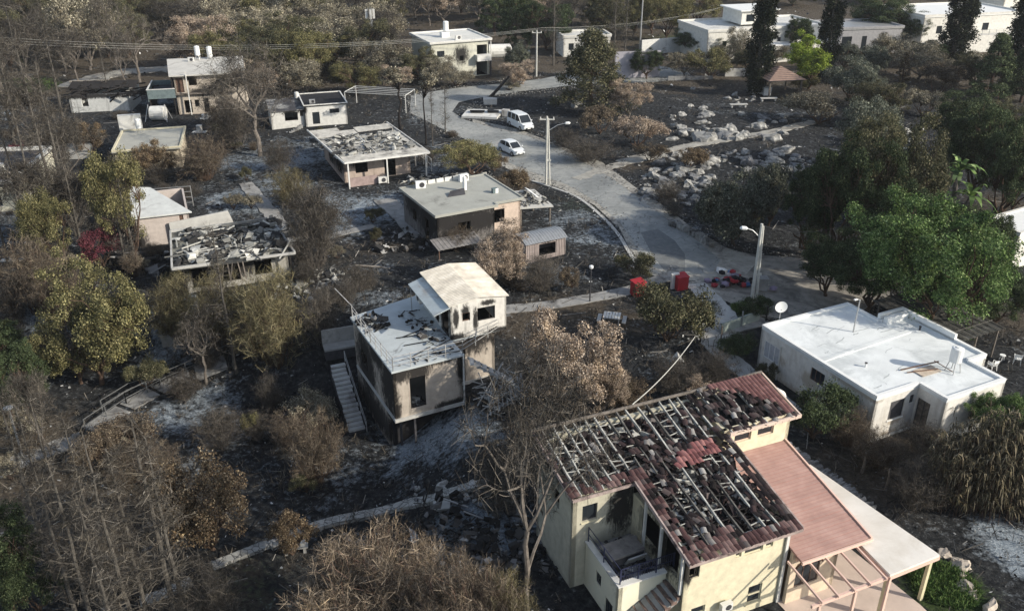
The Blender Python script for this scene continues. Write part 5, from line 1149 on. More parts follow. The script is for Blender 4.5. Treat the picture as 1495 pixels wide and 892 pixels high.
# ============================================================ VEHICLES
paint=plain('white_car_paint',(.62,.65,.66),.35,.05,.8,bmp=0)
def loft(mb,secs,ring):
    """secs: list of (x, halfwidth scale...) -> ring(sec) gives list of (y,z)"""
    R_=[[(s[0],y,z) for y,z in ring(s)] for s in secs]; n=len(R_[0])
    v=[q for r_ in R_ for q in r_]; f=[(i*n+j,i*n+(j+1)%n,(i+1)*n+(j+1)%n,(i+1)*n+j) for i in range(len(R_)-1) for j in range(n)]
    f+=[tuple(range(n))[::-1],tuple((len(R_)-1)*n+j for j in range(n))]; mb.add(v,f)
def vehicle(name,label,loc,yaw,kind):
    t_=thing(name,label,'van' if kind=='van' else 'car',loc,yaw)
    if kind=='car':
        Lh=1.95; W=.84; body=[(-1.95,.70,.38,.78),(-1.85,.80,.25,.95),(-1.4,W,.2,1.0),(-.4,W,.2,.96),(.7,W,.2,.93),(1.4,.82,.2,.82),(1.8,.76,.25,.70),(1.97,.62,.35,.56)]
        roofs=[(-1.80,.62,.95,1.0),(-1.45,.66,.97,1.40),(-.9,.67,.97,1.50),(-.1,.67,.96,1.51),(.35,.66,.95,1.42),(1.05,.64,.9,.96)]
    else:
        Lh=2.3; W=.90; body=[(-2.3,.82,.35,1.05),(-2.2,.88,.25,1.12),(-1.4,W,.22,1.15),(.4,W,.22,1.15),(1.2,W,.22,1.10),(1.8,.88,.22,1.0),(2.15,.82,.28,.88),(2.3,.72,.4,.7)]
        roofs=[(-2.24,.78,1.1,1.5),(-2.1,.80,1.12,1.86),(-1.2,.80,1.12,1.93),(.3,.80,1.12,1.93),(.75,.78,1.12,1.84),(1.55,.76,1.05,1.08)]
    ring=lambda s:[(-s[1],s[2]+.08),(-s[1]*.86,s[2]),(s[1]*.86,s[2]),(s[1],s[2]+.08),(s[1]*1.0,s[2]*.4+s[3]*.6),(s[1]*.93,s[3]-.03),(s[1]*.8,s[3]),(-s[1]*.8,s[3]),(-s[1]*.93,s[3]-.03),(-s[1],s[2]*.4+s[3]*.6)]
    mb=MB(); loft(mb,body,ring); b_=mb.build('body',paint,t_,smooth=False)
    r2=lambda s:[(-s[1]*1.05,s[2]-.02),(s[1]*1.05,s[2]-.02),(s[1]*.90,s[3]-.05),(s[1]*.8,s[3]),(-s[1]*.8,s[3]),(-s[1]*.90,s[3]-.05)]
    mb=MB(); loft(mb,roofs,r2); mb.build('windows','glass',t_)
    mb=MB(); rr=[(x,w_,z0_,z1_) for x,w_,z0_,z1_ in roofs[1:-1]]
    top=[(s[0],s[1]*.91,s[3]+.012) for s in rr]
    for i in range(len(top)-1):
        a,c=top[i],top[i+1]; mb.slab4([(a[0],-a[1],a[2]),(c[0],-c[1],c[2]),(c[0],c[1],c[2]),(a[0],a[1],a[2])],.07)
    # pillars
    s=roofs
    for sg in (-1,1):
        mb.bar((s[-2][0],sg*s[-2][1]*.93,s[-2][3]-.02),(s[-1][0],sg*s[-1][1]*1.05,s[-1][2]),.07)
        mb.bar((s[1][0],sg*s[1][1]*.93,s[1][3]-.03),(s[0][0]+.05,sg*s[0][1]*1.05,s[0][2]),.10)
        for xm in ((-.35,) if kind=='car' else (-1.1,.0)): mb.bar((xm,sg*.66*(1 if kind=='car' else 1.2)*.95,s[2][3]-.05),(xm,sg*s[2][1]*1.06,s[2][2]),.08,.05)
    mb.build('roof',paint,t_)
    wr=.31 if kind=='car' else .33; wx=(-1.25,1.25) if kind=='car' else (-1.45,1.45)
    for x in wx:
        for sg in (-1,1):
            mb=MB(); mb.tube([(x,sg*(W-.17),wr),(x,sg*(W+.015),wr)],wr,18); wl=mb.build('wheel','black',t_)
            mb=MB(); mb.tube([(x,sg*(W+.016),wr),(x,sg*(W+.03),wr)],wr*.6,12); mb.build('rim','metal',wl)
    for sg in (-1,1):
        mb=MB(); xf=body[-1][0]; mb.obox((xf-.13,sg*.56*(1 if kind=='car' else 1.15),.62 if kind=='car' else .80),(.22,.24,.14),rotm(0,.35,-sg*.3)); mb.build('headlight','metal',t_)
        MB().obox((.95 if kind=='car' else 1.25,sg*(W+.08),1.0 if kind=='car' else 1.2),(.08,.14,.12)).build('mirror',paint,t_)
        MB().obox((-Lh+.05,sg*.68,.8 if kind=='car' else 1.0),(.08,.14,.22)).build('tail_light','redbox',t_)
    MB().obox((Lh-.03,0,.42),(.1,1.0,.16)).build('grille','black',t_)
    MB().obox((Lh+.03,0,.42),(.02,.46,.1)).build('number_plate','white',t_)
    return t_
a=Pg(735,216); b_=Pg(763,228); vehicle('parked_car','small silver white hatchback parked on the village road','car' and Pg(747,224),math.degrees(math.atan2(b_.y-a.y,b_.x-a.x)),'car')
bpy.data.objects['parked_car'].location.z+=.04
vehicle('parked_van','white minivan standing by the charred verge above the hatchback',Pg(760,187)+Vector((0,0,.03)),math.degrees(math.atan2(b_.y-a.y,b_.x-a.x))-6,'van')
# flattened white slabs beside the road (burnt vehicle shell)
t_=thing('wrecked_boat_shell','flattened pale shell of a burnt vehicle left of the white minivan','wreck',Pg(705,170),-8); t_.name='wrecked_shell'
MB().slab4([(-2.8,-1.2,.25),(2.2,-1.5,.3),(2.8,1.2,.7),(-2.4,1.4,.6)],.3).build('shell','white_dirty',t_); MB().box(-1.8,.2,-.3,.5,.55,.75,.08).build('cab_hole','black',t_); MB().box(.7,2.2,-.1,.7,.6,.8,.08).build('cab_hole','black',t_)
MB().obox((3.2,.2,.5),(1.0,.8,1.0),None,.1).build('nose','concrete_l',t_)
mb=MB(); mb.tube([(0,0,.2),(1.5,.6,1.6),(3.2,1.2,3.4)],[.28,.22,.16],8); o=mb.build('fallen_tree','bark_black'); o.location=Pg(712,148); tag(o,'leaning charred trunk across the bend of the far road','fallen trunk')
mb=MB(); mb.obox((0,0,.4),(2.0,1.2,.9),None,.15); o=mb.build('concrete_block','concrete_l'); o.location=Pg(716,152); tag(o,'pale concrete block at the foot of the leaning charred trunk','block')
# ============================================================ POLES, LAMPS, WIRES
def pole(name,label,cat,base,toppy,r=.11,double=False,arm=None,cross=False,m='pole',slope=0,group=None):
    b_=Pg(*base) if len(base)==2 else base; h=hup(b_,toppy); t_=thing(name,label,cat,b_,0,group)
    MB().tube([(0,0,-.2),(slope*h,0,h)],[r,r*.75],10).build('pole',m,t_)
    if double:
        MB().tube([(.42,.15,-.2),(slope*h+.12,0,h*.97)],[r*.8,r*.7],8).build('stay',m,t_)
        MB().box(.05,.5,-.05,.05,h*.35,h*.38).build('brace',m,t_)
    if arm:
        dx,dz,z0_=arm; s=1 if dx>0 else -1; z0_=h*z0_
        MB().tube([(slope*h*.8,0,z0_),(dx*.6,0,z0_+dz*.8),(dx,0,z0_+dz)],.04,8).build('arm','metal',t_)
        mb=MB(); mb.tube([(dx,0,z0_+dz),(dx+s*.12,0,z0_+dz+.02),(dx+s*.45,0,z0_+dz+.05),(dx+s*.6,0,z0_+dz+.04)],[.05,.15,.16,.05],10); mb.build('lamp_head','white',t_)
    if cross:
        MB().bar((-.8,0,h-.35),(.8,0,h-.35),.12).build('crossarm',m,t_)
        for x in (-.7,0,.7): MB().cyl((x,0,h-.29),.06,.2,8).build('insulator','white_dirty',t_)
    return t_,h,b_
L1,h1,b1=pole('utility_pole','pale double utility pole with a street lamp beside the hatchback','street lamp',(797,270),170,.13,True,(1.9,.9,.78),True)
L2,h2,b2=pole('street_lamp','pale braced street lamp by the rubbish heap at the road end','street lamp',(1097,441),327,.14,True,(-1.05,.75,.83))
L3,h3,b3=pole('electricity_pole','pale pole on the far road between the tan shrub and dark trees','utility pole',(783,112),45,.16,cross=True)
L4,h4,b4=pole('electricity_pole','tall far pole behind the white boundary wall','utility pole',(934,72),-4,.16,cross=True,m='metal')
L5_,h5,b5=pole('slim_pole','slim white pole in front of the big cypress','pole',(1109,134),52,.09,m='white_dirty')
t_,hh_,bb=pole('garden_lamp','thin lamp post with a pale globe beside the footpath','lamp post',(861,441),392,.06,m='dark'); MB().tube([(0,0,hh_-.05),(0,0,hh_+.05),(0,0,hh_+.22),(0,0,hh_+.28)],[.06,.17,.17,.05],12).build('globe','white',t_)
b_=Pg(34,668); hh_=hup(b_,600); t_=thing('garden_lamp','garden lamp with a flat bowl shaped head at the far left','lamp post',b_,0); MB().tube([(0,0,0),(0,0,hh_)],.07,8).build('pole','metal',t_); MB().tube([(0,0,hh_),(0,0,hh_+.22),(0,0,hh_+.26),(0,0,hh_+.32)],[.06,.30,.30,.08],14).build('lamp_shade','white',t_)
# lattice mast at the top
b_=Pg(545,92); hh_=hup(b_,12); t_=thing('lattice_mast','slender lattice antenna mast among the far dry trees','mast',b_,0); mb=MB()
for x,y in ((-.4,-.4),(.4,-.4),(0,.4)): mb.bar((x,y,0),(x*.7,y*.7,hh_),.09)
k=int(hh_/.9)
for i in range(k):
    z=i*.9; mb.bar((-.4,-.4,z),(.4,-.4,z+.9),.05); mb.bar((.4,-.4,z),(0,.4,z+.9),.05); mb.bar((0,.4,z),(-.4,-.4,z+.9),.05)
mb.build('lattice','metal',t_)
mb=MB(); 
for x,y in ((-.6,-.3),(.2,-.6),(.6,.2)): mb.box(x-.18,x+.18,y-.1,y+.1,hh_-1.8,hh_-.2)
mb.box(-1.4,1.0,-.3,.3,hh_*.22,hh_*.30); mb.build('antenna_panel','white_dirty',t_)
def cable(name,label,a,b_,sag,r=.025,m='pole',group=None,k=14):
    a=Vector(a); b_=Vector(b_); pts=[]
    for i in range(k+1):
        f=i/k; p=a.lerp(b_,f); p.z-=sag*4*f*(1-f); pts.append(tuple(p))
    o=MB().tube(pts,r,5).build(name,m); return tag(o,label,'cable',group)
top3=b3+Vector((0,0,h3-.1)); top4=b4+Vector((0,0,h4*.52))
g_='overhead power lines across the far road'
far_l=Pg(-60,150)+Vector((0,0,9.3)); far_r=P(1040,45,0)+Vector((0,0,2.5))
for i,dx in enumerate((-.7,0,.7)):
    o=cable('power_cable','thin pale power line in the bundle running left from the far road pole',top3+Vector((dx,0,i*.25)),far_l+Vector((dx,0,i*.35)),2.2,.014,group=g_)
    o=cable('power_cable','thin pale power line in the bundle running right from the far road pole',top3+Vector((dx,0,i*.25)),P(1045,50,0)+Vector((dx,0,4.8+i*.3)),1.0,.014,group=g_+' to the right')
cable('service_cable','single dark wire leaving the braced street lamp to the right',b2+Vector((0,0,h2-.1)),P(1200,420,0)+Vector((0,0,5.2)),.4,.018,'dark')
ridge=P3(O1,Y1,5.3,4.0,6.75)
pp=P(1022,500,0); t_=thing('service_post','short dark post with small pale insulators under the dark scrub','post',pp,0); MB().bar((0,0,0),(0,0,1.35),.12).build('post','char',t_); mb=MB()
for dx,dy in ((-.4,.1),(-.8,0),(.15,.2)): mb.box(dx-.08,dx+.08,dy-.08,dy+.08,1.3,1.45,.02)
mb.bar((-.9,0,1.3),(.3,.1,1.3),.04); mb.build('insulators','white',t_)
cable('service_cable','thick pale service cable rising to the burnt rafter roof',pp+Vector((0,0,1.3)),ridge,.5,.028,'pole')
o=MB().tube([(-.5,0,.5),(0,0,.9),(.5,0,.5)],[.05,.35,.05],10).build('lamp_hood','white_dirty'); o.location=P(987,537,0); tag(o,'small white fallen lamp hood beside the service cable','lamp hood')
# ============================================================ BINS, HEAP, BITS
def bin_(loc,yaw,label):
    t_=thing('waste_bin',label,'bin',loc,yaw)
    mb=MB(); mb.box(-.5,.5,-.4,-.34,0,1.1); mb.box(-.5,.5,.34,.4,0,1.1); mb.box(-.5,-.44,-.34,.34,0,1.1); mb.box(.44,.5,-.34,.34,0,1.1); mb.box(-.43,.43,-.33,.33,.0,.06); mb.build('body','redbox',t_)
    MB().slab4([(-.54,-.44,1.16),(.54,-.44,1.16),(.54,.46,1.26),(-.54,.46,1.26)],.06).build('lid','redbox',t_)
    return t_
bin_(Pg(993,421),20,'bright red bin cabinet beside the road end'); bin_(Pg(931,430),30,'dark red bin half hidden by scrub left of the bright red one')
o=MB().box(-.35,.35,-.08,.08,0,1.35,.02).build('concrete_stub','white_dirty'); o.location=Pg(984,421); o.rotation_euler=(0,0,R(20)); tag(o,'pale utility cabinet wall against the left side of the bright red bin','cabinet')
hm=island('rubbish_bags',[(0,(.02,.02,.025)),(.3,(.02,.02,.025)),(.31,(.26,.02,.03)),(.55,(.32,.05,.06)),(.56,(.03,.09,.2)),(.72,(.12,.25,.42)),(.73,(.3,.25,.35)),(.85,(.12,.12,.13)),(1,(.5,.45,.45))])
pc=Pg(1070,416)
def clumpbag(mb,c,s):
    bm=bmesh.new(); bmesh.ops.create_icosphere(bm,subdivisions=1,radius=1); 
    vs=[(c[0]+v_.co.x*s*random.uniform(.8,1.25),c[1]+v_.co.y*s*random.uniform(.8,1.25),c[2]+v_.co.z*s*.7*random.uniform(.8,1.2)) for v_ in bm.verts]; fs=[tuple(x.index for x in f.verts) for f in bm.faces]; bm.free(); mb.add(vs,fs)
mb=MB()
for k in range(44):
    x=random.gauss(0,1.0); y=random.gauss(0,.55); clumpbag(mb,(x,y,.25+max(0,.7-.5*abs(x))*random.random()),random.uniform(.18,.42))
o=mb.build('rubbish_heap',hm); o.location=pc; tag(o,'heap of red, blue and black bags and clothes below the street lamp','rubbish heap',kind='stuff')
mb=MB(); mb.box(-.45,.45,-.35,.35,.1,1.1,.05); mb.box(-.5,.5,-.4,.4,1.12,1.2,.02); o=mb.build('grey_container','concrete'); o.location=Pg(1110,424); tag(o,'grey waste container just right of the braced street lamp','container')
o=MB().obox((0,0,.2),(.8,.6,.3),rotm(.1,.2,.4),.08).build('white_sack','white'); o.location=Pg(1053,398); tag(o,'small white sack on the gravel above the rubbish heap','sack')
mb=MB(); mb.box(-1.0,1.0,-.5,.5,.45,.55); t_=thing('garden_table','small slatted table beside the tan dried tree','table',Pg(893,472),-12); mb=MB()
for i in range(6): mb.box(-.65+.22*i,-.47+.22*i,-.55,.55,.66,.71)
mb.build('tabletop','white_dirty',t_)
for a in (-.55,.55):
    for c in (-.45,.45): MB().bar((a,c,0),(a,c,.66),.07).build('leg','concrete_l',t_)
for s_ in (-1,1): MB().box(s_*.95-.15,s_*.95+.15,-.6,.6,.38,.44).build('bench_board','concrete_l',t_)
t_=thing('garden_bench','pale bench with dark supports on the left hillside','bench',Pg(20,388),5); MB().box(-.9,.9,-.25,.25,.5,.6).build('seat','white_dirty',t_)
for a in (-.8,.8): MB().box(a-.05,a+.05,-.22,.22,0,.5).build('leg','dark',t_)
t_=thing('stone_bench','low grey bench with a white lump on it near the rusty shrub','bench',Pg(432,806),12); MB().box(-.7,.7,-.2,.2,.35,.45).build('seat','concrete_l',t_); MB().obox((.45,0,.58),(.25,.25,.25),None,.04).build('white_lump','white',t_)
for a in (-.5,.5): MB().box(a-.08,a+.08,-.18,.18,0,.35).build('leg','concrete',t_)
# hillside railings at left
def railrun(label,pts,h,m='metal'):
    W=[Pg(*p) for p in pts]; o=thing('path_railing',label,'railing',W[0],0); railing(o,[(p.x-W[0].x,p.y-W[0].y,p.z-W[0].z) for p in W],h,.06,2,m,1.8); return o
rmt=plain('dull_railing',(.12,.125,.125),.7,.3,3)
railrun('long dull handrail beside the shaded hillside footpath',[(126,630),(185,590),(245,558),(300,535),(345,515)],1.0,rmt)
railrun('short broken handrail above the lower hillside footpath',[(150,600),(190,575),(235,560)],.9,rmt)
railrun('leaning railing above the grey slab beneath the bare bushes',[(240,500),(275,494),(310,486),(345,480)],1.3,'char')
wallrun('retaining_wall','pale grey retaining wall beneath the bare brown bushes at left',(238,506),(322,488),.9,'concrete')
wallrun('panel_fence','pale green panel fence left of the white house',(1052,488),(1108,468),.9,plain('pale_green_panel',(.30,.35,.32),.8,.1,1),.08)
for i,(px,py) in enumerate(((1052,500),(1082,478),(1118,470))):
    t_=Pg(px,py); o=MB().bar((0,0,0),(0,0,1.35),.09).build('fence_post',('bark_grey','metal','char')[i]); o.location=t_; tag(o,('dark leaning fence post at the left end of the green panel fence','thin grey fence post in the middle of the green panel fence','black fence post against the white house corner')[i],'post')
for i,(px,py) in enumerate(((1258,690),(1293,714),(1325,735))):
    mb=MB(); mb.tube([(0,0,0),(.04,0,.7),(0,.02,1.4)],[.09,.08,.06],7); o=mb.build('fence_post','bark_grey'); o.location=Pg(px,py); tag(o,('leftmost','middle','rightmost')[i]+' of the three rough posts behind the white flat canopy','post')
t_=thing('low_slab','rectangular pale slab beside the stone edging','slab',Pg(652,738),10); MB().box(-.7,.7,-.4,.4,0,.12,.03).build('slab','concrete_l',t_)
for i,(px,py,sx,l) in enumerate(((540,390,2.6,'long pale plank lying on the charred yard'),(560,392,1.2,'short pale board beside the long plank'),(565,362,2.0,'pale broken beam near the blackened house wall'),(600,350,1.6,'grey broken board at the foot of the blackened wall'))):
    o=MB().obox((0,0,.08),(sx,.18,.08),rotm(0,.02,random.uniform(-.3,.2))).build('plank','bark_pale'); o.location=Pg(px,py); tag(o,l,'plank')
# overturned object bits around grey house foot
mb=MB(); chunks(mb,260,-3.5,2,-4,2,lambda x,y:0,.12,.7,.6); o=mb.build('rubble_heap','darkchunks'); o.location=P(598,345,0); tag(o,'heap of charred rubble at the left corner of the blackened house','rubble',kind='stuff')
mb=MB(); chunks(mb,300,-3,3,-3,3,lambda x,y:0,.12,.6,.6); o=mb.build('rubble_heap','chunks'); o.location=P(458,418,0); tag(o,'pale rubble spilling from the right corner of the rubble roofed house','rubble',kind='stuff')
mb=MB(); chunks(mb,420,-3.0,3.0,-1.8,1.8,lambda x,y:0,.08,.4,.5); o=mb.build('ash_rubble','chunks'); o.location=P(655,640,-2.9); tag(o,'whitish ash rubble beneath the terrace house','rubble',kind='stuff')
mb=MB(); chunks(mb,520,-4,4,-3,3,lambda x,y:0,.1,.6,.5); o=mb.build('ash_rubble','darkchunks'); o.location=Pg(715,775); tag(o,'blue grey rubble patch between bare tree and stone edging','rubble',kind='stuff')
mb=MB(); chunks(mb,300,-5,5,-2,2,lambda x,y:0,.1,.6,.5); o=mb.build('ash_rubble','chunks'); o.location=Pg(655,262); tag(o,'pinkish rubble strewn right of the peeled roof house','rubble',kind='stuff')
mb=MB(); chunks(mb,260,-5,5,-2.2,2.2,lambda x,y:0,.15,.8,.5); 
for k in range(22): x=random.uniform(-5,5); y=random.uniform(-2,2); a=random.uniform(-.6,.6); mb.bar((x,y,.3),(x+2.2*math.cos(a),y+2.2*math.sin(a),.3+random.random()*.5),.1)
o=mb.build('charred_rubble','darkchunks'); o.location=Pg(215,385); tag(o,'charred beams and rubble between the pitch roofed and rubble roofed houses','rubble',kind='stuff')
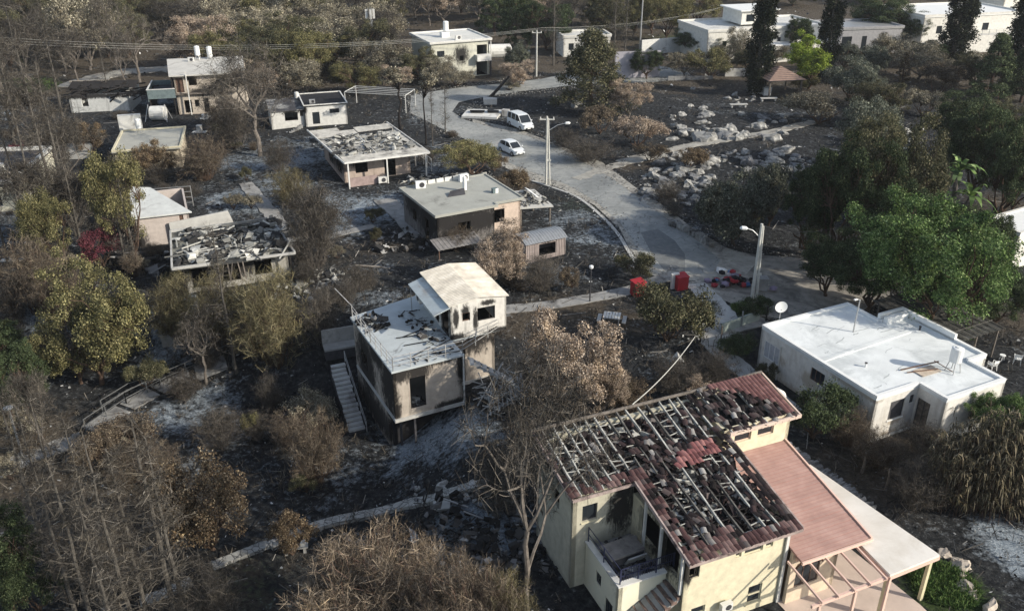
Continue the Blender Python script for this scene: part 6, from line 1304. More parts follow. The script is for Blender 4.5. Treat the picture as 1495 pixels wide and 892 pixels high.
PLANTS=r'''
# ---- centre
T('tan','large tan dried tree left of the burnt rafter roof','dry_tree',(835,612),440,150)
T('tan','smaller tan dried bush leaning against the big tan tree, right side','dry_tree',(872,622),530,85)
T('brown','dull brown scorched bush right of the tan trees above the rafters','shrub',(925,612),548,70,cat='shrub')
T('bare','tall charred bare tree rising in front of the cream wing','bare_tree',(768,905),512,200)
T('bare','bare dark tree between the steel stair and the tan tree','bare_tree',(790,690),585,60)
T('bare','smaller black bare tree left of the cream wing wall','bare_tree',(800,800),640,110)
T('brush_grey','tangle of dead twigs above the stone edging end','bush',(730,742),650,90,cat='bush')
T('tan','tan brown shrub tree between the trailer cabin and the grey house','dry_tree',(722,428),322,88)
T('olive','olive brown round tree behind the grey flat roof','dry_tree',(690,264),198,86)
T('bush_rust','dusty pink rust bush at the right rear of the grey flat roof','bush',(745,282),246,58,cat='bush')
T('bush_rust','small rust bush under the hatchback verge','bush',(722,250),222,34,cat='bush')
T('cone','big dark conical tree at the bend of the far road','conical_tree',(862,164),46,128)
T('tan','pale scorched tree right of the dark conical tree','dry_tree',(918,172),108,62)
T('bush_tan','long tan bush on the charred bank left of the dark lot','bush',(930,214),166,78,cat='bush')
T('bush_brown','brown bush below the dark conical tree','bush',(875,196),150,62,cat='bush')
T('bush_brown','small brown bush at the start of the dirt trail','bush',(948,236),208,42,cat='bush')
T('bush_rust','orange tan bush among the pale boulders','bush',(1003,246),210,52,cat='bush')
T('brush_grey','burnt grey brush in the charred verge above the road','bush',(858,236),200,70,cat='bush')
T('brush_grey','second grey brush nearer the double pole lamp','bush',(822,214),186,46,cat='bush')
T('greygreen','broad olive tree by the gravel clearing','olive_tree',(1072,358),248,130)
T('greygreen','greener olive crown touching the broad olive tree on its right','olive_tree',(1120,330),232,82)
T('bush_dark','dark scrub below the bright red bin','bush',(975,500),412,116,cat='bush')
T('bush_greygreen','pale green wispy shrub right of the dark scrub','bush',(1018,480),430,56,cat='bush')
T('bush_dark','dark shrub at the roadside below the grey verge','bush',(925,405),362,64,cat='bush')
T('bush_brown','small dead shrub beside the concrete footpath','bush',(835,420),386,40,cat='bush')
T('bush_tan','small tan weed patch behind the rafter roof ridge','bush',(1018,590),556,60,cat='bush')
T('brush_grey','dead stalks under the ribbed cabin','bush',(790,425),372,60,cat='bush')
T('brush_grey','dead stalks left of the ribbed cabin','bush',(745,408),340,44,cat='bush')
T('bush_green','green weeds at the foot of the braced street lamp','bush',(1100,462),432,52,cat='bush')
T('bush_green','low green hedge beneath the green panel fence','bush',(1078,520),484,56,cat='bush')
T('bush_dark','dark low plant at the left wall of the white house','bush',(1118,560),530,34,cat='bush')
T('bush_green','dark green shrub by the left wall of the white house','bush',(1190,640),556,92,cat='bush')
T('brush_brown','brown tangled bush left below the white house','bush',(1238,650),592,64,cat='bush')
T('brush_brown','dull brush between the white canopy and white house corner','bush',(1280,680),628,80,cat='bush')
T('brush_grey','grey brush under the front wall of the white house','bush',(1345,668),618,64,cat='bush')
T('brush_grey','sparse dead scrub on the bank right of the white canopy','bush',(1330,738),672,90,cat='bush')
T('reeds','leftmost clump of tall dry reeds right of the white house','reeds',(1395,730),606,100,cat='reeds')
T('reeds','middle clump of tall dry reeds below the green creeper','reeds',(1445,735),592,105,cat='reeds')
T('reeds','rightmost clump of tall dry reeds at the right edge','reeds',(1492,740),596,100,cat='reeds')
T('bright','yellow green creeper topping the reeds','bush',(1446,650),572,74,cat='bush')
T('bright','second yellow green creeper at the right edge over the reeds','bush',(1490,655),566,70,cat='bush')
# ---- right
T('darkbrown','dull green tree at the back of the right grove, centre','green_tree',(1250,330),150,100)
T('dark','mid green tree in front of the brownish green one','green_tree',(1290,420),240,100)
T('greygreen','grey green tree in the right grove beside the rock gap','green_tree',(1265,250),140,84)
T('dark','mid green tree under the leaning cypress','green_tree',(1400,230),130,90)
T('darkbrown','brownish tree below the corner cypress','green_tree',(1465,235),140,80)
T('dark','dark low tree left of the shade shed','green_tree',(1385,478),380,96)
T('dark','dark low tree behind the shade shed','green_tree',(1450,478),385,96)
T('dark','large dull green tree left of the bright green tree','green_tree',(1222,395),180,120)
T('darkbrown','brownish green tree in the middle of the right grove','green_tree',(1275,400),165,120)
T('dark','dark tree at the left end of the right grove','green_tree',(1180,372),235,86)
T('dark','dark low tree behind the white roof mast','green_tree',(1262,455),335,110)
T('dark','dark low tree in front of the gravel clearing edge','green_tree',(1205,432),330,84)
T('bright','big bright green tree behind the white flat roof','green_tree',(1338,492),272,215)
T('dark','dark tree right of the bright green tree','green_tree',(1408,470),305,84)
T('dark','tall dark tree above the banana plant','green_tree',(1415,300),118,120)
T('dark','tall dark tree right of the banana plant','green_tree',(1450,330),150,96)
T('darkbrown','dull tree at the centre right behind the banana plant','green_tree',(1330,330),220,90)
T('dark','dark tree standing below the tall dark pair','green_tree',(1420,400),300,84)
T('bright','yellowish green tree at the right edge','green_tree',(1480,312),186,72)
T('lime','small bright yellow tree tip in the right grove','green_tree',(1300,215),166,28)
T('palm','banana plant with broad drooping leaves','banana_plant',(1382,352),212,76,cat='plant')
T('palm','lower banana plant in front of the dark trees','banana_plant',(1318,318),268,44,cat='plant')
T('bush_grey','bare grey dome shaped bush at the end of the dirt trail','bush',(1196,182),128,98,cat='bush')
T('bush_grey','round pale tan bush above the rock gap','bush',(1345,170),130,66,cat='bush')
T('bush_grey','pale tan bush left of the round one','bush',(1305,166),120,50,cat='bush')
T('greygreen','soft green tree right of the lime tree','green_tree',(1238,148),80,84)
T('darkbrown','dull green tree behind the bare dome bush','green_tree',(1275,185),112,80)
T('greygreen','dusty green bush behind the rust cone','green_tree',(1270,112),64,70)
T('greytan','grey tan bush row below the leaning cypress','green_tree',(1340,116),60,90)
T('greytan','grey tan bush right of the dark flat house','green_tree',(1300,96),44,70)
T('cone_rust','small rust orange cone shaped tree','conical_tree',(1316,122),78,24)
T('bush_brown','brown bush right of the small rust cone','bush',(1370,140),92,70,cat='bush')
T('lime','lime green tree beside the tiled pavilion','green_tree',(1178,132),42,66)
T('bush_olive','low yellow green bush under the lime tree','bush',(1172,134),108,40,cat='bush')
T('cypress','tall cypress rising behind the slim white pole','cypress',(1103,138),-110,44)
T('cypress','second tall cypress behind the lime tree','cypress',(1202,118),-100,40)
T('cypress','leaning dark cypress before the bright white house','cypress',(1388,96),-110,50,lean=0.0)
T('cypress','right cypress taller than its neighbour at the corner','cypress',(1474,140),-120,52)
T('cone_green','broad dark conifer beside the right cypress','conical_tree',(1442,150),50,76)
T('cone_green','second broad dark conifer low by the corner cypress','conical_tree',(1490,150),40,60)
T('dark','dark round tree above the grey tan bushes','green_tree',(1290,66),-20,90)
T('dark','dark tree between dark flat house and white house','green_tree',(1335,72),14,60)
T('bare_dense','small umbrella shaped tree in front of the bright white house','green_tree',(1371,66),24,44)
T('bush_olive','yellow green dome bush in the burnt field','bush',(1036,114),68,64,cat='bush')
T('greytan','grey brown tree left of the yellow green dome bush','dry_tree',(1000,112),70,52)
T('dark','small dark olive tree in front of the lilac wall','olive_tree',(944,116),70,44)
T('dark','dark green round tree under the wide white house','green_tree',(1040,84),40,70)
T('dark','dark green tree right of the bright boundary wall','green_tree',(1005,78),40,56)
T('greytan','dusty tree between the round dark tree and the cypress','dry_tree',(1076,98),40,40)
T('greytan','brown tree between pavilion and wide white house','dry_tree',(1130,92),64,34)
T('dark','dark tree against the right part of the wide white house','green_tree',(1165,88),22,44)
T('greygreen','grey green tree by the far pole','green_tree',(752,112),62,50)
T('tan','tan shrub at the roadside beside the far pole','dry_tree',(756,128),86,56)
T('bush_grey','pale bush on the verge at the bend','bush',(742,132),118,30,cat='bush')
# ---- left and middle
T('cone_green','tall dark conifer at the top behind the far road pole','conical_tree',(752,70),-40,52)
T('cone_green','second tall dark conifer left of the far road pole','conical_tree',(722,52),-44,46)
T('tall_bare','tall bare trunk behind the dark conical tree','burnt_tree',(808,96),-30,30)
T('tall_bare','tall bare trunk right of the small white hut','burnt_tree',(896,90),-20,30)
T('tall_bare','dark tall trunk above the white boundary wall','burnt_tree',(912,84),-34,28)
T('dark','dark tree rising behind the small white hut','green_tree',(800,74),-10,70)
T('darkbrown','dull tree rising right of the small white hut','green_tree',(880,64),-16,76)
T('bare_dense','tall bare tree at the upper left edge','bare_tree',(8,150),20,96)
T('bare_dense','tall bare tree above the green weeds at upper left','bare_tree',(50,140),10,90)
T('bare_dense','tall bare tree behind the ruined house roof beams','bare_tree',(118,132),30,84)
T('tall_bare','very tall burnt trunk in front of the ruined house','burnt_tree',(100,215),20,52)
T('tall_bare','very tall burnt trunk left of the ruined house','burnt_tree',(60,235),10,56)
T('tall_bare','burnt trunk rising above the left edge house','burnt_tree',(30,240),30,50)
T('greygreen','dusty tree hiding the foot of the dark flat house','green_tree',(1232,104),62,60)
T('dark','dark tree in front of the bright white house, left part','green_tree',(1352,98),58,60)
T('bush_grey','pale scrub at the foot of the bright white house','bush',(1410,108),74,70,cat='bush')
T('darkbrown','dull tree at the foot of the leaning cypress','green_tree',(1420,128),72,70)
T('greytan','tan shrubbery right of the boundary wall','dry_tree',(1062,92),58,52)
T('darkbrown','brown green shrubbery below the wide white house','green_tree',(1092,104),66,44)
T('bush_brown','brown shrub between the big cypress and pavilion','bush',(1125,112),88,34,cat='bush')
T('bare_dense','dark bare tree in the dense left thicket, nearest the ruin','bare_tree',(70,250),105,90)
T('bare_dense','dark bare tree in the left thicket behind the tallest trunk','bare_tree',(105,300),150,90)
T('bare_dense','dark bare tree in the left thicket above the bench','bare_tree',(50,380),215,100)
T('bare_dense','dark bare tree between maroon bush and burnt trunks','bare_tree',(120,370),230,80)
T('brush_grey','dark brush at the foot of the left thicket','bush',(110,330),240,70,cat='bush')
T('brush_brown','brown brush right of the low cream house','bush',(300,262),195,80,cat='bush')
T('brush_grey','dark brush below the big bare leaning tree','bush',(345,215),150,80,cat='bush')
T('brush_brown','dark brush under the right end of the two storey house','bush',(330,190),140,60,cat='bush')
T('greytan','pinkish grey scorched tree above the small white house','dry_tree',(450,138),80,70)
T('tan','pale scorched crown behind the big bare leaning tree','dry_tree',(385,140),85,60)

T('pole_tan','slim burnt tree with dry crown beside the road bend','burnt_tree',(622,212),98,44)
T('pole_tan','slim burnt tree with dry crown left of the tall grey house','burnt_tree',(585,190),92,56)
T('tall_bare','thin black pole tree at the road bend','burnt_tree',(650,200),105,20)
T('tall_bare','second thin black pole tree nearer the railing','burnt_tree',(632,214),120,18)
T('greytan','dusty shrub in front of the tall grey house left side','dry_tree',(640,124),82,44)
T('bush_grey','scorched shrubs along the front of the tall grey house','bush',(668,126),98,46,cat='bush')
T('darkbrown','dark tree covering the left corner of the tall grey house','green_tree',(612,122),70,56)
T('tan','tan fluffy tree in front of the lattice mast','dry_tree',(580,134),90,48)
T('olive','yellowish tree behind the small white house','dry_tree',(520,140),84,70)
T('bare','big bare leaning tree left of the small white house','bare_tree',(380,228),50,150)
T('bare_dense','grey bare tree over the corner of the two storey house','bare_tree',(352,200),82,110)
T('bare','pale bare eucalyptus behind the teal balcony','bare_tree',(205,122),14,80)
T('bare','bare eucalyptus pair member nearer the far track','bare_tree',(185,130),50,60)
T('tall_bare','black pole trunk beside the ruined house','burnt_tree',(160,150),68,22)
T('brush_grey','grey brown bare bush left of the terrace garden','bush',(462,388),268,96,cat='bush')
T('bare_dense','bare tree above the grey brown garden bush','bare_tree',(470,385),262,90)
T('brush_olive','brush with pale thin stems before the peeled roof porch','bush',(430,305),245,60,cat='bush')
T('brush_grey','low burnt bush left of the peeled roof house','bush',(410,250),205,50,cat='bush')
T('olive','yellow leaved sapling before the low cream house','dry_tree',(196,385),196,86)
T('tall_bare','white barked bare tree left of the pitch roofed house','bare_tree',(200,392),226,44)
T('tall_bare','second white barked bare tree before the pitch roof','bare_tree',(183,392),250,40)
T('maroon','maroon bush among charred trunks left of the pitch roof','bush',(152,392),322,56,cat='bush')
T('maroon','small maroon shrub beside the left edge house','bush',(36,250),200,30,cat='bush')
T('rust','rust tree below the ruined house','dry_tree',(135,232),176,44)
T('rust','rust yellow tree right of the pitch roof, below the cream house','dry_tree',(232,262),205,56)
T('olive','big olive and cream leaved tree on the left hillside','dry_tree',(150,560),372,160)
T('olive','lower olive crown at the left foot of the big olive tree','dry_tree',(118,560),440,110)
T('olive','yellow brown tall shrub behind the big olive tree','dry_tree',(88,400),262,84)
T('tall_bare','tallest burnt trunk by the left edge house','burnt_tree',(66,352),70,48)
T('tall_bare','burnt trunk left of the ruined house','burnt_tree',(88,330),60,50)
T('tall_bare','burnt trunk leaning near the left edge house corner','burnt_tree',(42,345),95,44)
T('tall_bare','burnt trunk at the very left edge','burnt_tree',(14,390),110,44)
T('tall_bare','burnt trunk behind the yellow brown shrub','burnt_tree',(112,345),90,46)
T('tall_bare','short burnt trunk between shrub and maroon bush','burnt_tree',(128,395),190,36)
T('brush_brown','brown brush below the burnt trunks','bush',(60,455),345,96,cat='bush')
T('brush_brown','second brown brush left of the big olive tree','bush',(95,470),372,70,cat='bush')
T('brush_grey','grey brush under the left edge bench','bush',(25,470),400,60,cat='bush')
T('brush_olive','olive brush left of the rubble roofed house','bush',(265,495),408,96,cat='bush')
T('brush_olive','olive brown brush in front of the rubble roofed house','bush',(325,505),400,100,cat='bush')
T('brush_olive','tall olive brown brush in front of the right half of the rubble house','bush',(405,530),400,120,cat='bush')
T('brush_grey','grey brush between the rubble house and the terrace house','bush',(470,500),420,66,cat='bush')
T('bare','young bare tree in front of the grey retaining wall','bare_tree',(302,560),450,100)
T('tall_bare','bare tree beside the tall olive brush','burnt_tree',(345,545),335,60)
T('brush_brown','orange brown bare bush in the charred garden','bush',(462,705),602,84,cat='bush')
T('brush_grey','ashy white twig bush left of the garden steps','bush',(322,652),596,70,cat='bush')
T('bush_olive','tiny cream leaved sapling in the ash garden','bush',(370,640),596,28,cat='bush')
T('brush_grey','thin black saplings in the charred garden','bush',(395,600),548,40,cat='bush')
T('rust','broad bush of brown and yellow leaves at lower left','bush',(315,800),662,130,cat='bush')
T('bush_rust','small rust bush at the start of the stone edging','bush',(430,808),750,56,cat='bush')
T('brush_red','large reddish bare bush at the bottom centre','bush',(560,950),775,210,cat='bush')
T('brush_red','reddish bare bush to the right of the large bottom one','bush',(680,960),815,160,cat='bush')
T('brush_red','low reddish bush at the bottom left of centre','bush',(495,960),850,120,cat='bush')
T('brush_olive','tan bare bush bottom right of the reddish bushes','bush',(740,960),840,90,cat='bush')
T('tall_bare','leftmost tall burnt sapling at the lower left','burnt_tree',(96,880),578,70)
T('tall_bare','tall burnt sapling right beside the leftmost one','burnt_tree',(112,900),590,72)
T('tall_bare','burnt sapling with pale trunk at the lower left','burnt_tree',(140,930),585,76)
T('tall_bare','thin burnt sapling before the shaded footpath','burnt_tree',(160,860),612,60)
T('tall_bare','straight burnt sapling in the middle of the lower left group','burnt_tree',(205,940),625,84)
T('tall_bare','twin of the straight burnt sapling, slightly right','burnt_tree',(222,930),655,70)
T('tall_bare','burnt sapling left of the broad leafy bush','burnt_tree',(262,925),612,84)
T('tall_bare','bent burnt sapling touching the broad leafy bush','burnt_tree',(275,920),640,70)
T('tall_bare','burnt sapling cut by the bottom edge at left','burnt_tree',(180,990),720,90)
T('bare_dense','leafless tree wrapped in pale twigs at the left','bare_tree',(78,680),528,80)
T('bush_brown','brown bush behind the lower left saplings','bush',(150,690),635,64,cat='bush')
T('brush_grey','grey undergrowth among the lower left saplings','bush',(150,850),765,120,cat='bush')
T('brush_grey','thin grey undergrowth at the bottom, left of the edging','bush',(320,930),830,90,cat='bush')
T('dark','dark green tree at the far left below the hillside','green_tree',(28,625),505,100)
T('dark','dark green tree in the bottom left corner','green_tree',(20,900),730,110)
T('dark','dark green tree behind the globe lamp, left edge','green_tree',(0,560),460,80)
T('bush_green','green bush at the bottom left under the saplings','bush',(60,895),830,80,cat='bush')
T('bush_brown','low brown hedge under the shaded footpath','bush',(200,660),612,110,cat='bush')
T('brush_brown','brown dead brush left of the big tan tree','bush',(785,585),500,56,cat='bush')
T('brush_grey','dead brush in the dark hollow above the rafter roof','bush',(985,575),520,80,cat='bush')
T('brush_grey','dead brush lying left of the right footpath','bush',(1040,560),515,70,cat='bush')
T('brush_brown','brown brush beside the rafter roof ridge','bush',(905,600),556,50,cat='bush')
'''
# ============================================================ VEGETATION
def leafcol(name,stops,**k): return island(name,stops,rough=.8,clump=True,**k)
LM={
 'tan':leafcol('dry_tan_leaves',[(0,(.11,.085,.062)),(.35,(.27,.21,.16)),(.7,(.45,.37,.29)),(1,(.64,.55,.45))],objvar=.15,transl=.15),
 'greytan':leafcol('grey_dry_leaves',[(0,(.07,.062,.045)),(.4,(.17,.155,.115)),(.75,(.30,.275,.205)),(1,(.48,.45,.345))],objvar=.3,transl=.1),
 'olive':leafcol('olive_scorched_leaves',[(0,(.04,.04,.02)),(.35,(.10,.10,.045)),(.7,(.19,.18,.085)),(1,(.32,.29,.15))],objvar=.2,transl=.15),
 'brown':leafcol('brown_scorched_leaves',[(0,(.035,.028,.022)),(.4,(.085,.068,.05)),(.8,(.16,.13,.095)),(1,(.28,.235,.17))],objvar=.25,transl=.1),
 'rust':leafcol('rusty_leaves',[(0,(.045,.032,.022)),(.4,(.11,.08,.05)),(.8,(.20,.15,.095)),(1,(.38,.32,.22))],objvar=.2,transl=.1),
 'maroon':leafcol('maroon_leaves',[(0,(.04,.015,.02)),(.5,(.13,.035,.05)),(1,(.26,.09,.11))],objvar=.2),
 'dark':leafcol('dark_green_leaves',[(0,(.018,.028,.014)),(.5,(.045,.065,.030)),(.85,(.085,.115,.055)),(1,(.17,.20,.11))],objvar=.25,transl=.1),
 'darkbrown':leafcol('dull_green_brown_leaves',[(0,(.028,.03,.017)),(.45,(.065,.07,.038)),(.8,(.12,.115,.065)),(1,(.22,.20,.13))],objvar=.25,transl=.1),
 'bright':leafcol('bright_green_leaves',[(0,(.028,.05,.022)),(.45,(.08,.14,.045)),(.8,(.19,.29,.095)),(1,(.40,.50,.24))],objvar=.1,transl=.25),
 'lime':leafcol('lime_green_leaves',[(0,(.07,.12,.02)),(.45,(.20,.27,.04)),(.8,(.33,.42,.07)),(1,(.50,.56,.14))],objvar=.1,transl=.3),
 'greygreen':leafcol('grey_green_leaves',[(0,(.035,.042,.032)),(.45,(.08,.092,.07)),(.8,(.14,.155,.12)),(1,(.24,.25,.20))],objvar=.25,transl=.1),
 'cypress':leafcol('cypress_foliage',[(0,(.006,.011,.007)),(.5,(.016,.024,.014)),(.85,(.035,.045,.025)),(1,(.07,.075,.045))],objvar=.2),
 'twig_brown':leafcol('brown_twigs',[(0,(.032,.027,.021)),(.5,(.085,.070,.054)),(1,(.25,.21,.16))],objvar=.2),
 'twig_grey':leafcol('grey_twigs',[(0,(.018,.016,.014)),(.5,(.052,.047,.04)),(.85,(.11,.10,.085)),(1,(.24,.22,.19))],objvar=.25),
 'twig_red':leafcol('reddish_twigs',[(0,(.045,.036,.027)),(.5,(.135,.108,.08)),(1,(.42,.35,.27))],objvar=.2),
 'twig_olive':leafcol('olive_twigs',[(0,(.045,.04,.02)),(.5,(.13,.115,.06)),(1,(.30,.27,.17))],objvar=.2),
 'reed':leafcol('dry_reed_leaves',[(0,(.03,.028,.018)),(.4,(.08,.072,.045)),(.75,(.15,.13,.085)),(1,(.27,.23,.16))],objvar=.1),
}
def leaves(mb,centers,rad,n,size,rng,flat=.8,up=.3,shell_=True):
    """n loose leaf quads around each clump centre"""
    centers=np.asarray(centers); k=len(centers); rad=np.broadcast_to(rad,(k,))
    c=np.repeat(centers,n,0); r=np.repeat(rad,n)
    d=rng.normal(size=(k*n,3)); d/=np.linalg.norm(d,axis=1)[:,None]
    q=rng.rand(k*n)**(1/2.2 if shell_ else 1/3); p=c+d*(r*q)[:,None]*np.array([1,1,flat])
    nrm=d*.6+rng.normal(size=(k*n,3))*.6+np.array([0,0,up]); nrm/=np.linalg.norm(nrm,axis=1)[:,None]
    a=np.cross(nrm,rng.normal(size=(k*n,3))); a/=np.linalg.norm(a,axis=1)[:,None]; b_=np.cross(nrm,a)
    s=size*rng.uniform(.55,1.5,k*n); a*=s[:,None]*.5; b_*=(s*rng.uniform(.4,.9,k*n))[:,None]*.5
    v=np.stack([p-a*1.0,p-b_,p+a*1.0,p+b_*.9],1); mb.quads(v); return mb
def crown_pts(rng,n,rx,rz,zc,lobes=5,power=2.0,low=-.6):
    """uneven crown: clump centres in a few overlapping lobes"""
    L=[(0,0,zc,1.0)]
    for i in range(lobes):
        a=rng.uniform(0,6.28); e=rng.uniform(-.35,.7); L.append((rx*.55*math.cos(a),rx*.55*math.sin(a),zc+rz*.5*e,rng.uniform(.45,.7)))
    out=[]
    while len(out)<n:
        l=L[rng.randint(len(L))]; d=rng.normal(size=3); d/=np.linalg.norm(d)
        if d[2]<low: continue
        q=rng.uniform(.55,1.0); out.append((l[0]+d[0]*rx*l[3]*q*.75,l[1]+d[1]*rx*l[3]*q*.75,l[2]+d[2]*rz*l[3]*q*.8))
    return np.array(out)
def limb(mb,a,b_,r0,r1,rng,k=4,wob=.12,n=5):
    a=np.array(a,float); b_=np.array(b_,float); L=np.linalg.norm(b_-a); t=np.linspace(0,1,k+1)[:,None]
    p=a+(b_-a)*t; p[1:-1]+=rng.normal(size=(k-1,3))*L*wob*.5; p[:,2]+=np.sin(t[:,0]*math.pi)*L*.05
    mb.tube(p,np.linspace(r0,r1,k+1),n,cap=False); return p
def grow(mb,p,d,L,r,lev,rng,spread=.6,up=.15,nk=3,taper=.62,n=5,tips=None,mr=.012,side=True):
    """recursive branching, tips collected"""
    d=np.array(d,float); d/=np.linalg.norm(d); k=3; pts=[np.array(p,float)]
    for i in range(k):
        d=d+rng.normal(size=3)*.12+np.array([0,0,up*.25]); d/=np.linalg.norm(d); pts.append(pts[-1]+d*L/k)
    r1=max(mr,r*taper); mb.tube(np.array(pts),np.linspace(r,r1,k+1),n if r>.05 else 3,cap=False)
    if lev==0:
        tips.append(pts[-1]); return
    for i in range(nk):
        u=rng.normal(size=3); u-=u@d*d; u/=np.linalg.norm(u)
        nd=d*(1-spread*.5)+u*spread+np.array([0,0,up]); st=pts[-1] if (i<2 or not side) else pts[rng.randint(1,len(pts))]
        grow(mb,st,nd,L*rng.uniform(.6,.85),r1*rng.uniform(.6,.95),lev-1,rng,spread,up,nk,taper,n,tips,mr,side)
def twigs(mb,centers,n,length,rng,r=.012,up=.4,outfrom=None,bend=.15):
    """n thin tapered twig blades at each centre, as narrow crossed quads"""
    centers=np.asarray(centers); k=len(centers)*n; c=np.repeat(centers,n,0)
    d=rng.normal(size=(k,3))*.7+np.array([0,0,up])
    if outfrom is not None: o=c-np.array(outfrom); o/=np.linalg.norm(o,axis=1)[:,None]+1e-6; d+=o*.9
    d/=np.linalg.norm(d,axis=1)[:,None]; L=length*rng.uniform(.4,1.3,k)
    s=np.cross(d,rng.normal(size=(k,3))); s/=np.linalg.norm(s,axis=1)[:,None]; w=r*rng.uniform(.6,1.5,k)
    a=c+rng.normal(size=(k,3))*length*.18; b_=a+d*L[:,None]
    mb.quads(np.stack([a-s*w[:,None],a+s*w[:,None],b_+s*w[:,None]*.35,b_-s*w[:,None]*.35],1))
    m=a+d*(L*.5)[:,None]; d2=d+rng.normal(size=(k,3))*.7; d2/=np.linalg.norm(d2,axis=1)[:,None]; e=m+d2*(L*.55)[:,None]
    mb.quads(np.stack([m-s*w[:,None]*.7,m+s*w[:,None]*.7,e+s*w[:,None]*.25,e-s*w[:,None]*.25],1)); return mb
PROTO={}
def proto(kind,trunk,crown,H,W,tm,cm,extra=None):
    t_=MB() if False else None
    me=[]
    PROTO.setdefault(kind,[]).append((trunk,crown,H,W,tm,cm,extra))
def mesh_of(mb,name,m):
    o=mb.build(name,m); me=o.data; bpy.data.objects.remove(o); return me
def reg(kind,trunk,crown,H,W,tm,cm,extra=None):
    """store shared meshes for one variant"""
    PROTO.setdefault(kind,[]).append((mesh_of(trunk,'trunk',tm),mesh_of(crown,'crown',cm) if crown is not None else None,H,W,extra))
def leafy(kind,seed,H,W,tm,cm,nclump=70,nleaf=110,size=.2,rz=None,trunkh=.3,lobes=5,clr=.13,flat=.8,low=-.85,twigm=True,r0=None):
    trunkh*=.55; nclump=int(nclump*1.5); nleaf=int(nleaf*2.3); size*=.55; clr*=.92
    rng=np.random.RandomState(seed); tr=MB(); cr=MB(); rz=rz or H*(1-trunkh)*.62; rx=W/2*1.12; zc=H*trunkh+(H*(1-trunkh))*.48
    C=crown_pts(rng,nclump,rx,rz,zc,lobes,low=low); r0=r0 or H*.022+.03
    top=np.array([rng.normal()*.1*W*.3,rng.normal()*.03*W,H*trunkh]); limb(tr,(0,0,-.3),top,r0,r0*.75,rng,5,.08,8)
    subs=[]
    for i in range(7):
        a=i*6.28/7+rng.uniform(-.3,.3); e=top+np.array([math.cos(a)*rx*.4,math.sin(a)*rx*.4,rng.uniform(.25,.8)*rz]); limb(tr,top-np.array([0,0,.1]),e,r0*.6,r0*.25,rng,4,.12,6); subs.append(e)
    subs=np.array(subs)
    for c in C:
        j=np.argmin(((subs-c)**2).sum(1)); limb(tr,subs[j],c,r0*.22,.012,rng,3,.15,3)
    leaves(cr,C,W*clr*rng.uniform(.6,1.25,len(C)),nleaf,size,rng,flat)
    if twigm: leaves(cr,C,W*clr*1.3,max(6,nleaf//9),size*.8,rng,flat,shell_=False)
    reg(kind,tr,cr,H,W,tm,cm)
# leafy kinds
for s_ in (1,2,3): leafy('tan',s_,7,6,M['bark_grey'],LM['tan'],80,130,.17,trunkh=.2,lobes=6,clr=.10)
for s_ in (4,5,6,7): leafy('greytan',s_,7,6.5,M['bark_grey'],LM['greytan'],55,80,.27,trunkh=.22,lobes=6)
for s_ in (8,9,10): leafy('olive',s_,7,6.5,M['bark_brown'],LM['olive'],85,120,.19,trunkh=.18,lobes=7,clr=.10)
for s_ in (11,12): leafy('brown',s_,5,5,M['bark_brown'],LM['brown'],70,100,.16,trunkh=.15,lobes=5,clr=.11)
for s_ in (13,14): leafy('rust',s_,4,4,M['bark_brown'],LM['rust'],60,100,.15,trunkh=.12,lobes=4,clr=.12)
leafy('maroon',15,3,3,M['bark_brown'],LM['maroon'],40,80,.14,trunkh=.12,lobes=3)
for s_ in (16,17,18): leafy('dark',s_,9,7,M['bark_brown'],LM['dark'],130,130,.20,trunkh=.14,lobes=8,clr=.085)
for s_ in (19,20,21): leafy('darkbrown',s_,9,7.5,M['bark_brown'],LM['darkbrown'],120,120,.22,trunkh=.13,lobes=8,clr=.09)
for s_ in (22,23): leafy('bright',s_,7,7,M['bark_brown'],LM['bright'],150,170,.17,trunkh=.15,lobes=9,clr=.08)
leafy('lime',24,7,5,M['bark_brown'],LM['lime'],70,100,.25,trunkh=.15,lobes=4)
for s_ in (25,26,27): leafy('greygreen',s_,5,6,M['bark_brown'],LM['greygreen'],75,100,.22,trunkh=.16,lobes=6,clr=.105)
# low bushes: crown almost to the ground
for kd,cm,sd in (('bush_grey','greytan',31),('bush_tan','tan',32),('bush_dark','darkbrown',33),('bush_green','dark',34),('bush_brown','brown',35),('bush_rust','rust',36),('bush_olive','olive',37),('bush_greygreen','greygreen',38)):
    for q in range(2): leafy(kd,sd*3+q,2.6,3.8,M['bark_brown'],LM[cm],46,90,.15,rz=1.35,trunkh=.06,lobes=5,clr=.12,low=-.35)
# conical dark tree
def cone(kind,seed,H,W,cm,tm,n=110,nl=110,size=.22,pw=1.0,base=.06):
    rng=np.random.RandomState(seed); tr=MB(); cr=MB(); limb(tr,(0,0,-.3),(0,0,H*.97),H*.02+.05,.03,rng,6,.02,8); C=[]
    for i in range(n):
        f=rng.rand()**.8; z=H*(base+(1-base)*f); r=W/2*(1-f)**pw*rng.uniform(.55,1.0)+.05; a=rng.uniform(0,6.28); c=(r*math.cos(a),r*math.sin(a),z); C.append(c); limb(tr,(0,0,z+.15*r),c,.03,.01,rng,2,.05,3)
    leaves(cr,C,W*.10*rng.uniform(.7,1.3,len(C)),nl*2,size*.7,rng,.8); reg(kind,tr,cr,H,W,tm,cm)
cone('cone',41,9,8,LM['darkbrown'],M['bark_brown'],150,110,.24,.75); cone('cone_green',42,10,6,LM['dark'],M['bark_brown'],130,110,.24,.8)
cone('cone_rust',43,3,1.8,LM['rust'],M['bark_brown'],50,70,.14,.8)
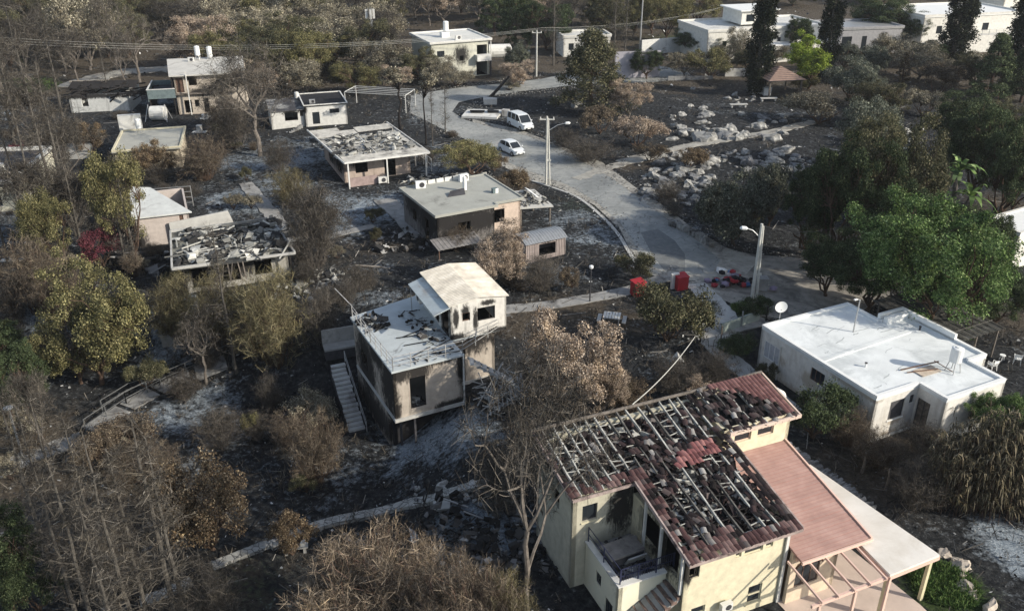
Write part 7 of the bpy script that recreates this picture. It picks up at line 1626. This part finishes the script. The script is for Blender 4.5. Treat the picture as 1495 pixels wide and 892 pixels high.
# cypress
for sd in (51,52,53):
    rng=np.random.RandomState(sd); H,W=15,2.6; tr=MB(); cr=MB(); limb(tr,(0,0,-.3),(0,0,H*.95),.2,.03,rng,6,.01,8); C=[]
    for i in range(260):
        f=rng.rand(); z=H*(.03+.97*f); r=W/2*min(1,(f+.10)*3.5)*(1-f)**.55*rng.uniform(.5,1.0); a=rng.uniform(0,6.28); C.append((r*math.cos(a),r*math.sin(a),z))
    leaves(cr,C,.38*rng.uniform(.7,1.4,260),150,.15,rng,1.6,up=.1); 
    reg('cypress',tr,cr,H,W,M['bark_grey'],LM['cypress'])
# bare spreading trees
for sd in (61,62,63):
    rng=np.random.RandomState(sd); tr=MB(); cr=MB(); tips=[]; H,W=10,8
    pts=limb(tr,(0,0,-.3),(rng.normal()*.3,0,H*.38),.20,.14,rng,5,.06,8)
    for i in range(5):
        a=i*1.26+rng.uniform(-.3,.3); grow(tr,pts[-1] if i<4 else pts[3],(math.cos(a)*.7,math.sin(a)*.7,.9),H*.24,.10,3,rng,.75,.10,3,.66,5,tips,.012)
    twigs(cr,tips,16,.8,rng,.011,.2); reg('bare',tr,cr,H,W,M['bark_grey'],LM['twig_grey'])
for sd in (64,65):
    rng=np.random.RandomState(sd); tr=MB(); cr=MB(); tips=[]; H,W=10,7
    pts=limb(tr,(0,0,-.3),(rng.normal()*.3,0,H*.3),.16,.12,rng,5,.06,8)
    for i in range(5):
        a=i*1.26+rng.uniform(-.3,.3); grow(tr,pts[-1],(math.cos(a)*.55,math.sin(a)*.55,1),H*.22,.08,3,rng,.65,.15,3,.66,5,tips,.012)
    twigs(cr,tips,30,.8,rng,.012,.2); leaves(cr,np.array(tips)[::2],.6,10,.12,rng)
    reg('bare_dense',tr,cr,H,W,M['bark_grey'],LM['twig_grey'])
# tall thin burnt poles with side twigs
for sd in (71,72,73,74):
    rng=np.random.RandomState(sd); tr=MB(); cr=MB(); H,W=12,2.6; sway=rng.normal(size=2)*.1
    zs=np.linspace(-.3,H,12); P_=np.stack([sway[0]*np.sin(zs*.25)+rng.normal(size=12)*.025,sway[1]*np.sin(zs*.2)+rng.normal(size=12)*.025,zs],1); tr.tube(P_,np.linspace(.13,.025,12),7,cap=False); tips=[]
    for i in range(46):
        f=rng.uniform(.16,1); j=f*11; a0=P_[min(10,int(j))]*(1-(j%1))+P_[min(11,int(j)+1)]*(j%1); a=rng.uniform(0,6.28); l=W*.5*(1.25-f)*rng.uniform(.5,1.2); e=a0+np.array([math.cos(a)*l,math.sin(a)*l,l*rng.uniform(.1,.8)])
        limb(tr,a0,e,.028,.008,rng,3,.2,3); tips+= [e,(a0+e)/2]
    twigs(cr,tips,12,.55,rng,.009,.1); reg('tall_bare',tr,cr,H,W,M['bark_sapling'],LM['twig_grey'])
# tall thin with a small scorched crown on top
for sd in (76,77):
    rng=np.random.RandomState(sd); tr=MB(); cr=MB(); H,W=10,3.4; limb(tr,(0,0,-.3),(.2,0,H*.75),.13,.06,rng,6,.03,7)
    C=crown_pts(rng,34,W/2,H*.22,H*.8,4)
    for c in C: limb(tr,(.1,0,H*.6),c,.03,.01,rng,3,.12,3)
    leaves(cr,C,.42,70,.17,rng); reg('pole_tan',tr,cr,H,W,M['bark_black'],LM['greytan'])
# multi stem brush
def brush(kind,seed,H,W,cm,tm,stems=70,sub=5,tw=7,fan=1.0,r=.02):
    rng=np.random.RandomState(seed); tr=MB(); cr=MB(); C=[]
    for i in range(stems):
        a=rng.uniform(0,6.28); q=rng.rand()**.6; b_=np.array([math.cos(a)*W*.12*q,math.sin(a)*W*.12*q,-.1]); e=np.array([math.cos(a)*W*.5*q*fan,math.sin(a)*W*.5*q*fan,H*rng.uniform(.6,1.0)*(1-.35*q*q)])
        p=limb(tr,b_,e,r,r*.3,rng,4,.10,3)
        for f in (2,3,4): C.append(p[f])
        for k in range(sub):
            s_=p[rng.randint(1,4)]; d=rng.normal(size=3)*.6+np.array([math.cos(a)*.4,math.sin(a)*.4,.8]); e2=s_+d/np.linalg.norm(d)*H*rng.uniform(.12,.3); limb(tr,s_,e2,r*.5,r*.2,rng,2,.1,3); C.append(e2)
    twigs(cr,C,int(tw*1.7),H*.10,rng,r*.33,.5); reg(kind,tr,cr,H,W,tm,cm)
for s_ in (81,82): brush('brush_brown',s_,4,4,LM['twig_brown'],M['bark_brown'],70,5,9)
for s_ in (83,84): brush('brush_red',s_,4,5,LM['twig_red'],plain('reddish_stem_%d'%s_,(.17,.11,.085),.9,.4,4),90,6,12)
for s_ in (85,86): brush('brush_grey',s_,5,4.5,LM['twig_grey'],M['bark_grey'],70,5,9)
for s_ in (87,88): brush('brush_olive',s_,4,4,LM['twig_olive'],M['bark_brown'],70,5,10)
# reeds
for s_ in (91,92):
    rng=np.random.RandomState(s_); tr=MB(); cr=MB(); H,W=4,5; C=[]
    for i in range(240):
        a=rng.uniform(0,6.28); q=rng.rand()**.5*W/2; b_=(math.cos(a)*q*.9,math.sin(a)*q*.9,-.1); e=(b_[0]+rng.normal()*.4,b_[1]+rng.normal()*.4,H*rng.uniform(.55,1)*(1-.25*(q/W*2)**2)); p=limb(tr,b_,e,.018,.008,rng,3,.05,3)
        for f in (1,2,3): C.append(p[f])
    k=len(C)*6; c=np.repeat(np.array(C),6,0); d=rng.normal(size=(k,3))*np.array([.8,.8,.3])+np.array([0,0,-.25]); d/=np.linalg.norm(d,axis=1)[:,None]; s=np.cross(d,[0,0,1.]); s/=np.linalg.norm(s,axis=1)[:,None]; L_=.5*rng.uniform(.5,1.3,k)[:,None]; w_=.035
    m_=c+d*L_*.5+np.array([0,0,.06]); e=c+d*L_+np.array([0,0,-.1]); cr.quads(np.stack([c-s*w_*.5,c+s*w_*.5,m_+s*w_,m_-s*w_],1)); cr.quads(np.stack([m_-s*w_,m_+s*w_,e+s*.008,e-s*.008],1))
    reg('reeds',tr,cr,H,W,M['bark_brown'],LM['reed'])
# banana / palm like plant
rng=np.random.RandomState(95); tr=MB(); cr=MB(); limb(tr,(0,0,-.2),(.2,0,3.2),.16,.12,rng,5,.05,8); limb(tr,(.1,.1,-.2),(-.7,.2,2.2),.12,.09,rng,5,.05,8)
for cx,cz,n_ in ((.2,3.2,24),(-.7,2.2,15)):
    for i in range(n_):
        a=i*2.4; el=rng.uniform(.2,1.2); L_=rng.uniform(1.3,2.2); pr=None
        for k in range(7):
            f=k/6; r_=L_*f*math.cos(el)*(1-.1*f); z=cz+L_*f*math.sin(el)-1.1*f*f*L_*.55; w_=.15*math.sin(math.pi*min(1,f*.9+.08)); s=np.array([-math.sin(a),math.cos(a),0])*w_; p=np.array([cx+r_*math.cos(a),r_*math.sin(a),z])
            cur=(p-s,p+s)
            if pr: cr.add([pr[0],pr[1],cur[1],cur[0]],[(0,1,2,3)])
            pr=cur
reg('palm',tr,cr,4.4,3.6,M['bark_grey'],LM['bright'])

NV={}
def plant(kind,label,name,base,toppy,wpx,cat='tree',group=None,at3=None,yaw=None,lean=0):
    b_=at3 if at3 is not None else Pg(*base); v_=PROTO[kind]; i=NV.get(kind,0); NV[kind]=i+1; tr,cr,H,W,ex=v_[i%len(v_)]
    dep=proj(b_.x,b_.y,b_.z)[2]; h=hup(b_,toppy); wm=wpx*dep/FPX
    t_=thing(name,label,cat,b_,0,group); sx=wm/W; sz=h/H; t_.rotation_euler=(lean,0,random.uniform(0,6.28) if yaw is None else yaw); q_=random.uniform(.82,1.2); t_.scale=(sx*q_,sx/q_,sz)
    for me,nm in ((tr,'trunk' if cat=='tree' else 'stems'),(cr,'crown' if cat=='tree' else 'foliage')):
        if me is None: continue
        o=bpy.data.objects.new(nm,me); COL.objects.link(o); o.parent=t_
    return t_
T=lambda *a,**k: plant(*a,**k)
exec(PLANTS)
NTREE=len(bpy.data.objects)
# ------------------------------------------------------------ forest beyond the last houses: every tree a thing of its own
far_spec=[ # x0,x1,base row, height, width, kinds, group/label
 (-10,470,(10,66),(62,96),(60,96),['greytan','olive','darkbrown','bare_dense','greytan'],'dry grey and olive tree in the wood behind the two storey house'),
 (-60,200,(62,110),(66,100),(50,80),['bare_dense','bare','darkbrown','greytan'],'bare smoky tree in front of the far dirt track at the left'),
 (300,600,(62,124),(52,78),(58,88),['greytan','olive','greytan','darkbrown','tan','bare_dense'],'dusty dry tree in the belt behind the small white house'),
 (470,760,(8,46),(58,84),(56,84),['greytan','darkbrown','tan','bare_dense','olive','greytan'],'scorched tree at the top edge above the tall pale house'),
 (760,1010,(14,64),(56,86),(46,72),['darkbrown','bare_dense','greytan','olive','tan','dark'],'mixed scorched tree beyond the far road poles'),
 (1010,1500,(-60,14),(50,74),(60,90),['dark','darkbrown','greygreen','dark'],'dark tree on the skyline behind the white houses'),
 (-60,1010,(-90,-10),(44,60),(60,90),['greytan','darkbrown','olive','bare_dense','greytan','tan'],'distant tree of the far wood along the top edge'),
]
rf=random.Random(5)
for x0,x1,(ya,yb),(ha,hb),(wa,wb),kinds,lab in far_spec:
    n_=int((x1-x0)*(yb-ya)/(820 if ya>-20 else 1300))
    n_=int(n_*1.25); n_=max(n_,int((x1-x0)/26))
    rows=max(2,int((yb-ya)/14)); per=max(1,n_//rows+1)
    for r_ in range(rows):
        for i in range(per):
            px=x0+(i+rf.uniform(.1,.9)+.5*(r_%2)-.25)*(x1-x0)/per; py=ya+(r_+rf.uniform(0,.9))*(yb-ya)/rows
            sc_=max(.5,(py+190)/250)
            b_=Pg(px,py)
            if not free(b_.x,b_.y): continue
            kd=rf.choice(kinds); hpx=rf.uniform(ha,hb)*sc_; wpx=rf.uniform(wa,wb)*sc_
            if 590<px<740 and 60<py+10 : continue
            plant(kd,lab,'far_tree',(px,py),py-hpx,wpx,group=lab+' group')
# small charred shrubs in the yards
ry=random.Random(21); k=0
while k<85:
    px=ry.choice((ry.uniform(270,700),ry.uniform(420,760),ry.uniform(0,330),ry.uniform(830,1180))); py=ry.uniform(200,720)
    if px<330 and py<400: py=ry.uniform(130,420)
    if px>800 and py>330: continue
    b_=Pg(px,py)
    if not free(b_.x,b_.y) or inpoly(b_.x,b_.y,_road) or (460<px<730 and py>470): continue
    s_=(py+190)/620; hh=ry.uniform(16,40)*s_; plant(ry.choice(('brush_grey','brush_grey','brush_brown','bush_dark','bush_grey')),'small charred leafless shrub standing in the ashy yards','burnt_shrub',(px,py),py-hh,hh*ry.uniform(.9,1.8),cat='shrub',group='small charred shrubs in the yards'); k+=1
# ============================================================ BOULDERS
def boulder_mesh(seed,m):
    """angular, bedded limestone ledge"""
    rng=np.random.RandomState(seed); bm=bmesh.new(); bmesh.ops.create_cube(bm,size=2); bmesh.ops.subdivide_edges(bm,edges=bm.edges[:],cuts=3,use_grid_fill=True)
    dirs=rng.normal(size=(12,3))*np.array([1,1,.5]); dirs/=np.linalg.norm(dirs,axis=1)[:,None]; offs=rng.uniform(.55,.95,12)
    for v_ in bm.verts:
        p=np.array(v_.co)
        for d,o in zip(dirs,offs):
            e=p@d
            if e>o: p=p-d*(e-o)
        st=.10*math.floor((p[2]+1)*2.2); p[:2]*=1-.16*(st/.10)*.5+rng.normal(size=2)*.03; p+=rng.normal(size=3)*.05; p[2]*=.5; v_.co=p
    me=bpy.data.meshes.new('boulder'); bm.to_mesh(me); bm.free(); me.materials.append(m); return me
BMESH=[boulder_mesh(i,M['stone']) for i in range(9)]+[boulder_mesh(i+20,M['ashstone']) for i in range(5)]
bfields=[((905,372),(980,1165,168,206),56,(.35,1.5),'pale ledge boulder above the dirt trail'),
 ((0,0),(955,1170,222,252),90,(.3,1.2),'pale boulder in the broad rocky slope below the dirt trail'),
 ((0,0),(940,1040,246,300),74,(.28,.95),'boulder of the tumbled rocks left of the olive tree'),
 ((0,0),(1290,1345,190,222),14,(.4,1.4),'boulder in the gap among the dark trees at right'),
 ((0,0),(1000,1110,130,160),12,(.4,1.0),'low rock in the burnt lot near the tiled pavilion'),
 ((0,0),(800,860,140,160),8,(.3,.9),'pale stone on the charred bank behind the minivan'),
 ((0,0),(600,700,705,732),16,(.2,.42),'stone heaped on top of the pale edging')]
rb=random.Random(9)
for _,(x0,x1,y0,y1),n_,(s0,s1),lab in bfields:
    for i in range(n_):
        fx=rb.random(); b_=Pg(x0+(x1-x0)*fx,rb.uniform(y0,y1)); s=s0+(s1-s0)*rb.random()**2
        o=bpy.data.objects.new('boulder',rb.choice(BMESH)); COL.objects.link(o); o.location=b_+Vector((0,0,s*.1)); o.scale=(s*rb.uniform(.8,1.7),s*rb.uniform(.6,1.0),s*rb.uniform(.6,1.3)); o.rotation_euler=(rb.uniform(-.25,.25),rb.uniform(-.25,.25),rb.gauss(.1,.5))
        tag(o,lab,'boulder',lab+' group')
for i in range(9):
    f=i/8; b_=Pg(1378+72*f+rb.uniform(-8,8),805+95*f+rb.uniform(-6,6)); s=rb.uniform(.2,.5)
    me_=BMESH[i%9].copy() if i<9 else BMESH[i%9]; 
    if i<9: me_.materials.clear(); me_.materials.append(M['tan_boulder']); TB=globals().setdefault('TB_',[]); TB.append(me_)
    else: me_=TB_[i-9]
    o=bpy.data.objects.new('boulder',me_); COL.objects.link(o); o.location=b_+Vector((0,0,s*.1)); o.scale=(s*rb.uniform(.9,1.4),s*rb.uniform(.7,1.1),s*1.1); o.rotation_euler=(rb.uniform(-.2,.2),rb.uniform(-.2,.2),rb.uniform(0,6)); tag(o,'pale tan boulder edging the green weeds beside the ash slope','boulder','tan boulders by the canopy')
# ============================================================ LITTER (stuff nobody could count)
def scatter_area(n,y0,y1,rng,dens=1.0):
    out=[]
    while len(out)<n:
        y=y0+(y1-y0)*rng.rand(); x=rng.uniform(-1,1)*(y*.62+8)
        if free(x,y) and not inpoly(x,y,_road): out.append((x,y))
    return out
rng=np.random.RandomState(77)
lit=MB(); quadsL=[]
for (y0,y1,n_,s0) in ((26,50,10000,.12),(50,80,9000,.16),(80,140,9000,.25),(140,230,4000,.45)):
    pts=np.array(scatter_area(n_,y0,y1,rng)); z=G(pts[:,0],pts[:,1]); k=len(pts); c=np.stack([pts[:,0],pts[:,1],z+s0*.12],1)
    a=rng.normal(size=(k,3))*np.array([1,1,.35]); b_=rng.normal(size=(k,3))*np.array([1,1,.35]); s=(s0*(.4+1.8*rng.rand(k)**3))[:,None]*.5
    a=a/np.linalg.norm(a,axis=1)[:,None]*s; b_=b_/np.linalg.norm(b_,axis=1)[:,None]*s*rng.uniform(.3,1,(k,1)); up=np.array([0,0,1.])*s*rng.uniform(.1,.7,(k,1))
    quadsL.append(np.stack([c-a,c-b_+up,c+a,c+b_-up*.2],1))
lit.quads(np.vstack(quadsL))
o=lit.build('ground_litter',island('ash_litter',[(0,(.010,.010,.011)),(.4,(.03,.031,.032)),(.62,(.07,.072,.072)),(.8,(.15,.155,.155)),(.92,(.30,.31,.31)),(1,(.55,.56,.56))],objvar=0)); tag(o,'scattered ash flakes, charcoal and small stones over the burnt ground','litter',kind='stuff')
# sticks and fallen branches
st_=MB(); P_=np.array(scatter_area(2600,28,75,rng)+scatter_area(1500,75,150,rng)); k=len(P_); a=rng.uniform(0,6.28,k); L_=(.2+1.5*rng.rand(k)**2.5)*(1+P_[:,1]/170); dx=np.cos(a)*L_/2; dy=np.sin(a)*L_/2; z=G(P_[:,0],P_[:,1])+.05
w_=.010*(1+P_[:,1]/60); nx_=-np.sin(a)*w_; ny_=np.cos(a)*w_; t1=rng.uniform(0,.25,k)
q=np.stack([np.stack([P_[:,0]-dx-nx_,P_[:,1]-dy-ny_,z],1),np.stack([P_[:,0]-dx+nx_,P_[:,1]-dy+ny_,z+.03],1),np.stack([P_[:,0]+dx+nx_,P_[:,1]+dy+ny_,z+t1+.03],1),np.stack([P_[:,0]+dx-nx_,P_[:,1]+dy-ny_,z+t1],1)],1)
st_.quads(q); o=st_.build('fallen_sticks',island('stick_colours',[(0,.012),(.5,(.04,.036,.032)),(.8,(.09,.085,.075)),(1,(.28,.27,.25))],objvar=0)); tag(o,'charred and ash bleached sticks strewn over the ground','sticks',kind='stuff')
# gravel spilled along the road edges
gv=MB(); q=[]
for i in range(len(_road)):
    A,B=_road[i],_road[(i+1)%len(_road)]; n_=int(np.linalg.norm(B-A)*16)
    for j in range(n_):
        p=A+(B-A)*rng.rand()+rng.normal(size=2)*.75; s_=rng.uniform(.03,.08)*(1+p[1]/110); z0=g(p[0],p[1])+.05; a=rng.uniform(0,6.28); c_,s2=math.cos(a)*s_,math.sin(a)*s_
        q.append([(p[0]-c_,p[1]-s2,z0),(p[0]+s2*.7,p[1]-c_*.7,z0+s_*.5),(p[0]+c_,p[1]+s2,z0),(p[0]-s2*.7,p[1]+c_*.7,z0+s_*.3)])
gv.quads(np.array(q)); o=gv.build('gravel_spill',island('gravel_colours',[(0,(.10,.10,.095)),(.5,(.24,.24,.225)),(1,(.45,.44,.41))],objvar=0)); tag(o,'loose gravel and ash spilled along the road edges','gravel',kind='stuff')
# burnt low scrub and twigs
sc=MB(); C=np.array(scatter_area(2600,28,70,rng)+scatter_area(2600,70,150,rng)); 
keep=rng.rand(len(C))<.5+.5*np.sin(C[:,0]*.35)*np.cos(C[:,1]*.27); C=C[keep]
c3_=np.stack([C[:,0],C[:,1],G(C[:,0],C[:,1])],1); twigs(sc,c3_,12,.55,rng,.016,.7)
o=sc.build('burnt_scrub',LM['twig_grey']); tag(o,'thin burnt scrub and twigs standing in the ash','scrub',kind='stuff')
# green grass by the canopy and verge
gr=MB(); C=[]
for px,py,r_,n_ in ((1380,855,1.5,1100),(1355,840,1.0,500),(1092,452,1.3,400),(1070,508,1.2,300),(20,130,7,500)):
    p=Pg(px,py)
    for i in range(n_):
        a=rng.uniform(0,6.28); q=r_*rng.rand()**.5; x,y=p.x+q*math.cos(a),p.y+q*math.sin(a); C.append((x,y,g(x,y)))
twigs(gr,np.array(C),5,.3,rng,.02,1.0)
o=gr.build('grass',island('green_weeds',[(0,(.03,.06,.015)),(.5,(.07,.13,.035)),(1,(.18,.24,.08))],objvar=0)); tag(o,'green weeds growing by the white canopy and lamp post','grass',kind='stuff')

# ============================================================ HAZE
m=bpy.data.materials.new('haze'); m.use_nodes=True; t=m.node_tree; t.nodes.clear()
pv=t.nodes.new('ShaderNodeVolumePrincipled'); pv.inputs['Density'].default_value=0.00016; pv.inputs['Color'].default_value=(.86,.90,.95,1); pv.inputs['Anisotropy'].default_value=.2
mo=t.nodes.new('ShaderNodeOutputMaterial'); t.links.new(pv.outputs[0],mo.inputs['Volume'])
hz=MB().box(-5200,5200,-900,5600,-5,75).build('haze',m); tag(hz,'thin pale haze over the whole village',None,kind='stuff')
SC.cycles.volume_bounces=0; SC.cycles.volume_step_rate=4
